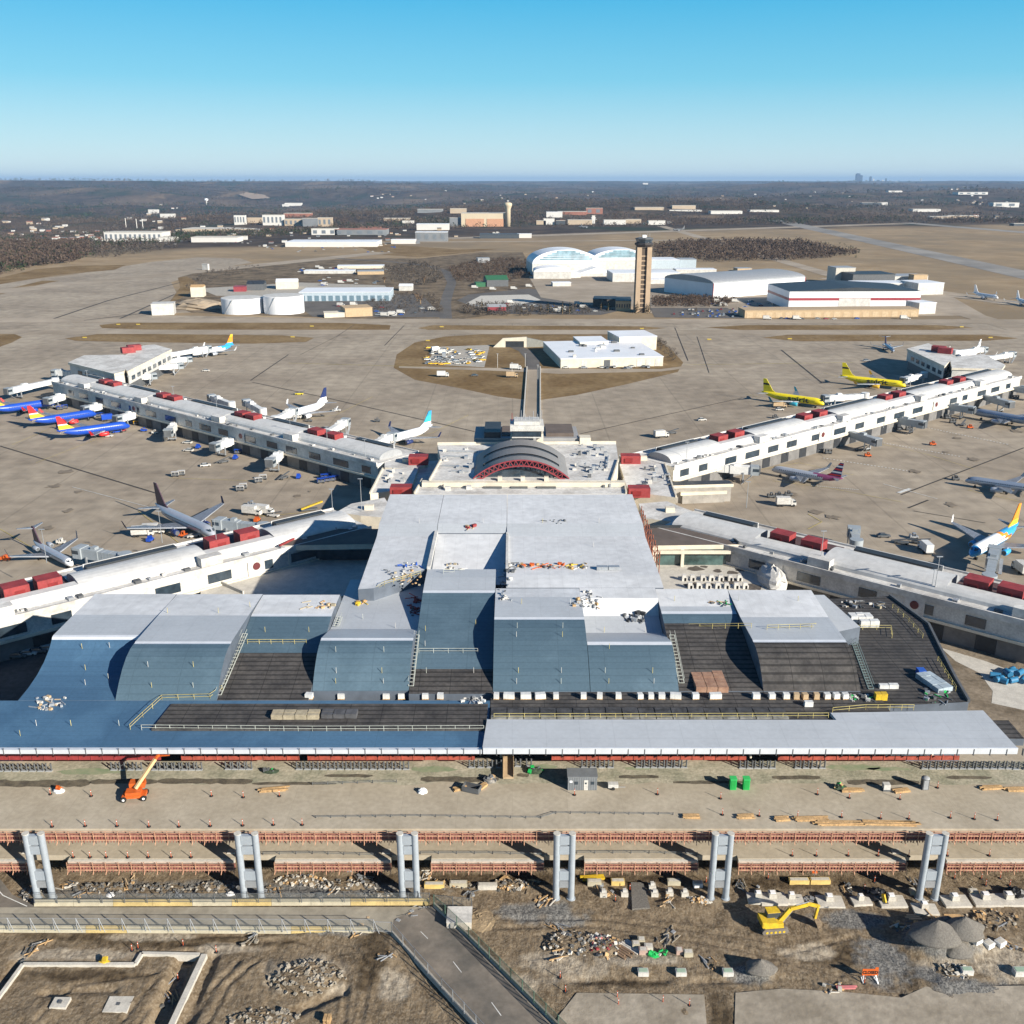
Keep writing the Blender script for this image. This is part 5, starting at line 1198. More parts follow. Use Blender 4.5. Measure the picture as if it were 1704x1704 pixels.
def cone(name,label,px,py,rx,ry,h,seed):
    p=gp(px,py,-.3); t=None; rs=[]; m=36; n=14
    for k in range(n):
        f=k/(n-1)
        rs.append([(rx*(1-f)*math.cos(6.283*i/m)*(1+.3*mn.noise(Vector((math.cos(6.283*i/m)*1.5,math.sin(6.283*i/m)*1.5,seed+f))))+.0,ry*(1-f)*math.sin(6.283*i/m)*(1+.12*mn.noise(Vector((math.cos(6.283*i/m),math.sin(6.283*i/m),seed+9)))),h*f**.93+.1*mn.noise(Vector((i*.5,k*.6,seed)))) for i in range(m)])
    b=MB(); b.rings(rs,0,True); o=b.build(name,gravm); o.location=p; tag(o,label,'gravel mound'); return o
cone('gravel_mound','large crushed stone mound with a sharp crest right of the excavator',1553,1578,4.3,3.0,2.9,1)
cone('gravel_mound','crushed stone mound at the right end of the stone piles',1598,1570,3.5,2.7,2.6,2)
cone('gravel_mound','small crushed stone mound in front of the stone piles',1590,1588,2.7,2.0,2.0,3)
cone('gravel_mound','crushed stone mound at the back of the stone piles',1572,1556,3.0,2.3,2.3,4)
cone('gravel_mound','dark stone mound beside the white bag near the middle bottom',1264,1620,2.6,1.8,1.7,5)
# column footings with pedestals
def footing(px,py,s,label,big=True,cover=False):
    p=gp(px,py,-.1); t=thing('column_footing',label,'footing',p,random.uniform(-.06,.06))
    if big: 
        b=MB(); b.box(-s,s,-s*.62,s*.62,0,.5); b.build('base_block',lconc,t,False)
        b=MB(); b.box(-s*.32,s*.25,-s*.1,s*.45,.5,1.35); b.build('pedestal',lconc,t,False)
        b=MB(); b.box(-s*.22,s*.15,0,s*.33,1.35,1.5); b.build('base_plate',pwhite,t,False)
    else:
        b=MB(); b.box(-.6,.6,-.5,.5,0,.9); b.build('base_block',lconc,t,False); b=MB(); b.box(-.3,.3,-.25,.25,.9,1.4); b.build('pedestal',white,t,False)
for px,py,s,lb in [(1286,1500,2.2,'first big pale footing, behind the excavator cab'),(1318,1499,1.8,'second big pale footing, above the excavator boom'),(1381,1502,2.2,'third big pale footing, right of the excavator bucket'),(1433,1501,1.6,'fourth big footing, left of the black tarpaulin'),(1484,1502,2.2,'fifth big footing, right of the black tarpaulin'),(1590,1502,2.2,'sixth big footing, just right of the last pylon'),(1641,1500,2.3,'seventh big footing, near the right edge'),(1680,1499,2.3,'eighth big footing, at the right edge beside black sheeting'),(1539,1515,2.0,'low pale footing at the foot of the last pylon'),(1262,1500,1.9,'pale footing left of the excavator cab, right of the fifth pylon')]: footing(px,py,s,lb)
for px,py,lb in [(1004,1490,'first small white footing right of the fourth pylon'),(1039,1490,'second small white footing right of the fourth pylon'),(1089,1490,'third small white footing, right of the gravel ramp'),(1114,1488,'fourth small footing, right of the gravel ramp'),(1139,1490,'fifth small footing, left of the fifth pylon'),(1085,1478,'sixth small footing, behind the third one')]: footing(px,py,1,lb,False)
# white planter boxes / small blocks
def wblock(px,py,w,d,h,lb,m=None,rz=0,lid=True):
    p=gp(px,py,-.05); t=thing('storage_block',lb,'block',p,rz); b=MB(); b.box(-w/2,w/2,-d/2,d/2,0,h); b.build('body',m or white,t,False)
    b=MB(); b.box(-w/2+.15,w/2-.15,-d/2+.15,d/2-.15,h,h+.05); b.build('top',mat('pale_green',(.3,.4,.3),.7) if lid else lconc,t,False)
wblock(1070,1621,1.6,1.0,.8,'white block with green top, leftmost of three near the bottom'); wblock(1133,1621,1.6,1.0,.8,'white block with green top, middle of three near the bottom'); wblock(1211,1621,1.6,1.0,.8,'white block with green top, rightmost of three near the bottom')
for px,py,lb in [(1622,1580,'left white wrapped block below the stone mounds'),(1644,1577,'middle white wrapped block below the stone mounds'),(1664,1572,'right white wrapped block below the stone mounds')]: wblock(px,py,1.5,1.2,.8,lb,tarpw,.5,False)
wblock(1608,1621,1.7,1.0,1.0,'white block beside the boulders at lower right'); wblock(1697,1621,2,1.2,1,'white block at the right frame edge')
yb=mat('yellow_wrap',(.62,.45,.16),.7,var=.15,scale=1)
for px,py,w,m,lb in [(989,1472,2.4,cwl,'cream pallet of bricks left of the yellow one, behind the small footings'),(1028,1470,2.3,yb,'yellow pallet behind the small footings'),(1329,1469,3.4,yb,'left of two long yellow blocks under the lower deck'),(1364,1469,3.4,yb,'right of two long yellow blocks under the lower deck'),(1121,1471,2.2,cwl,'cream block behind the small footings near the fifth pylon'),(1161,1474,1.6,tarpw,'small white block left of the fifth pylon'),(723,1476,3.4,yb,'pale yellow block right of the third pylon'),(763,1474,3.0,cwl,'brown cream block further right of the third pylon'),(811,1478,3.2,lconc,'grey long block left of the timber pile'),(1619,1487,1.5,cwl,'small cream block right of the last pylon'),(1518,1486,.9,cwl,'tiny cream block left of the last pylon'),(1058,1575,1.2,cwl,'cream crate, rear of the pallet group'),(1067,1568,1.1,cwl,'cream crate, top of the pallet group'),(1079,1580,1.3,lconc,'cream crate, right of the pallet group'),(1070,1586,1.3,mat('pink_brick',(.42,.3,.25),.8),'pink crate, front of the pallet group'),(1145,1590,1.4,cwl,'pale crate standing alone right of the green debris'),(1130,1586,1.0,mat('pink_brick',(.42,.3,.25),.8),'small pink crate left of the lone pale crate')]:
    wblock(px,py,w,1.0,.85,lb,m,0,False)
lumber('timber_stack','long brown beams stacked left of the pink crate',gp(1030,1583),4.2,-.75,5,mat('brown_beam',(.2,.13,.08),.8,var=.2),2,.4)
lumber('timber_stack','pale pipes stacked beside the brown beams',gp(1052,1577),3.6,-.75,4,lconc,1,.4)
lumber('timber_stack','timber boards heaped left of the fourth pylon',gp(838,1470),3.2,.9,5,wood,2,.4,.1); lumber('timber_stack','sawn posts standing in a row beside the fourth pylon',gp(862,1474),2.5,1.1,5,lconc,1,.4,.1)
lumber('timber_stack','brown timber pallet below the right hand footings',gp(1588,1528),2.8,0,5,wood,1,.3); lumber('timber_stack','tan planks standing near the right edge',gp(1631,1528),1.2,1.4,3,wood,3,.4); lumber('timber_stack','orange timber formwork panel at the foot of the last pylon',gp(1520,1527),2.4,0,3,tanpaint,1,.4)
lumber('timber_stack','single tall timber post standing at the bottom edge',gp(545,1700),1.2,1.5,2,wood,5,.5)
lumber('timber_stack','pink pipe lengths lying on the slab at lower right',gp(1409,1646,.2),3.2,.02,2,mat('pink_pipe',(.6,.2,.2),.6),1,.3)
lumber('timber_stack','yellow frame pieces right of the fourth pylon',gp(985,1462),4.2,.1,2,yellow,2,.5,.1)
blackt=mat('black_tarp',(.015,.015,.017),.35,var=.2,scale=1)
heap('black_tarpaulin','black tarpaulin bunched behind the fourth and fifth footings','tarpaulin',gp(1460,1492),2.0,1.3,1.5,blackt,41,amp=.6)
heap('black_tarpaulin','black sheeting over a block at the right frame edge','tarpaulin',gp(1690,1490),1.8,1.3,1.5,blackt,42,amp=.6)
heap('green_debris','bright green debris right of the pink crate','debris',gp(1088,1590),.9,.7,.5,green,43,6,[green,lconc]); heap('green_debris','dull green scrap beside the bright green debris','debris',gp(1104,1587),.7,.6,.5,mat('dark_green_debris',(.04,.06,.035),.9),44,4,[green])
heap('dirt_mound','round tan dirt mound beside the white box','dirt mound',gp(798,1532),2.6,2.6,.6,mat('tan_dirt',(.24,.18,.11),.95,var=.2,scale=1.5,bump=.4),45)
heap('pink_debris','pink and white scrap in the debris yard','debris',gp(992,1563),1.6,.8,.5,lconc,46,14,[mat('pink_pipe',(.6,.2,.2),.6),white,dgrey])
heap('yellow_box','small yellow machine on the white foundation wall','machine',gp(174,1604,.3),.9,.4,.5,yellow,47,3,[yellow])
heap('white_drum','white drum lying in the rubble left of the second pylon','drum',gp(384,1488),.8,.6,.5,tarpw,48)
heap('white_drum','white box lying in the rubble between first and second pylons','drum',gp(184,1490),.7,.6,.5,tarpw,49)
for i,(a,c) in enumerate([(932,1628),(941,1651),(1027,1660),(1029,1672),(1103,1668),(1147,1674),(1438,1637),(1175,1468),(1024,1500),(1048,1482),(1438,1482),(1455,1468),(1528,1468),(1588,1462),(1633,1462),(1664,1462),(1640,1474),(1680,1474),(1278,1462),(230,1578),(305,1573),(360,1583),(295,1620),(220,1582)]): delineator(gp(a,c),'%s orange delineator from the list scattered over the open earth'%nth(i) if 0 else '%s orange delineator counting right then left over the open earth near %s'%(nth(i),'the bottom slab' if i<7 else 'the pylon feet' if i<19 else 'the white foundation wall'),'delineators on the open earth')
# excavator
t=thing('excavator','yellow tracked excavator reaching right with its bucket on the ground','excavator',gp(1285,1545,-.02),R(6))
for s in (-1,1):
    b=MB(); prof=[]
    for i in range(18):
        a=6.283*i/18; prof.append((math.copysign(1.7,math.cos(a))+.48*math.cos(a),.5+.48*math.sin(a)))
    b.rings([[(x,s*1.15-.3,z) for x,z in prof],[(x,s*1.15+.3,z) for x,z in prof]],0,False); tr_=b.build('track',mat('dusty_track',(.16,.14,.12),.9),t,False)
    b=MB()
    for x in (-1.4,-.7,0,.7,1.4): b.tube((x,s*1.15-.33,.42),(x,s*1.15+.33,.42),.22,10)
    b.build('roller',yellow,tr_,False)
b=MB(); b.box(-1.7,1.4,-1.2,1.2,1.0,1.2); b.box(-2.1,.2,-1.25,1.25,1.2,2.15); b.box(.2,1.3,-1.25,.1,1.2,1.9); b.build('upper_body',yellow,t,False)
b=MB(); b.box(-2.2,-1.5,-1.2,1.2,1.25,2.25); b.build('counterweight',yellow,t,False)
b=MB(); b.box(-1.0,1.0,-.1,1.25,1.2,3.1); cb=b.build('cab',dgrey,t,False); b=MB(); b.box(-.9,1.04,-.14,1.28,2.2,2.95); b.build('cab_window',glass,cb,False); b=MB(); b.box(-1.05,1.05,-.15,1.3,3.1,3.2); b.build('cab_roof',yellow,cb,False)
bm=[(1.0,-.3,1.6),(2.6,-.3,3.9),(5.4,-.3,4.5)]
b=MB(); b.bar(bm[0],bm[1],.4,.75); b.bar(bm[1],bm[2],.38,.6); b.build('boom',yellow,t,False)
b=MB(); b.bar((5.2,-.3,4.7),(7.4,-.3,3.9),.34,.5); b.bar((7.2,-.3,4.1),(6.9,-.3,1.6),.34,.45); b.build('stick',yellow,t,False)
b=MB(); b.tube((1.6,-.3,1.4),(3.0,-.3,3.6),.1,8); b.tube((3.5,-.3,4.5),(5.6,-.3,5.0),.09,8); b.build('hydraulic_ram',steel,t,False)
b=MB(); pf=[(6.6,1.7),(7.4,1.6),(8.0,.9),(7.9,.2),(7.3,0),(7.1,.7)]; b.rings([[(x,-.9,z) for x,z in pf],[(x,.4,z) for x,z in pf]],0,False); b.build('bucket',mat('worn_bucket',(.2,.15,.1),.6,var=.3,scale=2),t,False)
# small yellow compactor by the footings
t=thing('mini_excavator','small yellow arm of a compact machine beside the fourth footing','machine',gp(1473,1505),0); b=MB(); b.bar((0,0,.2),(-.4,.4,1.8),.4,.5); b.build('arm',yellow,t,False); b=MB(); b.box(-.5,.4,-.4,.4,0,.5); b.build('bucket',dgrey,t,False)
# lettering helper
def text_mesh(s,size,bold=.0):
    c=bpy.data.curves.new('t','FONT'); c.body=s; c.size=size; c.align_x='CENTER'; c.align_y='CENTER'; c.offset=bold; c.resolution_u=3
    o=bpy.data.objects.new('t',c); COL.objects.link(o); dg=bpy.context.evaluated_depsgraph_get(); me=bpy.data.meshes.new_from_object(o.evaluated_get(dg)); bpy.data.objects.remove(o); bpy.data.curves.remove(c); return me
def put_text(s,size,parent,fn,m,name='lettering',bold=.0):
    me=text_mesh(s,size,bold); 
    for v in me.vertices: v.co=fn(v.co)
    me.materials.clear(); me.materials.append(m); o=bpy.data.objects.new(name,me); COL.objects.link(o); o.parent=parent; return o
t=thing('road_closed_sign','orange CLOSED sign board on white and orange A-frame legs','sign',gp(1446,1632))
b=MB(); b.box(-1.2,1.2,-.04,.04,1.0,2.2); bd=b.build('sign_board',orange,t,False)
b=MB(); b.box(.7,1.2,-.03,.05,2.2,2.5); b.build('warning_tab',orange,t,False)
for s in (-1,1):
    b=MB(); b.bar((s*.9,0,1.0),(s*1.15,-.7,.0),.1,.1); b.bar((s*.9,0,1.0),(s*.95,.7,.0),.1,.1); b.bar((s*1.15,-.75,.05),(s*.95,.75,.05),.12,.1); b.build('leg',pwhite,t,False)
put_text('CLOSED',.62,bd,lambda v:Vector((v.x,-.06,1.56+v.y*1.25)),mat('black_ink',(.01,.01,.01),.6),bold=.03)
t=thing('warning_sign','small orange warning sign standing above the yellow blocks','sign',gp(1355,1460)); b=MB(); b.box(-.45,.45,-.03,.03,.9,1.9); b.build('sign_board',orange,t,False); b=MB(); b.tube((0,0,0),(0,0,.9),.05,6); b.build('post',steel,t,False)
b=MB(); b.box(-.08,.08,-.05,-.035,1.1,1.7); b.build('symbol',dgrey,t,False)
# worker and utility masts on the deck
t=thing('gravel_ramp','grey gravel ramp pad right of the fourth pylon','ramp',gp(1063,1490)); b=MB(); q=P3([(1050,1468),(1070,1468),(1082,1510),(1052,1512)],.5); b.prism(q,0); b.build('ramp_surface',gravm,t)

# more scrap, each heap where the photograph shows clutter
random.seed(404)
CL=[(115,1474,'left of the second pylon, first'),(135,1490,'between the first pylons near the fence'),(215,1470,'under the lower deck edge at left'),(300,1490,'near the fence left of the second pylon'),(455,1482,'right of the second pylon near the fence'),(545,1486,'mid way between second and third pylons'),(600,1462,'under the lower deck left of the third pylon'),(705,1462,'right of the third pylon'),(780,1488,'between third and fourth pylons in front'),(890,1470,'left of the fourth pylon foot'),(905,1500,'at the fourth pylon foot'),(1000,1480,'behind the first small footing'),(1110,1500,'in front of the small footings'),(1230,1475,'right of the fifth pylon'),(1255,1490,'left of the excavator'),(1410,1482,'above the third big footing'),(1530,1478,'left of the last pylon'),(1560,1535,'below the last pylon'),(1670,1540,'near the right edge'),(1690,1580,'at the right edge'),(1500,1540,'between excavator and stone piles'),(925,1545,'at the rear of the debris yard'),(930,1595,'at the front of the debris yard'),(1110,1560,'behind the green debris'),(1180,1600,'between the white blocks'),(1390,1645,'by the pink pipes'),(690,1520,'by the road bend'),(600,1545,'on the near barrier at left'),(420,1560,'in the mud below the near fence'),(640,1600,'beside the bending road'),(60,1580,'in the mud at the left edge'),(280,1650,'beside the foundation trench'),(1620,1490,'behind the seventh footing'),(1350,1500,'behind the excavator boom')]
MS=[[wood,lconc,dgrey],[grub,steel,wood],[tanpaint,wood,lconc],[dgrey,rub,steel],[brub,wood,grey]]
for i,(px,py,lb) in enumerate(CL):
    p=gp(px,py,-.02); t=thing('scrap_pile','small mixed pile of scrap %s'%lb,'scrap pile',p,random.uniform(0,3)); ms=MS[i%5]
    for k in range(random.randint(9,18)):
        x=random.gauss(0,1.1); y=random.gauss(0,.5); b=MB()
        if random.random()<.55: b.cbox((x,y,.12+random.random()*.3),(random.uniform(.8,2.4),.14,.12),random.uniform(-.8,.8),0,0,random.uniform(-.2,.2))
        else: s_=random.uniform(.2,.7); b.cbox((x,y,s_*.3),(s_,s_*.8,s_*.6),random.uniform(0,3))
        b.build('piece',random.choice(ms),t,False)
# ---------------------------------------------------------------- airliners
navy=mat('navy_paint',(.02,.035,.12),.35); sblue=mat('royal_blue_paint',(.015,.07,.42),.32,var=.04); sred=mat('bright_red_paint',(.6,.03,.03),.35); syel=mat('gold_paint',(.85,.5,.04),.35); vyel=mat('vivid_yellow_paint',(.85,.68,.02),.35,var=.04); teal=mat('teal_paint',(.05,.42,.55),.35); cyan=mat('light_blue_paint',(.04,.33,.65),.35); orp=mat('orange_tail_paint',(.8,.28,.03),.4); ink=mat('black_ink',(.01,.01,.01),.6); silver=mat('silver_blue',(.3,.36,.45),.25,.4,var=.05); bbrown=mat('dark_fin_paint',(.06,.03,.05),.4)
def airliner(label,nose,tail,L,body,fin,belly=None,finb=None,winglet=None,eng='wing',span=None,nose_c=None,stripe=None,text=None,rear=None,zc=3.6,r=1.95):
    N=G(*nose,zc); Tl=G(*tail,zc+.6); d=(N-Tl); d.z=0; d.normalize(); ang=math.atan2(d.y,d.x)
    span=span or L*.92; c=N-d*(L/2)
    t=thing('airliner',label,'airliner',(c.x,c.y,0),ang,'airliners parked at the gates'); hL=L/2
    prof=[(0,.02,-.45),(.008,.28,-.42),(.025,.52,-.32),(.05,.75,-.18),(.085,.93,-.06),(.13,1,0),(.4,1,0),(.66,1,0),(.74,.95,.05),(.82,.80,.2),(.89,.58,.4),(.95,.34,.62),(1,.10,.82)]
    pr=[]
    for a,b in zip(prof,prof[1:]):
        k=4 if a[0] in (.13,.4) else 1
        for i in range(k): f=i/k; pr.append(tuple(a[j]+(b[j]-a[j])*f for j in range(3)))
    pr.append(prof[-1]); n=20; rs=[]
    for f,rr,dz in pr: rs.append([(hL-f*L,rr*r*math.cos(6.283*i/n),zc+dz*r+rr*r*math.sin(6.283*i/n)) for i in range(n)])
    mats_=[body,belly or body,nose_c or body,rear or body,stripe or body]
    def mf(k,i):
        f=pr[k][0]; s=math.sin(6.283*(i+.5)/n)
        if f<.06 and nose_c: return 2
        if rear and f>.68-.12*s: return 3
        if stripe and f>.60-.12*s: return 4
        if belly and s<-.45: return 1
        return 0
    fu=MB(); fu.rings(rs,0,True,True,mf); fo=fu.build('fuselage',mats_,t,False)
    b=MB(); z0=zc+.45*r
    for s in (-1,1):
        for i in range(3):
            a0=.25+.28*i; a1=a0+.24; x0=hL-L*.030-(.012*L if i>1 else 0); x1=x0-L*.018
            b.add([(x0,s*r*.62*math.sin(a0),zc-.18*r+r*.52),(x0-.15,s*r*.62*math.sin(a1),zc-.18*r+r*.42),(x1,s*r*.82*math.sin(a1),zc+r*.62),(x1,s*r*.82*math.sin(a0),zc+r*.72)],[(0,1,2,3),(3,2,1,0)])
    b.build('cockpit_window',glass,t,False)
    for s in (-1,1):     # cabin windows as one strip each side
        b=MB(); k=int(L*.62/.8)
        for i in range(k): x=hL-L*.14-i*.8; b.box(x-.2,x+.2,s*(r*1.0)-.02,s*(r*1.0)+.02,zc+.3,zc+.66)
        b.build('cabin_windows',glass,fo,False)
    def surf(pts,th,nm,m,par=t):
        # pts: root-le, tip-le, tip-te, root-te  (x,y,z)
        b=MB(); P=[Vector(p) for p in pts]; up=Vector((0,0,th/2)); tp=[P[0]+up,P[1]+up*.4,P[2]+up*.25,P[3]+up*.5]; bt=[P[0]-up,P[1]-up*.4,P[2]-up*.25,P[3]-up*.5]
        b.add(tp+bt,[(0,3,2,1),(4,5,6,7),(0,1,5,4),(1,2,6,5),(2,3,7,6),(3,0,4,7)]); b.add(tp+bt,[(0,1,2,3),(7,6,5,4)]); return b.build(nm,m,par,False)
    wx=hL-L*(.36 if eng=='wing' else .48); ch=L*.19
    for s in (-1,1):
        w=surf([(wx,s*r*.7,zc-r*.55),(wx-span*.27,s*span/2,zc+.6),(wx-span*.27-ch*.24,s*span/2,zc+.6),(wx-ch,s*r*.7,zc-r*.55)],.5,'wing',alum)
        xt=wx-span*.27
        b=MB(); b.add([(xt,s*span/2,zc+.6),(xt-ch*.24,s*span/2,zc+.6),(xt-ch*.4,s*(span/2+.5),zc+2.9),(xt-ch*.25,s*(span/2+.5),zc+2.9)],[(0,1,2,3),(3,2,1,0)]); b.build('winglet',winglet or body,w,False)
        if eng=='wing':
            ex=wx-span*.06; ey=s*span*.16; b=MB(); b.rings([[(ex+x,ey+rr*math.cos(6.283*i/14),zc-r*.95+rr*math.sin(6.283*i/14)) for i in range(14)] for x,rr in ((2.4,.8),(2.2,1.0),(1,1.08),(-1,.92),(-2,.55))],0); e=b.build('engine',belly or winglet or alum,t,False)
            b=MB(); b.tube((ex+2.2,ey,zc-r*.95),(ex+2.42,ey,zc-r*.95),.74,14); b.build('fan',dgrey,e,False)
            b=MB(); b.bar((ex+.6,ey,zc-r*.5),(ex-1.5,ey,zc-r*.4),.3,.8); b.build('engine_mount',alum,e,False)
        else:
            ex=-hL+L*.24; ey=s*(r+.9); b=MB(); b.rings([[(ex+x,ey+rr*math.cos(6.283*i/14),zc+.7+rr*math.sin(6.283*i/14)) for i in range(14)] for x,rr in ((1.9,.55),(1.7,.7),(0,.75),(-1.5,.5))],0); e=b.build('engine',alum,t,False); b=MB(); b.tube((ex+1.7,ey,zc+.7),(ex+1.93,ey,zc+.7),.5,12); b.build('fan',dgrey,e,False)
        tz=zc+r*.6 if eng=='wing' else zc+r*.5+5.0; ty=r*.25; tx=-hL+L*(.135 if eng=='wing' else .07); sp=span*.19
        surf([(tx,s*ty,tz),(tx-sp*.6,s*sp,tz+.3),(tx-sp*.6-L*.03,s*sp,tz+.3),(tx-L*.085,s*ty,tz)],.25,'tailplane',alum)
    fh=L*.205 if eng=='wing' else 5.2; x0=-hL+L*.2; zt=zc+r*.75
    b=MB(); q=[(x0+L*.06,zt-.2),(x0-L*.02,zt+fh*.2),(x0-L*.135,zt+fh),(x0-L*.185,zt+fh),(x0-L*.165,zt-.1)]
    b.rings([[(x,-.16,z) for x,z in q],[(x,.16,z) for x,z in q]],0,False); f_=b.build('fin',fin,t,False)
    if finb:
        for j,(m_,lo,hi) in enumerate(finb):
            b=MB(); 
            def pt(u,v):   # u along chord, v height 0..1
                lx=x0-L*.02-(L*.115)*(v-.2)/.8 if v>.2 else x0+L*.06-L*.08*v/.2; rx=x0-L*.165-L*.02*v; return (lx+(rx-lx)*u, zt+fh*v)
            qq=[pt(0,lo),pt(0,hi),pt(1,hi),pt(1,lo)] if not isinstance(lo,tuple) else [pt(*lo),pt(*hi[0]),pt(*hi[1]),pt(*hi[2])]
            b.rings([[(x,-.19,z) for x,z in qq],[(x,.19,z) for x,z in qq]],0,False); b.build('fin_panel',m_,f_,False)
    for gx,gy in ((hL-L*.13,0),(wx-ch*.85,2.7),(wx-ch*.85,-2.7)):
        b=MB(); b.tube((gx,gy,.5),(gx,gy,zc-r*.7),.12,6); g=b.build('landing_gear',steel,t,False); b=MB(); b.tube((gx,gy-.45,.5),(gx,gy+.45,.5),.5,12); b.build('wheel',rubber,g,False)
    if text:
        s_,size,xc,zz,side=text
        def fn(v):
            th=v.y/(r+.2)*.95+.12; return Vector((xc+v.x*1.45, side*(r+.2)*math.cos(th), zc+(r+.2)*math.sin(th)))
        put_text(s_,size,fo,fn,ink,bold=.1)
    return t
airliner('blue airliner cut by the left frame edge, rearmost of three blue jets',(92,668),(-30,684),33,sblue,sblue,finb=[(sred,.35,.7),(syel,.0,.35)],winglet=sred,belly=sblue)
airliner('blue airliner with red and yellow fin, middle of three blue jets',(160,686),(38,703),33,sblue,sred,finb=[(syel,.0,.35),(pwhite,.35,.42)],winglet=sred)
airliner('blue airliner with red and yellow fin and long grey shadow, nearest of three blue jets',(216,706),(105,719),33,sblue,sred,finb=[(syel,.0,.35),(pwhite,.35,.42)],winglet=sred)
airliner('white airliner with orange and blue fin at the top left head',(320,588),(402,573),36,pwhite,cyan,finb=[(orp,.25,.8),(syel,.8,1)],rear=cyan)
airliner('white airliner with navy fin behind the upper left concourse',(466,694),(552,668),36,pwhite,navy,belly=pwhite,finb=[(pwhite,0,.35)])
airliner('white airliner with teal fin near the core of the upper left concourse',(630,736),(712,712),35,pwhite,teal,finb=[(pwhite,0,.3),(cyan,.7,1)],winglet=navy)
airliner('large silver airliner with dark fin by the lower left concourse',(357,888),(266,845),40,alum,bbrown,winglet=navy)
airliner('small silver T-tail jet at the left edge',(120,938),(40,893),27,alum,bbrown,eng='rear',span=22,zc=2.5,r=1.35,nose_c=pwhite)
airliner('yellow airliner lettered in black, left and nearer of the two yellow jets',(1372,670),(1276,655),36,vyel,vyel,finb=[(ink,.55,.68)],winglet=teal,text=('spirit',4.0,4,0,-1))
airliner('yellow airliner lettered in black, right and farther of the two yellow jets',(1508,640),(1398,627),38,vyel,vyel,finb=[(ink,.55,.68)],winglet=syel,text=('spirit',4.0,3,0,-1))
airliner('small blue grey jet facing the camera at the upper right',(1487,583),(1466,568),27,silver,navy,eng='rear',span=22,zc=2.5,r=1.35)
airliner('white airliner with striped fin behind the upper right head',(1594,594),(1655,577),34,pwhite,pwhite,finb=[(silver,.2,.3),(silver,.5,.6),(silver,.8,.9)])
airliner('silver regional jet with red and blue striped fin beside a jet bridge',(1284,779),(1378,794),30,alum,navy,finb=[(sred,.1,.2),(pwhite,.3,.4),(sred,.5,.6),(pwhite,.7,.8),(sred,.88,.95)],span=26,zc=3,r=1.5,rear=mat('purple_tail',(.2,.05,.12),.4))
airliner('silver blue airliner at a bridge by the right edge, upper one',(1619,684),(1752,706),37,silver,navy)
airliner('silver regional jet parked alone at the right edge',(1606,797),(1727,812),30,silver,navy,span=27,zc=3,r=1.5)
airliner('blue and white airliner with orange fin at the right edge, nearest of all jets',(1616,920),(1716,862),36,pwhite,orp,rear=cyan,stripe=orp,nose_c=cyan,finb=[(syel,.0,.3)],belly=cyan)
airliner('white airliner on the far ramp right of the white hangars, left of two',(1661,495),(1604,485),38,pwhite,pwhite)
airliner('white airliner on the far ramp cut by the right edge',(1722,506),(1667,492),38,pwhite,pwhite)
# ---------------------------------------------------------------- jet bridges
bwh=mat('bridge_white',(.66,.66,.64),.5,var=.08,scale=.3); bgr=mat('bridge_grey',(.3,.33,.35),.5,var=.1,scale=.3)
def bridge(label,a,c,grp,m=None,col2=None):
    A=G(a[0],a[1],6); B=G(c[0],c[1],6); d=B-A; L=max(d.length,8); ang=math.atan2(d.y,d.x)
    t=thing('jet_bridge',label,'jet bridge',(A.x,A.y,0),ang,grp); m=m or bwh
    b=MB(); b.tube((0,0,3.8),(0,0,7.2),2.1,16); b.build('rotunda',m,t,False)
    b=MB(); b.tube((0,0,0),(0,0,3.8),.6,10); b.build('pedestal',steel,t,False)
    m1=L*.55
    b=MB(); b.box(1.5,m1+1,-1.25,1.25,4.0,6.7); tn=b.build('inner_tunnel',m,t,False)
    b=MB(); b.box(m1,L-1.5,-1.5,1.5,3.8,7.0); b.build('outer_tunnel',m,t,False)
    for f in (.15,.3,.45): b=MB(); x=L*f; b.box(x,x+.15,-1.3,1.3,3.95,6.76); b.build('rib',bgr,tn,False)
    b=MB(); b.box(L-1.6,L+1.6,-2.0,2.0,3.7,7.2); cb=b.build('cab',bgr,t,False); b=MB(); b.box(L+1.6,L+2.2,-1.6,1.6,3.8,6.9); b.build('canopy',dgrey,cb,False)
    b=MB(); b.box(L-.8,L+1.62,-2.03,2.03,5.2,6.4); b.build('cab_window',glass,cb,False)
    x=L*.8; b=MB(); 
    for s in (-1,1): b.box(x-.25,x+.25,s*1.75-.2,s*1.75+.2,.9,4.6)
    b.box(x-.3,x+.3,-1.9,1.9,.8,1.3); fr=b.build('lift_frame',steel,t,False)
    b=MB()
    for s in (-1,1): b.tube((x,s*1.2-.3,.55),(x,s*1.2+.3,.55),.55,12)
    b.tube((x,-1,.55),(x,1,.55),.15,6)
    b.build('wheel_set',rubber,fr,False)
    b=MB(); b.bar((L-1,-2.4,3.8),(L-5,-2.6,.1),1.0,.15); b.build('stairs',steel,t,False)
    b=MB(); b.box(L*.62,L*.72,-.9,.9,7.0,7.8); b.build('air_unit',m,t,False)
    return t
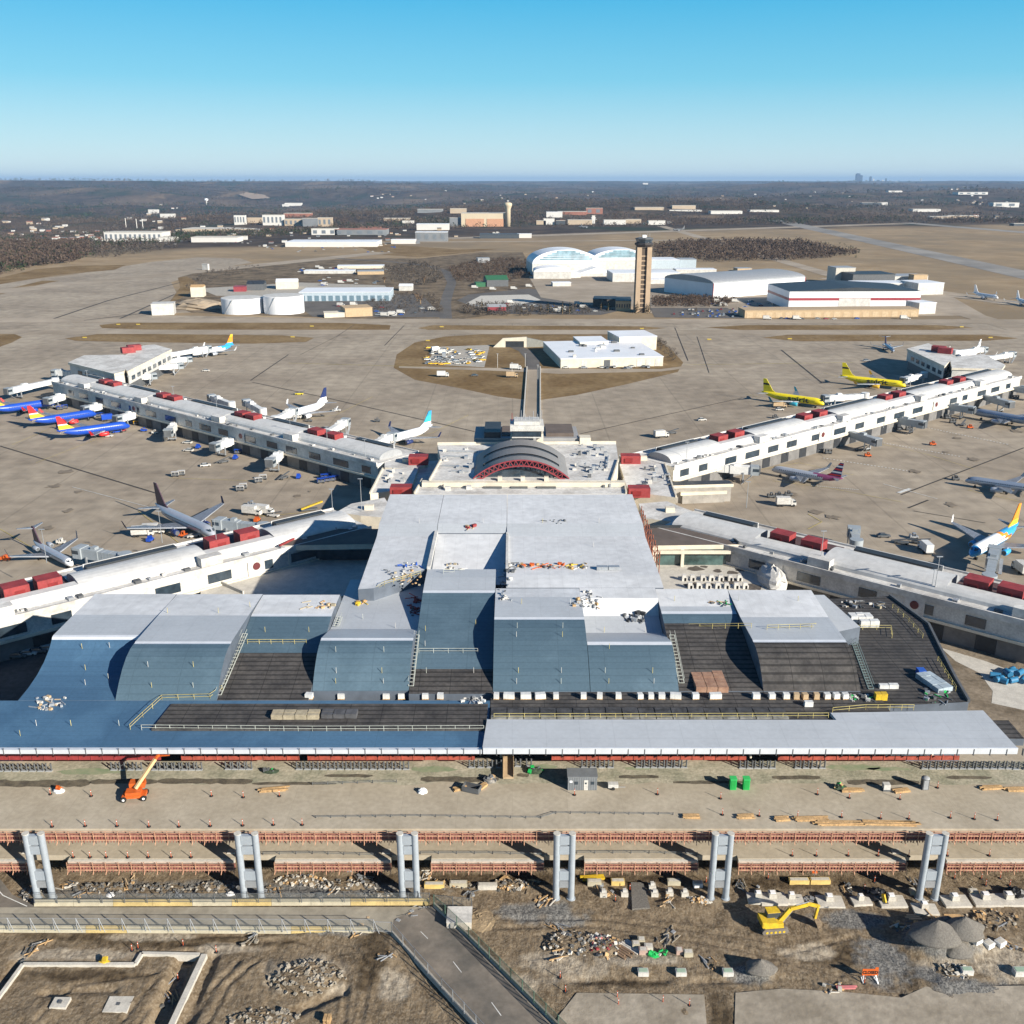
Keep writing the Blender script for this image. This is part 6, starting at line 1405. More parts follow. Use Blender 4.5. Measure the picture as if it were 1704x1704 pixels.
BR=[('front side of the upper left concourse',[((92,632),(14,649)),((131,651),(80,665)),((192,669),(142,679)),((250,682),(196,695)),((302,693),(280,718)),((408,724),(358,741)),((478,745),(450,767))],None),
('rear side of the upper left concourse',[((385,672),(352,660)),((437,683),(410,668)),((458,696),(488,682)),((545,718),(575,700)),((610,742),(652,724)),((125,620),(92,618))],None),
('upper left end block',[((282,589),(346,578)),((262,601),(314,596)),((238,612),(300,607)),((216,627),(256,624))],None),
('lower left concourse',[((438,876),(366,868)),((208,926),(134,915))],bgr),
('front side of the upper right concourse',[((1165,775),(1256,780)),((1395,713),(1458,733)),((1456,691),(1534,704)),((1545,670),(1616,680)),((1615,652),(1680,671)),((1655,641),(1725,650))],bgr),
('rear side of the upper right concourse',[((1440,657),(1374,661)),((1538,622),(1504,631))],None),
('upper right end block',[((1645,595),(1685,588)),((1590,585),(1638,580))],None),
('lower right concourse',[((1425,903),(1421,882)),((1646,962),(1655,915))],bgr)]
for g,l,m in BR:
    for i,(a,c) in enumerate(l):
        mm=bwh if (g.startswith('front side of the upper right') and i in(0,)) else m
        bridge('%s jet bridge %s, counting from the left'%(nth(i),('on the ' if 'side' in g else 'at the ')+g),a,c,'jet bridges',mm)
# ---------------------------------------------------------------- ground vehicles
VP={}
def vehicle(kind,label,px,py,rz,col=None,z=0):
    p=G(px,py,z+.02) if z==0 else G(px,py,z); key=(kind,col.name if col else '')
    if key in VP: return dup(VP[key],p,rz,label,None)
    col=col or white
    if kind=='cart_train':
        t=thing('baggage_cart',label,'baggage cart',p,rz,'airport ground vehicles')
        b=MB(); b.box(-1.5,1.5,-.75,.75,.5,.7); b.build('bed',dgrey,t,False)
        b=MB(); b.box(-1.5,1.5,-.8,.8,2.0,2.12); 
        for x in (-1.45,-.05,1.4): b.box(x,x+.06,-.75,.75,.7,2.0)
        b.build('canopy',col,t,False)
        b=MB(); 
        for x in (-1.1,1.1):
            b.tube((x,-.8,.3),(x,.8,.3),.3,10)
        b.build('wheels',rubber,t,False); b=MB(); b.box(-1.3,1.3,-.6,.6,.7,1.35); b.build('luggage',dgrey,t,False)
    elif kind=='tug':
        t=thing('baggage_tug',label,'tug',p,rz,'airport ground vehicles')
        b=MB(); b.box(-1.4,1.4,-.75,.75,.4,1.0); b.box(-1.4,-.9,-.7,.7,1,1.5); b.build('body',col,t,False)
        b=MB(); b.box(-.4,.5,-.7,.7,1.9,2.0); b.box(.45,.5,-.7,.7,1,1.9); b.box(-.4,-.34,-.7,.7,1,1.9); b.build('roof',col,t,False)
        b=MB()
        for x in (-.95,.95): b.tube((x,-.8,.35),(x,.8,.35),.35,10)
        b.build('wheels',rubber,t,False)
    elif kind=='car':
        t=thing('parked_car',label,'car',p,rz,'parked cars')
        b=MB(); b.rings([[(x,-.9,z) for x,z in ((-2.2,.35),(2.2,.35),(2.25,.8),(1.2,.95),(-2.1,1.0))],[(x,.9,z) for x,z in ((-2.2,.35),(2.2,.35),(2.25,.8),(1.2,.95),(-2.1,1.0))]],0,False); b.build('body',col,t,False)
        b=MB(); q=((-1.9,.98),(1.1,.95),(.5,1.42),(-1.3,1.46)); b.rings([[(x,-.8+.1*(z>1.2),z) for x,z in q],[(x,.8-.1*(z>1.2),z) for x,z in q]],0,False); b.build('cabin',glass,t,False)
        b=MB(); b.box(-1.25,.45,-.68,.68,1.45,1.5); b.build('roof',col,t,False)
        for x in (-1.4,1.4): b=MB(); b.tube((x,-.92,.33),(x,.92,.33),.33,10); b.build('axle_wheels',rubber,t,False)
    elif kind=='truck':
        t=thing('service_truck',label,'truck',p,rz,'airport ground vehicles')
        b=MB(); b.box(-3.6,1.6,-1.2,1.2,1.0,3.6); b.build('box_body',col,t,False)
        b=MB(); b.rings([[(x,-1.1,z) for x,z in ((1.8,.6),(3.7,.6),(3.7,1.6),(3.2,2.5),(1.8,2.6))],[(x,1.1,z) for x,z in ((1.8,.6),(3.7,.6),(3.7,1.6),(3.2,2.5),(1.8,2.6))]],0,False); c_=b.build('cab',col,t,False)
        b=MB(); b.box(2.4,3.5,-1.13,1.13,1.7,2.35); b.build('cab_window',glass,c_,False)
        b=MB(); b.box(-3.5,3.5,-.9,.9,.6,.98); b.build('chassis',dgrey,t,False)
        for x in (-2.6,-1.4,2.8): b=MB(); b.tube((x,-1.15,.5),(x,1.15,.5),.5,12); b.build('axle_wheels',rubber,t,False)
    elif kind=='loader':
        t=thing('belt_loader',label,'belt loader',p,rz,'airport ground vehicles')
        b=MB(); b.box(-2.2,2.2,-.8,.8,.4,.9); b.build('chassis',col,t,False); b=MB(); b.bar((-3.4,0,.8),(3.6,0,2.4),.8,.22); b.build('belt',dgrey,t,False)
        b=MB()
        for x in (-1.5,1.5): b.tube((x,-.85,.38),(x,.85,.38),.38,10)
        b.build('wheels',rubber,t,False)
    VP[key]=t
    return t
random.seed(5)
near=lambda i,w,s:'%s %s %s'%(nth(i),w,s)
cnt={}
def fleet(where,lst):
    for kind,px,py,rz,col,desc in lst:
        k=(where,desc); i=cnt.get(k,0); cnt[k]=i+1
        vehicle(kind,('%s %s %s'%(nth(i) if sum(1 for q in lst if q[5]==desc)>1 else 'single',desc,where)),px,py,R(rz),col)
fleet('near the inner end of the upper left concourse',[('cart_train',a,c,20,sblue,'blue baggage cart') for a,c in [(534,804),(542,802),(551,801),(560,799),(568,797),(576,796),(540,797),(549,795),(558,793)]]+[('truck',530,783,20,white,'white service truck'),('truck',546,780,20,white,'white service truck'),('truck',540,775,20,white,'white service truck'),('truck',578,788,-20,bwh,'white tank truck'),('tug',497,796,90,sblue,'blue tug'),('loader',472,797,60,dgrey,'dark belt loader'),('cart_train',430,803,30,white,'white baggage cart'),('cart_train',405,813,10,white,'pale baggage cart'),('cart_train',400,817,10,white,'pale baggage cart'),('cart_train',438,798,10,white,'white baggage cart'),('cart_train',492,776,10,sblue,'blue cart near the bridge'),('cart_train',500,774,10,sblue,'blue cart near the bridge')])
fleet('mid way along the upper left concourse',[('cart_train',322,725,10,sblue,'blue baggage cart'),('cart_train',330,722,10,red,'red baggage cart'),('cart_train',338,728,10,sblue,'blue baggage cart'),('truck',343,720,30,orange,'orange service truck'),('car',314,751,170,white,'white pickup car'),('tug',330,746,80,sblue,'blue tug'),('tug',392,764,80,sblue,'blue tug with its bin'),('loader',372,770,40,dgrey,'dark belt loader'),('car',342,776,20,white,'pale pickup car'),('cart_train',292,793,10,white,'white cart with long load'),('cart_train',302,791,10,white,'white cart with long load'),('car',312,738,170,white,'low white car'),('cart_train',396,755,10,sblue,'blue cart by the bridge'),('cart_train',404,752,10,sblue,'blue cart by the bridge'),('tug',419,842,0,steel,'silver tug')])
fleet('around the three blue jets',[('cart_train',228,707,10,syel,'yellow cart'),('tug',240,718,10,sblue,'blue tug'),('cart_train',150,726,0,sblue,'blue cart'),('cart_train',158,727,0,sblue,'blue cart'),('cart_train',100,682,20,sblue,'blue cart under the wing'),('cart_train',108,680,20,sblue,'blue cart under the wing'),('cart_train',160,694,20,sblue,'blue cart by the nose'),('cart_train',168,693,20,sblue,'blue cart by the nose'),('car',180,727,0,white,'small white car'),('loader',195,720,40,sblue,'blue belt loader'),('tug',205,718,40,red,'red tug'),('truck',182,700,30,sblue,'blue service truck'),('tug',258,722,10,white,'white tug')])
fleet('near the large silver airliner',[('truck',238,892,10,white,'white service truck'),('truck',256,888,10,white,'white service truck'),('tug',250,901,80,sblue,'blue tug'),('tug',305,893,0,orange,'orange tug'),('loader',322,894,30,white,'white belt loader'),('tug',10,933,0,orange,'orange tug'),('tug',102,905,0,white,'white tug'),('truck',420,857,-15,white,'white box truck'),('truck',440,856,-20,white,'white box truck'),('loader',455,860,-20,white,'white belt loader'),('tug',428,868,80,orange,'orange tug')])
t=thing('lift_loader','yellow and black scissor loader beside the lower left concourse','loader',G(515,850),R(20))
b=MB(); b.box(-3,3,-1,1,.5,.9); b.build('chassis',dgrey,t,False); b=MB(); b.bar((-3,0,1),(5,0,3.2),1.2,.5); b.build('arm',yellow,t,False)
fleet('in front of the upper right concourse',[('truck',1307,842,0,white,'white box truck with a round emblem'),('tug',1283,828,0,dgrey,'dark tug'),('tug',1296,827,0,dgrey,'dark tug'),('tug',1312,825,0,dgrey,'dark tug'),('loader',1430,750,10,dgrey,'dark belt loader'),('tug',1444,760,0,orange,'orange tug'),('tug',1457,712,0,vyel,'yellow tug'),('cart_train',1483,718,0,dgrey,'dark cart'),('cart_train',1494,716,0,dgrey,'dark cart'),('cart_train',1512,716,0,dgrey,'dark cart'),('cart_train',1556,696,0,dgrey,'dark cart group'),('cart_train',1566,694,0,dgrey,'dark cart group'),('cart_train',1577,697,0,dgrey,'dark cart group'),('cart_train',1585,704,0,dgrey,'dark cart group'),('tug',1552,741,0,orange,'small orange tug'),('tug',1614,713,0,orange,'small red tug'),('tug',1590,799,0,dgrey,'dark tug by the lone jet'),('loader',1602,708,50,dgrey,'dark loader'),('cart_train',1364,753,0,dgrey,'dark cart by the first bridge'),('cart_train',1378,755,0,dgrey,'dark cart by the first bridge'),('cart_train',1655,660,0,dgrey,'dark cart far along'),('cart_train',1672,662,0,dgrey,'dark cart far along'),('cart_train',1690,664,0,dgrey,'dark cart far along')])
fleet('below the upper right concourse wall',[('car',1352+8*i,742-2*i,80,[white,steel,white,dgrey,white][i%5],['white parked car','silver parked car','white parked car','black parked car','white parked car'][i%5]) for i in range(5)])
fleet('beside the lower right concourse',[('loader',1500,905,-20,dgrey,'dark belt loader'),('loader',1528,905,-30,dgrey,'dark belt loader'),('truck',1539,918,90,bwh,'pale service truck'),('truck',1697,952,90,white,'white service truck'),('tug',1520,896,0,steel,'silver tug'),('car',1470,894,0,dgrey,'dark car')])
fleet('under the low canopy building',[('car',1142+9.5*i,824-.4*i,80,[white,dgrey,white,white,dgrey,white,steel][i],['white car','black car','white car','white car','black car','white car','silver car'][i]) for i in range(7)])
fleet('behind the upper right concourse',[('truck',1100,728,20,white,'white service truck'),('loader',1118,722,20,dgrey,'dark belt loader'),('car',1168,700,10,white,'white car'),('car',1297,683,0,white,'white car'),('tug',1290,696,0,dgrey,'dark tug'),('car',1442,601,0,steel,'silver car'),('truck',1297,678,0,tanpaint,'tan truck')])
fleet('behind the upper left concourse',[('loader',498,657,0,vyel,'yellow loader alone on the apron'),('car',560,684,0,white,'white car'),('tug',515,702,0,dgrey,'dark tug'),('tug',628,702,0,dgrey,'dark tug'),('truck',490,697,0,white,'white truck'),('car',343,618,0,white,'small white car')])
fleet('in the dark yard left of the new terminal',[('car',70+16*i,1082-6*i,15+random.uniform(-8,8),[white,dgrey,steel][i%3],['white car','dark car','silver car'][i%3]) for i in range(6)]+[('car',30+17*i,1094-4*i,10,[dgrey,white][i%2],['dark car in the rear line','white car in the rear line'][i%2]) for i in range(5)])
# light masts
for i,(px,py,h) in enumerate([(78,936,20),(270,903,20),(362,918,20),(554,858,18),(602,850,22),(147,640,15),(217,650,15),(290,668,15),(362,690,15),(484,725,15),(545,740,15),(608,762,15),(1365,939,20),(1555,985,20),(1550,983,12),(1242,845,18),(1470,712,15),(1382,738,15),(1142,767,15)]):
    p=G(px,py,11.5); t=thing('light_mast','%s thin light mast rising from the concourse roofs, in order round the field'%nth(i),'light mast',p,0,'thin light masts on the concourse roofs')
    b=MB(); b.tube((0,0,0),(0,0,h*.5),.13,6,r2=.07); b.build('pole',steel,t,False); b=MB(); b.box(-.8,.8,-.15,.15,h*.5,h*.5+.2); b.build('lamp_head',steel,t,False)

for i in range(9):
    p=G(1662+random.uniform(-8,40),1128+random.uniform(-8,10)); tt=thing('blue_tank','%s bright blue drum or tank in the cluster at the right edge'%nth(i),'tank',p,random.uniform(0,3),'blue site tanks'); b=MB(); b.tube((-1.2,0,.8),(1.2,0,.8),.75,12); b.build('shell',mat('site_blue',(.03,.17,.32),.5),tt,False); b=MB(); b.box(-1,1,-.5,.5,0,.4); b.build('cradle',dgrey,tt,False)

# painted lead-in lines and worn dark patches at the stands
random.seed(91)
for (a,c,d_) in [((216,712),(150,735),(60,770)),((160,692),(90,710),(20,740)),((352,890),(300,905),(230,850)),((280,795),(420,800),(430,800)),((1285,800),(1380,812),(1500,835)),((1610,815),(1700,835),(1760,850)),((1625,695),(1700,715),(1760,730)),((1240,785),(1330,770),(1420,790)),((1450,735),(1540,755),(1620,780)),((485,700),(560,690),(620,660)),((655,735),(720,720),(780,690)),((1372,680),(1300,670),(1240,655)),((1508,648),(1430,636),(1370,620)),((120,945),(60,915),(0,880)),((1620,930),(1680,890),(1760,850))]:
    tag(line('lead_in_line',[a,c,d_],.22,.17,my),None,None,None,'structure')
stn=mat('stand_stain',(.19,.155,.115),.9,var=.2,scale=.3)
for i in range(26):
    if i%2: px=random.uniform(60,560); py=random.uniform(700,880)
    else: px=random.uniform(1180,1700); py=random.uniform(690,870)
    p=G(px,py,.18+.002*i); w=random.uniform(.8,3.5); m=12; b=MB(); b.add([(p.x+math.cos(6.283*k/m)*w*random.uniform(.4,1.2),p.y+math.sin(6.283*k/m)*w*random.uniform(.4,1.3),p.z) for k in range(m)],[tuple(range(m))]); tag(b.build('apron_stain',stn),None,None,None,'structure')
# ---------------------------------------------------------------- midfield buildings
def block(name,label,cat,fl,fr,depth,toppy,wall,roof=None,kind='flat',z=None,parts=None,over=.25,rise=3,doors=0,dcol=None,wins=0,rows=1,stripe=None,grp=None):
    """fl, fr: ground pixels of the front face's ends; toppy: pixel row of its eave"""
    A=G(*fl);B=G(*fr); kf=1 if A.y<900 or 'low arched end' in label else .3; mY=(A.y+B.y)/2; A.y=mY+(A.y-mY)*kf; B.y=mY+(B.y-mY)*kf; d=(B-A); L=d.length; d.normalize(); n=Vector((-d.y,d.x,0))
    h=z if z else max(2.5,topz(fl[0],toppy,A)); t=thing(name,label,cat,(A.x,A.y,0),math.atan2(d.y,d.x),grp)
    b=MB(); b.box(0,L,0,depth,0,h); wo=b.build('wall',wall,t,False); roof=roof or roofwhite
    if kind=='flat': b=MB(); b.box(-over,L+over,-over,depth+over,h,h+.5); b.build('roof',roof,t,False)
    elif kind=='gable':      # ridge parallel to the front
        b=MB(); pr=[(-over,h),(depth/2,h+rise),(depth+over,h)]; b.rings([[(x,y,z_) for y,z_ in pr] for x in (-over,L+over)],0,False); b.build('roof',roof,t,False)
    elif kind=='gablef':     # ridge running away from the viewer
        b=MB(); pr=[(-over,h),(L/2,h+rise),(L+over,h)]; b.rings([[(x,y,z_) for x,z_ in pr] for y in (-over,depth+over)],0,False); b.build('roof',roof,t,False)
    elif kind=='arch':
        m=20; b=MB(); rs=[]
        pr=[(L/2-L/2*math.cos(math.pi*i/m),h+rise*math.sin(math.pi*i/m)) for i in range(m+1)]
        b.rings([[(x,y,z_) for x,z_ in pr] for y in (-.3,depth)],0,False); b.build('roof',roof,t,False)
    elif kind=='archx':
        m=12; b=MB(); pr=[(depth/2-depth/2*math.cos(math.pi*i/m),h+rise*math.sin(math.pi*i/m)) for i in range(m+1)]
        b.rings([[(x,y,z_) for y,z_ in pr] for x in (-.3,L+.3)],0,False); b.build('roof',roof,t,False)
    for i in range(doors):
        w=L/doors; b=MB(); b.box(w*i+w*.18,w*i+w*.82,-.12,-.02,.05,min(h*.75,5.5)); b.build('door',dcol or grey,t,False)
    for r in range(rows if wins else 0):
        for i in range(wins):
            w=L/wins; z0=h*(r+.35)/rows; b=MB(); b.box(w*i+w*.2,w*i+w*.8,-.1,-.02,z0,z0+h*.35/rows); b.build('window',glass,t,False)
    if stripe: b=MB(); b.box(-.05,L+.05,-.14,-.02,h*stripe[1],h*stripe[2]); b.build('stripe',stripe[0],t,False); b=MB(); b.box(-.14,-.02,0,depth,h*stripe[1],h*stripe[2]); b.build('stripe',stripe[0],t,False)
    return t,A,d,n,L,h
def rooftop(t,L,depth,h,n,smin=1.5,smax=4,m=None):
    for i in range(n):
        s=random.uniform(smin,smax); x=random.uniform(2,L-2-s); y=random.uniform(2,max(3,depth-3)); b=MB(); b.box(x,x+s,y,y+s*.7,h+.5,h+.5+random.uniform(.8,1.8)); b.build('roof_unit',m or random.choice([steel,dgrey,white]),t,False)
random.seed(33)
wgl=mat('bright_white_metal',(.74,.75,.77),.45,var=.05,scale=.05); bgl=mat('hangar_blue_glass',(.22,.33,.38),.3,var=.4,scale=.1)
# island facility
t,A,d,n,L,h=block('maintenance_building','wide low white roofed building with tan front on the diamond island','building',(933,613),(1103,609),72,598,cream,wgl,doors=0)
for i,(a,w,m_) in enumerate([(.2,.05,white),(.5,.05,white),(.74,.05,white),(.83,.05,white),(.92,.05,white),(.42,.06,dgrey)]):
    b=MB(); b.box(L*a,L*(a+w),-.15,-.02,.1,4.8); b.build('door',m_,t,False)
rooftop(t,L,70,h,14)
t2,A2,*_=block('maintenance_building','taller white block at the back right of the diamond island building','building',(1030,584),(1092,582),30,571,cream,wgl,z=9.5)
t2,A2,*_=block('maintenance_building','low white block at the back left of the diamond island building','building',(965,588),(1012,587),26,577,cream,wgl,z=7.5)
# tunnel portal
t=thing('tunnel_portal','cream concrete tunnel portal with dark mouth behind the diamond island','tunnel portal',G(857,578)); p=G(857,578)
b=MB(); q=[(-16,0),(-9,6.5),(8.5,7.5),(8.5,0),(6.5,0),(6.5,4.5),(-7,4.5),(-7,0)]; b.rings([[(x,0,z) for x,z in q],[(x,2,z) for x,z in q]],0,False); b.build('head_wall',cream,t,False)
b=MB(); b.box(-6.9,6.4,.6,1.9,0,4.6); b.build('mouth',dark,t,False)
b=MB(); b.prism([(8.5,0,7),(8.5,2,7),(32,8,1.2),(32,6,1.2)],0); b.build('wing_wall',mat('grey_wall',(.2,.2,.18),.8),t,False)
# storage yard clutter: each vehicle or stack its own thing
for i in range(60):
    px=random.uniform(712,808); py=random.uniform(579,606); px-=(py-579)*.2; 
    vehicle('truck' if random.random()<.08 else 'car','%s pale vehicle or plough in the storage yard left on the diamond island'%nth(i),px,py,random.uniform(0,3.1),random.choice([white,white,syel,pwhite,steel]))
for i,(px,py) in enumerate([(718,606),(726,606),(735,607),(744,606),(796,600),(803,600)]): vehicle('car','%s yellow plough truck at the front of the storage yard'%nth(i),px,py,R(10),syel)
vehicle('truck','white box trailer alone on the island grass',737,627,0,bwh); vehicle('truck','white long truck on the island road near the tunnel',858,615,R(-8),bwh); vehicle('truck','tan van on the island grass below the road',852,628,0,tanpaint); vehicle('car','dark pickup left of the tan van on the island',790,626,0,dgrey)
for i,px in enumerate([942,958,972,1003,1010,1016,1022,1040,1046,1052,1072,1078]): vehicle('car','%s car parked along the front of the island building'%nth(i),px,612+random.uniform(-1.5,2),R(random.choice([80,95,5])),[white,dgrey,steel][i%3])
for i,px in enumerate([828,852,874,895]): 
    p=G(px,[612,628,612,632][i]); t=thing('lamp_post','%s slim pale lamp post on the diamond island'%nth(i),'lamp post',p); b=MB(); b.tube((0,0,0),(0,0,9),.14,6); b.build('pole',white,t,False); b=MB(); b.box(-.7,.7,-.15,.15,9,9.25); b.build('lamp_head',steel,t,False)
# control tower
TC=G(1067,519); t=thing('control_tower','tall tan airport control tower with dark octagonal cab','control tower',TC)
tan=mat('tower_tan',(.42,.31,.21),.8,var=.08,scale=.2); tand=mat('tower_recess',(.10,.075,.055),.8)
hh=topz(1067,411,TC); top=topz(1067,393,TC)
b=MB(); 
for sx in (-1,1):
    for sy in (-1,1): b.box(sx*4.6-2.1,sx*4.6+2.1,sy*4.6-2.1,sy*4.6+2.1,0,hh)
b.build('corner_shafts',tan,t,False); b=MB(); b.box(-2.5,2.5,-5,5,0,hh-1); b.box(-5,-2.5,-2.4,2.4,0,hh-1.5); b.box(2.5,5,-2.4,2.4,0,hh-1.5); b.build('recess',tand,t,False)
for k in range(12): z=4+k*(hh-8)/12; b=MB(); b.box(-2.45,2.45,-5.3,-5.05,z,z+1.0); b.build('spandrel',tan,t,False)
b=MB(); b.lathe((0,0,hh),[(6.2,0),(8.4,2.2),(8.6,3.6),(8.0,3.9)],8,0,False); b.build('cab_base',mat('cab_dark',(.05,.045,.045),.5),t,False)
b=MB(); b.lathe((0,0,hh+3.9),[(6.8,0),(7.9,3.2)],8,0,False); b.build('cab_glazing',glass,t,False)
b=MB(); b.lathe((0,0,hh+7.1),[(8.2,0),(8.2,.8),(6.0,1.3)],8,0,False); b.build('cab_roof',dgrey,t,False)
b=MB(); b.box(-1.8,1.8,-1.8,1.8,hh+8.4,hh+10.6); b.build('radome_box',pwhite,t,False)
for x in (-4,3,5): b=MB(); b.tube((x,0,hh+8.3),(x,0,hh+12),.12,5); b.build('antenna',steel,t,False)
block('tower_base_building','dark and tan two storey building at the foot of the control tower','building',(1024,517),(1050,518),34,501,tanpaint,blackroof,wins=6)
block('tower_base_building','long low dark building left of the control tower base','building',(986,510),(1024,512),26,498,mat('dark_brick',(.08,.065,.055),.85),blackroof)
# twin arched hangars
for i,(a,c,py,top_,lb) in enumerate([((886,459),(996,455),459,417,'left of two white hangars with blue glazed arched roofs'),((985,452),(1080,449),450,416,'right of two white hangars with blue glazed arched roofs')]):
    A=G(*a); topzz=topz((a[0]+c[0])/2,top_,A)
    t,A,d,n,L,h=block('arched_hangar',lb,'hangar',a,c,60,443,white,wgl,'arch',z=14,rise=max(10,topzz-14))
    for k,(zz,ww) in enumerate([(.35,.78),(.5,.68),(.65,.56),(.78,.42),(.9,.28)]):
        b=MB(); z=14+max(10,topzz-14)*zz; b.box(L*(.5-ww/2),L*(.5+ww/2),-.6,-.32,z-1.5,z+.4); b.build('glazing_strip',bgl,t,False)
for a,c,dp,tp,k,rs,lb in [((888,464),(950,464),40,452,'arch',5,'low white arch fronted annex below the left arched hangar'),((963,461),(1021,459),40,455,'gablef',7,'white pitched annex below the right arched hangar'),((950,463),(966,462),30,455,'flat',0,'narrow white block between the two hangar annexes')]:
    block('hangar_annex',lb,'building',a,c,dp,tp,white,wgl,k,rise=rs)
block('hangar','long white hangar behind the control tower','hangar',(1020,470),(1130,468),50,455,white,wgl,'flat')
block('hangar','blue grey box hangar right of the tower top','hangar',(1080,448),(1130,447),50,433,mat('pale_blue_wall',(.4,.47,.52),.6),wgl)
block('hangar','small blue sided white block far right of the arched hangars','hangar',(1131,447),(1158,447),30,432,mat('pale_blue_wall',(.4,.47,.52),.6),grey)
block('hangar','low white shed in front of the blue sided block','hangar',(1078,473),(1125,472),30,466,white,wgl); block('hangar','low white shed row behind the long hangar','hangar',(1125,455),(1192,455),25,449,white,wgl)
t,A,d,n,L,h=block('hangar','long white hangar with low arched end and red corner trim','hangar',(1186,497),(1338,485),78,472,wgl,grey,'archx',rise=6)
for f in (0,1): b=MB(); b.box(L*f-.4,L*f+.4,-.3,.3,0,h); b.build('corner_trim',redst,t,False)
t,A,d,n,L,h=block('hangar','white hangar with dark roof and red stripe, nearest of the hangars','hangar',(1313,516),(1527,514),75,485,wgl,blackroof,'gablef',rise=3.5,stripe=(mat('maroon_stripe',(.3,.04,.05),.5),.5,.64))
b=MB(); b.box(L*.38,L*.62,-.2,-.02,0,h*.62); b.build('door',white,t,False)
t,A,d,n,L,h=block('workshop_row','long tan ribbed workshop row in front of the striped hangar','building',(1239,529),(1528,527),22,517,tanpaint,mat('tan_roof',(.4,.3,.19),.8),doors=18,dcol=mat('tan_door',(.5,.38,.24),.8))
for a,c,dp,tp,wl,rf,kd,rs,lb in [((1203,472),(1262,470),30,466,white,wgl,'flat',0,'low white shed behind the long hangar at centre right'),((1288,484),(1330,483),35,470,wgl,wgl,'arch',6,'white domed shed behind the nearest hangar'),((1390,473),(1420,472),25,446,lconc,grey,'flat',0,'tall grey block behind the striped hangar'),((1420,478),(1485,476),40,457,dgrey,blackroof,'flat',0,'dark roofed terminal block behind the striped hangar'),((1430,488),(1510,486),30,472,white,wgl,'flat',0,'white low building right of the dark block'),((1485,476),(1540,474),30,460,white,grey,'flat',0,'pale building with square tower bits at right'),((1530,492),(1565,489),35,472,white,wgl,'flat',0,'white block at the right end of the hangar group'),((1528,523),(1556,522),20,505,white,wgl,'flat',0,'small white shed right of the striped hangar'),((1520,478),(1540,477),12,458,tanpaint,tanpaint,'flat',0,'tan twin silo block at right'),((1228,452),(1250,451),16,447,tanpaint,grey,'flat',0,'low yellow equipment shed behind the sheds')]:
    block('airfield_building',lb,'building',a,c,dp,tp,wl,rf,kd,rise=rs)
# green roofed shed
block('green_shed','green roofed shed with dark front at mid left of the tower','building',(810,478),(846,476),30,466,dgrey,mat('green_roof',(.03,.13,.06),.7),'gable',rise=4)
block('green_shed','small green container stack left of the green roofed shed','building',(792,478),(808,477),12,471,mat('green_roof',(.03,.13,.06),.7),mat('green_roof',(.03,.13,.06),.7))
for i,(px,py) in enumerate([(855,482),(880,478),(790,480),(820,483)]): vehicle('truck','%s white truck near the green roofed shed'%nth(i),px,py,0,white)
# tanks
for px,py,tp,r,lb in [(396,524,499,34,'left white storage tank, squat and round'),(466,524,495,33,'right white storage tank, squat and round')]:
    g=G(px,py); t=thing('storage_tank',lb,'storage tank',(g.x,g.y+r/1616*g.y,0)); rr=r/1616*g.length*.98; hz=topz(px,tp,g)
    b=MB(); b.lathe((0,0,0),[(rr,0),(rr,hz),(rr*.98,hz+.2)],56,0,False); b.build('shell',wgl,t,False); b=MB(); b.lathe((0,0,hz+.3),[(rr*.98,-.1),(rr*.6,.1),(0.1,.3)],48,0,False); b.build('roof',white,t,False)
    b=MB(); b.bar((-rr*.7,-rr*.75,0),(-rr*.2,-rr*1.02,hz),1,.2); b.build('stair',steel,t,False)
t,A,d,n,L,h=block('warehouse','long pale blue fronted warehouse with white roof right of the tanks','warehouse',(497,502),(650,500),45,487,mat('pale_blue_wall',(.4,.47,.52),.6),wgl,doors=13,dcol=mat('door_blue',(.13,.2,.25),.5))
for a,c,dp,tp,wl,rf,kd,rs,lb in [((253,525),(290,524),18,507,white,white,'flat',0,'small white block left of the storage tanks'),((317,495),(340,494),16,478,cream,wood,'gable',2,'cream hut with brown roof behind the left tank'),((410,484),(440,483),24,473,dgrey,blackroof,'gable',3,'black roofed shed behind the storage tanks'),((388,486),(410,485),15,478,redst,redst,'flat',0,'dull red shed left of the black roofed shed'),((458,482),(497,480),26,470,cream,wgl,'gable',3,'white pitched shed behind the right tank'),((575,528),(620,526),24,514,tanpaint,tanpaint,'flat',0,'tan low building at the taxiway right of the tanks'),((540,529),(574,528),14,522,cream,cream,'flat',0,'cream low building left of the tan one'),((505,456),(590,455),18,451,white,wgl,'flat',0,'thin white canopy far behind the warehouse'),((560,448),(640,446),20,443,cream,wgl,'flat',0,'second white canopy near the access road'),((345,450),(350,449),10,440,white,white,'flat',0,'tiny white hut on the bank'),((664,484),(686,484),14,476,white,wgl,'gable',2,'small white shed right of the warehouse'),((594,458),(640,456),22,452,tanpaint,grey,'flat',0,'grey shed behind the warehouse'),((920,477),(950,476),14,471,white,wgl,'flat',0,'small white block before the arched hangar'),((811,518),(842,517),12,511,redst,grey,'gable',2,'small house with brick front left of the tower'),((795,438),(815,437),14,430,grey,grey,'flat',0,'grey shed in the scrub behind the road')]:
    block('yard_building',lb,'building',a,c,dp,tp,wl,rf,kd,rise=rs)
g=G(360,508); t=thing('gravel_mound','tan earth mound left of the storage tanks','earth mound',G(330,512)); crumple((0,0,-1),(26,20,9),10,3,amp=.3).build('mound',mat('tan_dirt2',(.3,.24,.17),.95,var=.15,scale=.1),t,False)
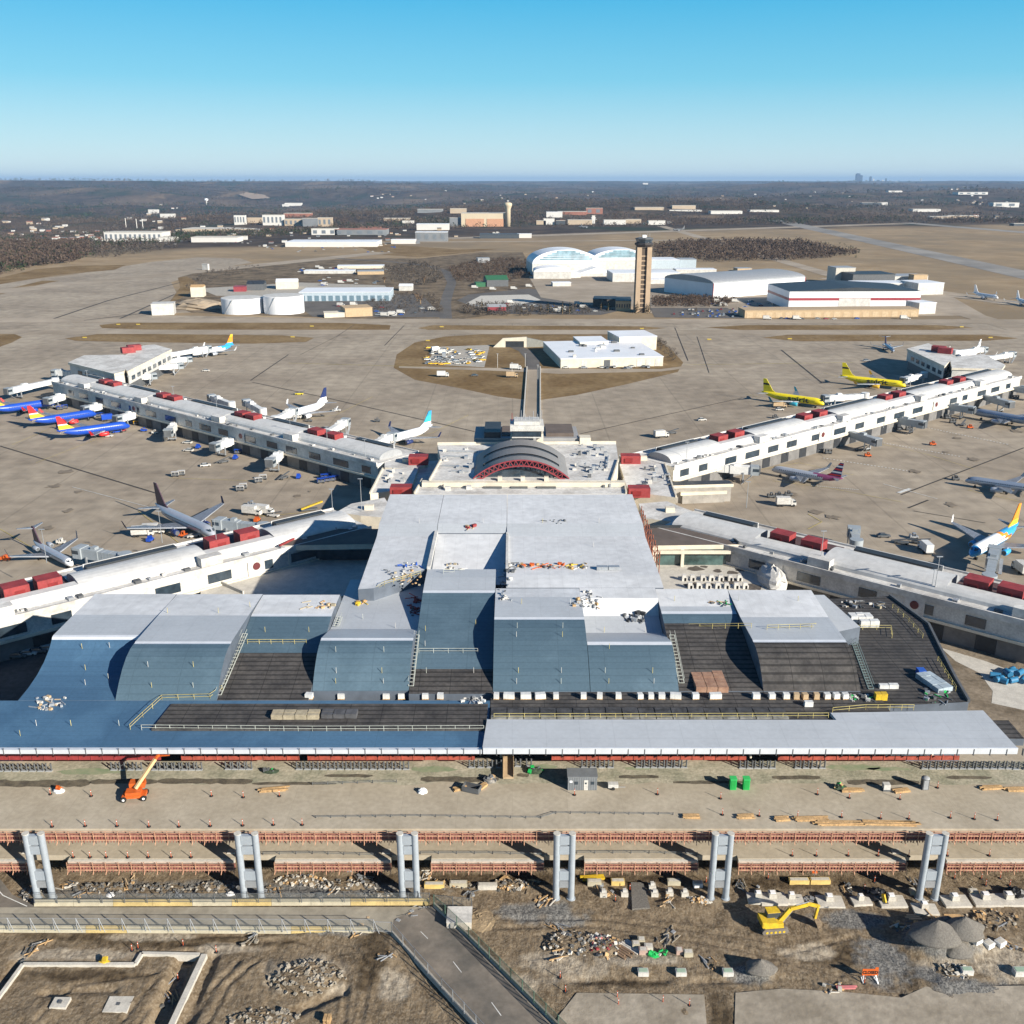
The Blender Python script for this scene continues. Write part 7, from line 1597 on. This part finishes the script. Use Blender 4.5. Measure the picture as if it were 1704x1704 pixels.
# car parks and yards full of small vehicles
def lot(where,n,x0,x1,y0,y1,rz=0):
    for i in range(n):
        k=random.choice(['car','car','car','truck'] if n<40 else ['car']); vehicle(k,'%s vehicle parked %s'%(nth(i),where),random.uniform(x0,x1),random.uniform(y0,y1),R(rz+random.uniform(-10,10)),random.choice([white,dgrey,steel,white,blue,red]) if k=='car' else white)
lot('in the car park right of the control tower',40,1115,1225,515,528,80); lot('in the asphalt yard left of the control tower',22,820,1010,505,520); lot('in the yard beside the storage tanks',26,560,720,508,527); lot('in the pale yard behind the tanks',16,520,680,462,476); lot('by the hangar sheds at centre right',16,1180,1300,500,512)
lot('on the row beside the long white canopy',22,480,700,446,454); lot('near the tall grey block at right',14,1340,1420,470,480); lot('in the far left rear lots',40,60,420,395,408); lot('in the rear lots left of centre',40,430,660,404,420); lot('in front of the tan hangar ramp',14,800,900,388,394); lot('beside the workshop row',12,1240,1540,530,532)
# yellow taxiway signs
for i,(px,py) in enumerate([(519,544),(735,545),(197,541),(141,563),(487,562),(712,568),(1068,548),(1314,565),(1600,545),(1648,563),(1180,566),(230,541)]):
    p=G(px,py,.05); t=thing('taxiway_sign','%s small yellow taxiway sign on the grass strips'%nth(i),'sign',p,0,'yellow taxiway signs'); b=MB(); b.box(-1.6,1.6,-.2,.2,.3,1.1); b.build('panel',mat('sign_yellow',(.45,.33,.05),.6),t,False); b=MB(); b.box(-1.3,1.3,-.1,.1,0,.3); b.build('legs',dgrey,t,False)
# ---------------------------------------------------------------- woods, far town, skyline, haze
rng=np.random.default_rng(3)
def leafy(name,label,pts,hs,m,ntri=12,size=.33,wid=.42,kind='stuff'):
    """pts: (n,3) bases; hs: heights; every tree is a spray of small twig or leaf facets"""
    pts=np.array(pts,float); hs=np.array(hs,float); n=len(pts)
    P=np.repeat(pts,ntri,0); Hh=np.repeat(hs,ntri); k=len(P)
    u=rng.normal(size=(k,3)); u/=np.linalg.norm(u,axis=1)[:,None]; rr=rng.random(k)**.4
    c=P.copy(); c[:,0]+=u[:,0]*rr*Hh*wid; c[:,1]+=u[:,1]*rr*Hh*wid; c[:,2]+=Hh*(.5+.46*u[:,2]*rr)
    a=rng.normal(size=(k,3,3)); a/=np.linalg.norm(a,axis=2)[:,:,None]; a*=(Hh*size)[:,None,None]*rng.uniform(.5,1.1,(k,3,1)); a[:,:,2]*=1.15
    V=(c[:,None,:]+a).reshape(-1,3); F=np.arange(len(V)).reshape(-1,3)
    me=bpy.data.meshes.new(name); me.from_pydata(V.tolist(),[],F.tolist()); me.materials.append(m); me.update()
    o=bpy.data.objects.new(name,me); COL.objects.link(o); return tag(o,label,None,None,kind)
bare=mat('bare_twigs',(.06,.042,.032),.95,col2=(.11,.08,.06),scale=.02,var2=.3,scale2=.4,spec=.05)
bare2=mat('grey_twigs',(.065,.054,.045),.95,col2=(.115,.097,.08),scale=.02,var2=.3,scale2=.4,spec=.05)
ever=mat('evergreen_leaves',(.018,.03,.015),.9,col2=(.04,.055,.026),scale=.03,var2=.3,scale2=.4,spec=.05)
def inpoly(x,y,poly):
    c=False; j=len(poly)-1
    for i in range(len(poly)):
        if (poly[i][1]>y)!=(poly[j][1]>y) and x<(poly[j][0]-poly[i][0])*(y-poly[i][1])/(poly[j][1]-poly[i][1])+poly[i][0]: c=not c
        j=i
    return c
def scatter(poly,n):
    xs=[p[0] for p in poly]; ys=[p[1] for p in poly]; out=[]
    W_=[G(*p) for p in poly]; wp=[(p.x,p.y) for p in W_]; x0,x1=min(p[0] for p in wp),max(p[0] for p in wp); y0,y1=min(p[1] for p in wp),max(p[1] for p in wp)
    tr=0
    while len(out)<n and tr<n*40:
        tr+=1; x=random.uniform(x0,x1); y=random.uniform(y0,y1)
        if inpoly(x,y,wp) : out.append((x,y,terr(x,y)))
    return out
random.seed(77)
# far buildings, on the terrain
def TG(px,py):
    d=ray(px,py); t0=700
    for _ in range(4000):
        x,y=d.x*t0,d.y*t0; z=H+d.z*t0
        if z<=terr(x,y): return Vector((x,y,terr(x,y)))
        t0*=1.003
        if t0>60000: break
    return Vector((d.x*t0,d.y*t0,H+d.z*t0))
FK=[]
def far(px0,px1,py,hpx,m,label,roof=None,dfac=.45,kind='flat',name='building',cat='building',wins=0,fix=None):
    A=TG((px0+px1)/2,py); dist=math.hypot(A.x,A.y); w=(px1-px0)/1616*dist*1.02; h=hpx/1616*dist; dp=max(8,w*dfac)
    FK.append((A.x-w/2-8,A.x+w/2+8,A.y-(90 if hpx>4 else 40)*(dist/2500),A.y+dp+10)); t=thing(name,label,cat,(A.x,A.y,A.z-1)); b=MB(); b.box(-w/2,w/2,0,dp,0,h+1); b.build('wall',m,t,False)
    rf=roof or lconc; b=MB()
    if kind=='gable': b.rings([[(x,y,z) for y,z in ((-.5,h+1),(dp/2,h+1+h*.35),(dp+.5,h+1))] for x in (-w/2-.5,w/2+.5)],0,False)
    elif kind=='arch': b.rings([[(x,dp/2-dp/2*math.cos(math.pi*i/10),h+1+h*.5*math.sin(math.pi*i/10)) for i in range(11)] for x in (-w/2,w/2)],0,False)
    else: b.box(-w/2-.4,w/2+.4,-.4,dp+.4,h+1,h+1.8)
    b.build('roof',rf,t,False)
    for i in range(wins):
        b=MB(); x=-w/2+w*(i+.2)/wins; b.box(x,x+w*.45/wins,-.35,-.05,h*.3,h*.85); b.build('window',mat('far_window',(.16,.18,.2),.3),t,False)
    return t,A,w,h,dp
fw=mat('far_white',(.62,.6,.56),.7,var=.08,scale=.02); ft=mat('far_tan',(.45,.36,.26),.8,var=.1,scale=.02); fb=mat('far_brick',(.3,.13,.09),.85,var=.2,scale=.02); fg=mat('far_grey',(.2,.21,.22),.7,var=.2,scale=.02); fd=mat('far_dark',(.06,.07,.08),.5)
t,A,w,h,dp=far(770,846,377,20,mat('tan_hangar',(.56,.47,.33),.75,var=.05,scale=.02),'large tan hangar with two orange doors and a mushroom tower',kind='flat',dfac=.5,name='hangar',cat='hangar')
for s in (-1,1): b=MB(); b.box(s*w*.22-w*.19,s*w*.22+w*.19,-.8,-.1,1,h*.62); b.build('door',mat('salmon_door',(.5,.27,.16),.7),t,False)
x=w/2-5; top=topz(844,336,A)-A.z; b=MB(); b.lathe((x,-2,0),[(7,0),(7,top*.72),(10,top*.84),(11.5,top*.9),(10,top*.97),(4,top)],18); b.build('water_tower',mat('tan_hangar',(.56,.47,.33),.75),t,False)
far(749,769,377,13,fg,'dark box building left of the tan hangar')
FB=[(180,265,402,13,fw,'wide white hall with vertical piers at the left',lconc,12),(266,292,402,6,fw,'low white wing right of the white piered hall',None,0),(310,430,386,4,ft,'long low tan school building in the left trees',None,0),(322,392,403,7,fw,'long white flat warehouse at the left of the runway end',None,0),(395,410,399,5,fw,'small white building at the end of the long warehouse',None,0),
(391,408,374,14,fw,'white hotel block, leftmost of the row on the wooded rise',fd,4),(413,435,371,8,ft,'low tan hotel block, second in the row on the rise',fd,0),(439,470,375,15,fw,'bright white hotel block, third in the row on the rise',None,5),(475,503,376,10,ft,'tan office block, fourth in the row on the rise',None,4),(505,528,377,12,fg,'dark office block, fifth in the row on the rise',None,0),(530,552,377,13,ft,'tan office block at the right end of the row',None,3),(474,515,362,6,fb,'long brick block up the wooded slope',None,0),
(480,622,411,7,fw,'very long white flat roofed warehouse',wgl,0),(520,560,391,9,fw,'white block under the row of offices',None,3),(560,640,391,8,fg,'grey block with red roof edge in the centre left',fb,5),(600,632,383,4,fb,'small red roofed block in the centre left',fb,0),
(695,745,383,9,fw,'white sawtooth hangar left of the tan hangar',wgl,0),(693,743,402,14,fg,'grey fronted cargo hangar with white roof',wgl,4),(652,690,406,6,fw,'white cargo shed left of the grey fronted hangar',wgl,0),(670,688,372,4,fw,'small white shed beyond the cargo sheds',None,0),(800,862,397,6,fd,'long dark glass fronted building on the far ramp',fd,0),(862,884,396,6,fw,'white end block of the dark glass building',wgl,0),
(893,908,374,6,ft,'small tan block right of the tan hangar',None,0),(910,935,362,8,fw,'white domed building beyond the ramp',wgl,0),(905,922,374,9,fw,'white sided workshop on the ramp edge',None,0),(930,975,358,5,fb,'brick school building beyond the ramp',None,0),(976,1002,357,9,fb,'taller red brick block beyond the ramp',None,2),(926,940,374,6,fd,'dark hangar on the ramp edge',None,0),(946,984,374,7,ft,'tan workshop row on the ramp edge',None,0),(985,990,372,12,fw,'slim white tower on the ramp edge',None,0),(1006,1040,374,7,fw,'white low building right of the slim tower',None,0),(1042,1066,372,6,ft,'tan low building right of the white one',None,0),(1080,1106,374,6,fw,'pale low building at the end of the ramp',None,0),
(696,735,354,5,fg,'dark roofed hall in the woods left of the tan hangar',None,0),(750,775,355,7,ft,'tan hall in the woods above the tan hangar',None,0),(640,680,368,4,ft,'low tan block beyond the cargo sheds',None,0),
(1120,1156,348,5,ft,'tan building pair in the woods at centre right',None,0),(1116,1166,352,2,fw,'long pale wall below the tan pair',None,0),(1185,1233,356,4,fw,'white factory roof in the right woods',None,0),(1250,1294,353,2.5,fw,'thin white roof right of the factory',None,0),(1058,1103,350,4,ft,'long tan building above the ramp at centre right',None,0),(1436,1465,342,3.5,fd,'dark roofed store in the right woods',None,0),(1465,1476,342,4,fw,'white end of the dark roofed store',None,0),(1522,1562,353,4,fw,'white flat building near the right runway end',None,0),(1656,1692,345,6,fw,'white campus building in the right woods',None,2),(1598,1640,324,3,fw,'row of white houses on the far right slope',None,4),(1550,1580,364,3,ft,'tan low sheds by the far runway',None,0),(1578,1620,363,3,ft,'tan low terminal by the far runway',None,0),(1690,1720,376,3,fd,'dark shed at the right frame edge',None,0),(1480,1500,320,2,fw,'small white building on the right hills',None,0),(1070,1078,307,2,fw,'tiny white block on the far hills',None,0),
(268,288,363,6,fw,'white house group in the left woods, right one',None,0),(248,262,356,6,fw,'white house group in the left woods, left one',None,0),(470,480,344,3,fw,'pale roof near the water tower woods',None,0),(475,500,343,4,fw,'white chapel like hall above the office row',None,0)]
for i,(x0,x1,py,hp,m,lb,rf,wn) in enumerate(FB): far(x0,x1,py,hp,m,lb,rf,wins=wn)
# houses scattered in the left town and valley
random.seed(8); k=0
for (x0,x1,y0,y1,n,ms) in [(0,175,384,402,34,[fw,fw,ft,fb]),(90,180,396,404,14,[fb,fw]),(0,120,365,382,12,[fw,ft]),(200,330,340,372,12,[fw,ft]),(240,440,376,392,16,[fw,ft,fw]),(360,640,380,398,24,[fw,ft,fg]),(560,760,380,395,16,[fw,fg,ft]),(1160,1700,315,350,30,[fw,ft,fw]),(600,1000,318,340,22,[fw,ft]),(880,1120,366,374,16,[fw,ft,fg]),(1540,1704,356,366,10,[ft,fw]),(400,700,400,412,14,[fw,fg])]:
    for _ in range(n):
        px=random.uniform(x0,x1); py=random.uniform(y0,y1); w=random.uniform(3,7)*(.6 if py<350 else 1); m=random.choice(ms)
        far(px,px+w,py,w*random.uniform(.3,.5),m,'%s small %s house or shed scattered in the country below the horizon'%(nth(k),{'far_white':'white','far_tan':'tan','far_brick':'brick red','far_grey':'grey'}[m.name]),random.choice([fg,fd,fb,fw]),.8,'gable','house','house'); k+=1
regs=[([(1090,431),(1088,412),(1130,404),(1230,402),(1330,404),(1430,424),(1400,428),(1330,434),(1180,436)],1500,11,bare,'dark brown leafless wood behind the right hangars'),
 ([(-60,450),(-60,404),(60,404),(150,406),(150,425),(120,438),(0,449)],1700,13,bare,'leafless wood at the left edge beyond the taxiway'),
 ([(150,408),(250,402),(300,412),(200,428),(150,430)],350,8,bare2,'thin scrub between the left wood and the yards'),
 ([(760,470),(745,448),(800,432),(880,432),(890,455),(850,470)],700,6,bare,'leafless scrub between the access road and the arched hangars'),
 ([(640,445),(700,436),(735,450),(740,470),(700,476),(650,468)],350,6,bare2,'grey scrub inside the bend of the access road'),
 ([(300,480),(345,452),(430,442),(440,448),(360,465),(330,482)],120,4,bare2,'sparse scrub on the bank above the storage tanks'),
 ([(1085,511),(1085,497),(1150,494),(1225,500),(1205,511)],500,5,bare,'brown leafless shrubs right of the control tower'),
 ([(765,520),(775,508),(830,505),(900,512),(980,512),(985,523),(900,526),(800,527)],330,4.5,bare2,'low bushes on the verge left of the control tower'),
 ([(600,502),(680,488),(735,495),(738,524),(640,522)],220,4,bare2,'low bushes around the access road mouth'),
 ([(1300,408),(1400,404),(1445,424),(1420,432)],60,5,ever,'dark edge of the right hand wood'),
 ([(1100,585),(1085,566),(1100,566),(1130,590),(1120,604)],90,2.5,bare2,'brown bushes on the right bank of the diamond island')]
for poly,n,h,m,lb in regs:
    p=scatter(poly,n); 
    if p: leafy('woodland',lb,p,[h*random.uniform(.6,1.15) for _ in p],m,22,.2)
# wooded country beyond the airport
def country(n,d0,d1,h,m,lb,nt=9,thr=-.3,sz=.36,seed=0,az0=-31,az1=31):
    random.seed(seed); P=[];Hs=[];k=0
    while len(P)<n and k<n*12:
        k+=1; az=random.uniform(az0,az1); d=math.exp(random.uniform(math.log(d0),math.log(d1))); e=plateau_edge(az)
        if d<e+30: continue
        x=d*math.sin(R(az)); y=d*math.cos(R(az))
        if fbm(x/330+seed,y/330,3)<thr: continue
        if any(a<x<b_ and c<y<d_ for a,b_,c,d_ in FK): continue
        if az<-7 and d<2500 and random.random()<.62: continue
        if -7<az<8 and d<2900 and random.random()<.5: continue
        P.append((x,y,terr(x,y)-1)); Hs.append(h*random.uniform(.6,1.2)*(1+d/9000))
    leafy('woodland',lb,P,Hs,m,nt,sz,.6)
country(9500,1250,4200,10,bare,'brown leafless woods covering the country beyond the airfield',14,-.12,.19,1)
country(7000,1250,5200,10,bare2,'grey leafless woods mixed through the far country',14,-.05,.19,2)
country(2600,1400,6500,12,ever,'dark evergreen stands among the far woods',14,.2,.19,3)
country(12000,4200,14000,11,bare,'distant brown woods on the hills',7,-.2,.3,4)
country(4000,5000,16000,13,ever,'distant dark evergreen woods on the hills',7,.15,.28,5)
country(1000,1250,2600,10,ever,'dark evergreens among the houses at the left',14,-.1,.2,6,-31,-8)
# individual evergreens near the control tower
def conifer(label,px,py,h):
    p=G(px,py); t=thing('evergreen_tree',label,'tree',p,random.uniform(0,6),'evergreens near the control tower'); b=MB(); b.tube((0,0,0),(0,0,h*.8),.28,6,r2=.06); b.build('trunk',wood,t,False)
    b=MB(); 
    for i in range(170):
        f=random.random()**.8; z=h*(.08+.9*f); r=h*.3*(1-f)*random.uniform(.35,1.1)+.2; a=random.uniform(0,6.283); s=h*.09*(1.25-f)
        c=Vector((r*math.cos(a),r*math.sin(a),z)); o_=Vector((math.cos(a),math.sin(a),-.35))*s; q=Vector((-math.sin(a),math.cos(a),random.uniform(-.3,.3)))*s*.6
        b.add([c+o_,c-o_*.4+q,c-o_*.4-q],[(0,1,2),(2,1,0)])
    b.build('crown',ever,t,False)
for i,(px,py,h) in enumerate([(802,514,10),(812,521,8),(838,520,6),(900,519,9),(912,521,11),(922,519,9),(936,522,12),(948,522,11),(1000,516,8),(1012,518,9),(1060,521,11),(1074,520,12),(1080,521,10),(884,516,6),(1158,519,5),(868,521,6)]): conifer('%s evergreen tree from the left on the verge around the tower'%nth(i) if i<11 else '%s small evergreen clustered at the control tower foot'%nth(i-11),px,py,h)
for i,(px,py,h) in enumerate([(700,506,9),(694,502,9),(706,470,8),(640,470,7)]):
    p=G(px,py); t=thing('bare_tree','%s bare brown tree standing by the access road'%nth(i),'tree',p); b=MB(); b.tube((0,0,0),(0,0,h*.5),.3,6,r2=.15)
    for k in range(16): a=k*.9; b.tube((0,0,h*.3+h*.012*k),(math.cos(a)*h*.3,math.sin(a)*h*.3,h*(.7+.02*k)),.1,4,r2=.02)
    b.build('trunk',wood,t,False); b=MB()
    for i2 in range(150):
        u=Vector((random.gauss(0,1),random.gauss(0,1),random.gauss(0,1))).normalized()*random.random()**.4; c=Vector((u.x*h*.35,u.y*h*.35,h*.68+u.z*h*.32)); b.add([c+Vector((random.gauss(0,.4),random.gauss(0,.4),random.gauss(0,.4))) for _ in range(3)],[(0,1,2)])
    b.build('crown',bare,t,False)
# water towers
for px,py,tp,lb in [(344,338,330,'white water tower standing over the left woods')]:
    A=TG(px,py+3); d_=A.y; z1=topz(px,tp,A)-A.z; t=thing('water_tower',lb,'water tower',A); b=MB(); b.tube((0,0,0),(0,0,z1*.7),d_*.0006,10); b.build('stem',fw,t,False); b=MB(); b.lathe((0,0,z1*.55),[(d_*.0006,0),(d_*.0019,z1*.15),(d_*.0019,z1*.35),(.1,z1*.46)],14); b.build('tank',pwhite,t,False)
A=TG(1212,330) if 0 else None
# hill clearings
for (pts,lb) in [([(397,326),(410,322),(440,326),(450,331),(420,333)],'tan clearing on the left ridge')]:
    b=MB(); q=[TG(*p)+Vector((0,0,6)) for p in pts]; b.sheet([tuple(p) for p in q]); tag(b.build('clearing',mat('clearing_tan',(.32,.24,.17),.95)),lb,None,None,'structure')
# masts
for i,(px,py,tp) in enumerate([(210,379,363),(228,380,364),(238,380,364),(1532,302,297)]):
    A=TG(px,py); t=thing('mast','%s pale mast rising over the far woods'%nth(i),'mast',A); b=MB(); z1=topz(px,tp,A)-A.z; b.tube((0,0,0),(0,0,z1),A.y*.0004,6); b.build('pole',fw,t,False)
# skyline
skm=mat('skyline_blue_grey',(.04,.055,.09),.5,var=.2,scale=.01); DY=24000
for i,(x0,x1,tp,m) in enumerate([(1426,1432,289,skm),(1431,1436,292,skm),(1448,1451,294,skm),(1453,1455,298,fw),(1474,1476,297,skm),(1441,1444,300,fg),(1420,1424,300,fg),(1460,1464,300,skm),(1468,1471,300,fw),(1412,1416,301,fg),(1480,1484,301,fg),(1405,1409,302,skm),(1490,1495,302,fg)]):
    a=AY(x0,tp,DY);c=AY(x1,tp,DY); t=thing('skyscraper','%s tower of the distant city skyline, by height order from the tallest'%nth(i),'skyscraper',((a.x+c.x)/2,DY,0),0,'distant city towers'); w=c.x-a.x; b=MB(); b.box(-w/2,w/2,0,w,20,a.z); b.build('shaft',m,t,False); b=MB(); b.box(-w*.3,w*.3,w*.2,w*.8,a.z,a.z+8); b.build('crown',m,t,False)
# parked military / cargo planes far off
airliner('dark grey cargo plane far off beside the tan hangar ramp',(978,377),(958,378),34,dgrey,dgrey); airliner('dark grey cargo plane farther right on the ramp',(1120,382),(1146,381),34,dgrey,dgrey)
# haze
b=MB(); b.box(-42000,42000,-400,60000,-120,330); hz=b.build('haze',[]); tag(hz,'thin blue air between the airfield and the far hills',None,None,'stuff')
hm=bpy.data.materials.new('haze_air'); hm.use_nodes=True; hn=hm.node_tree; hn.nodes.remove(hn.nodes['Principled BSDF']); pv=hn.nodes.new('ShaderNodeVolumePrincipled'); pv.inputs['Color'].default_value=(.36,.58,.88,1); pv.inputs['Density'].default_value=3.2e-5
hn.links.new(pv.outputs[0],hn.nodes['Material Output'].inputs['Volume']); hz.data.materials.append(hm)
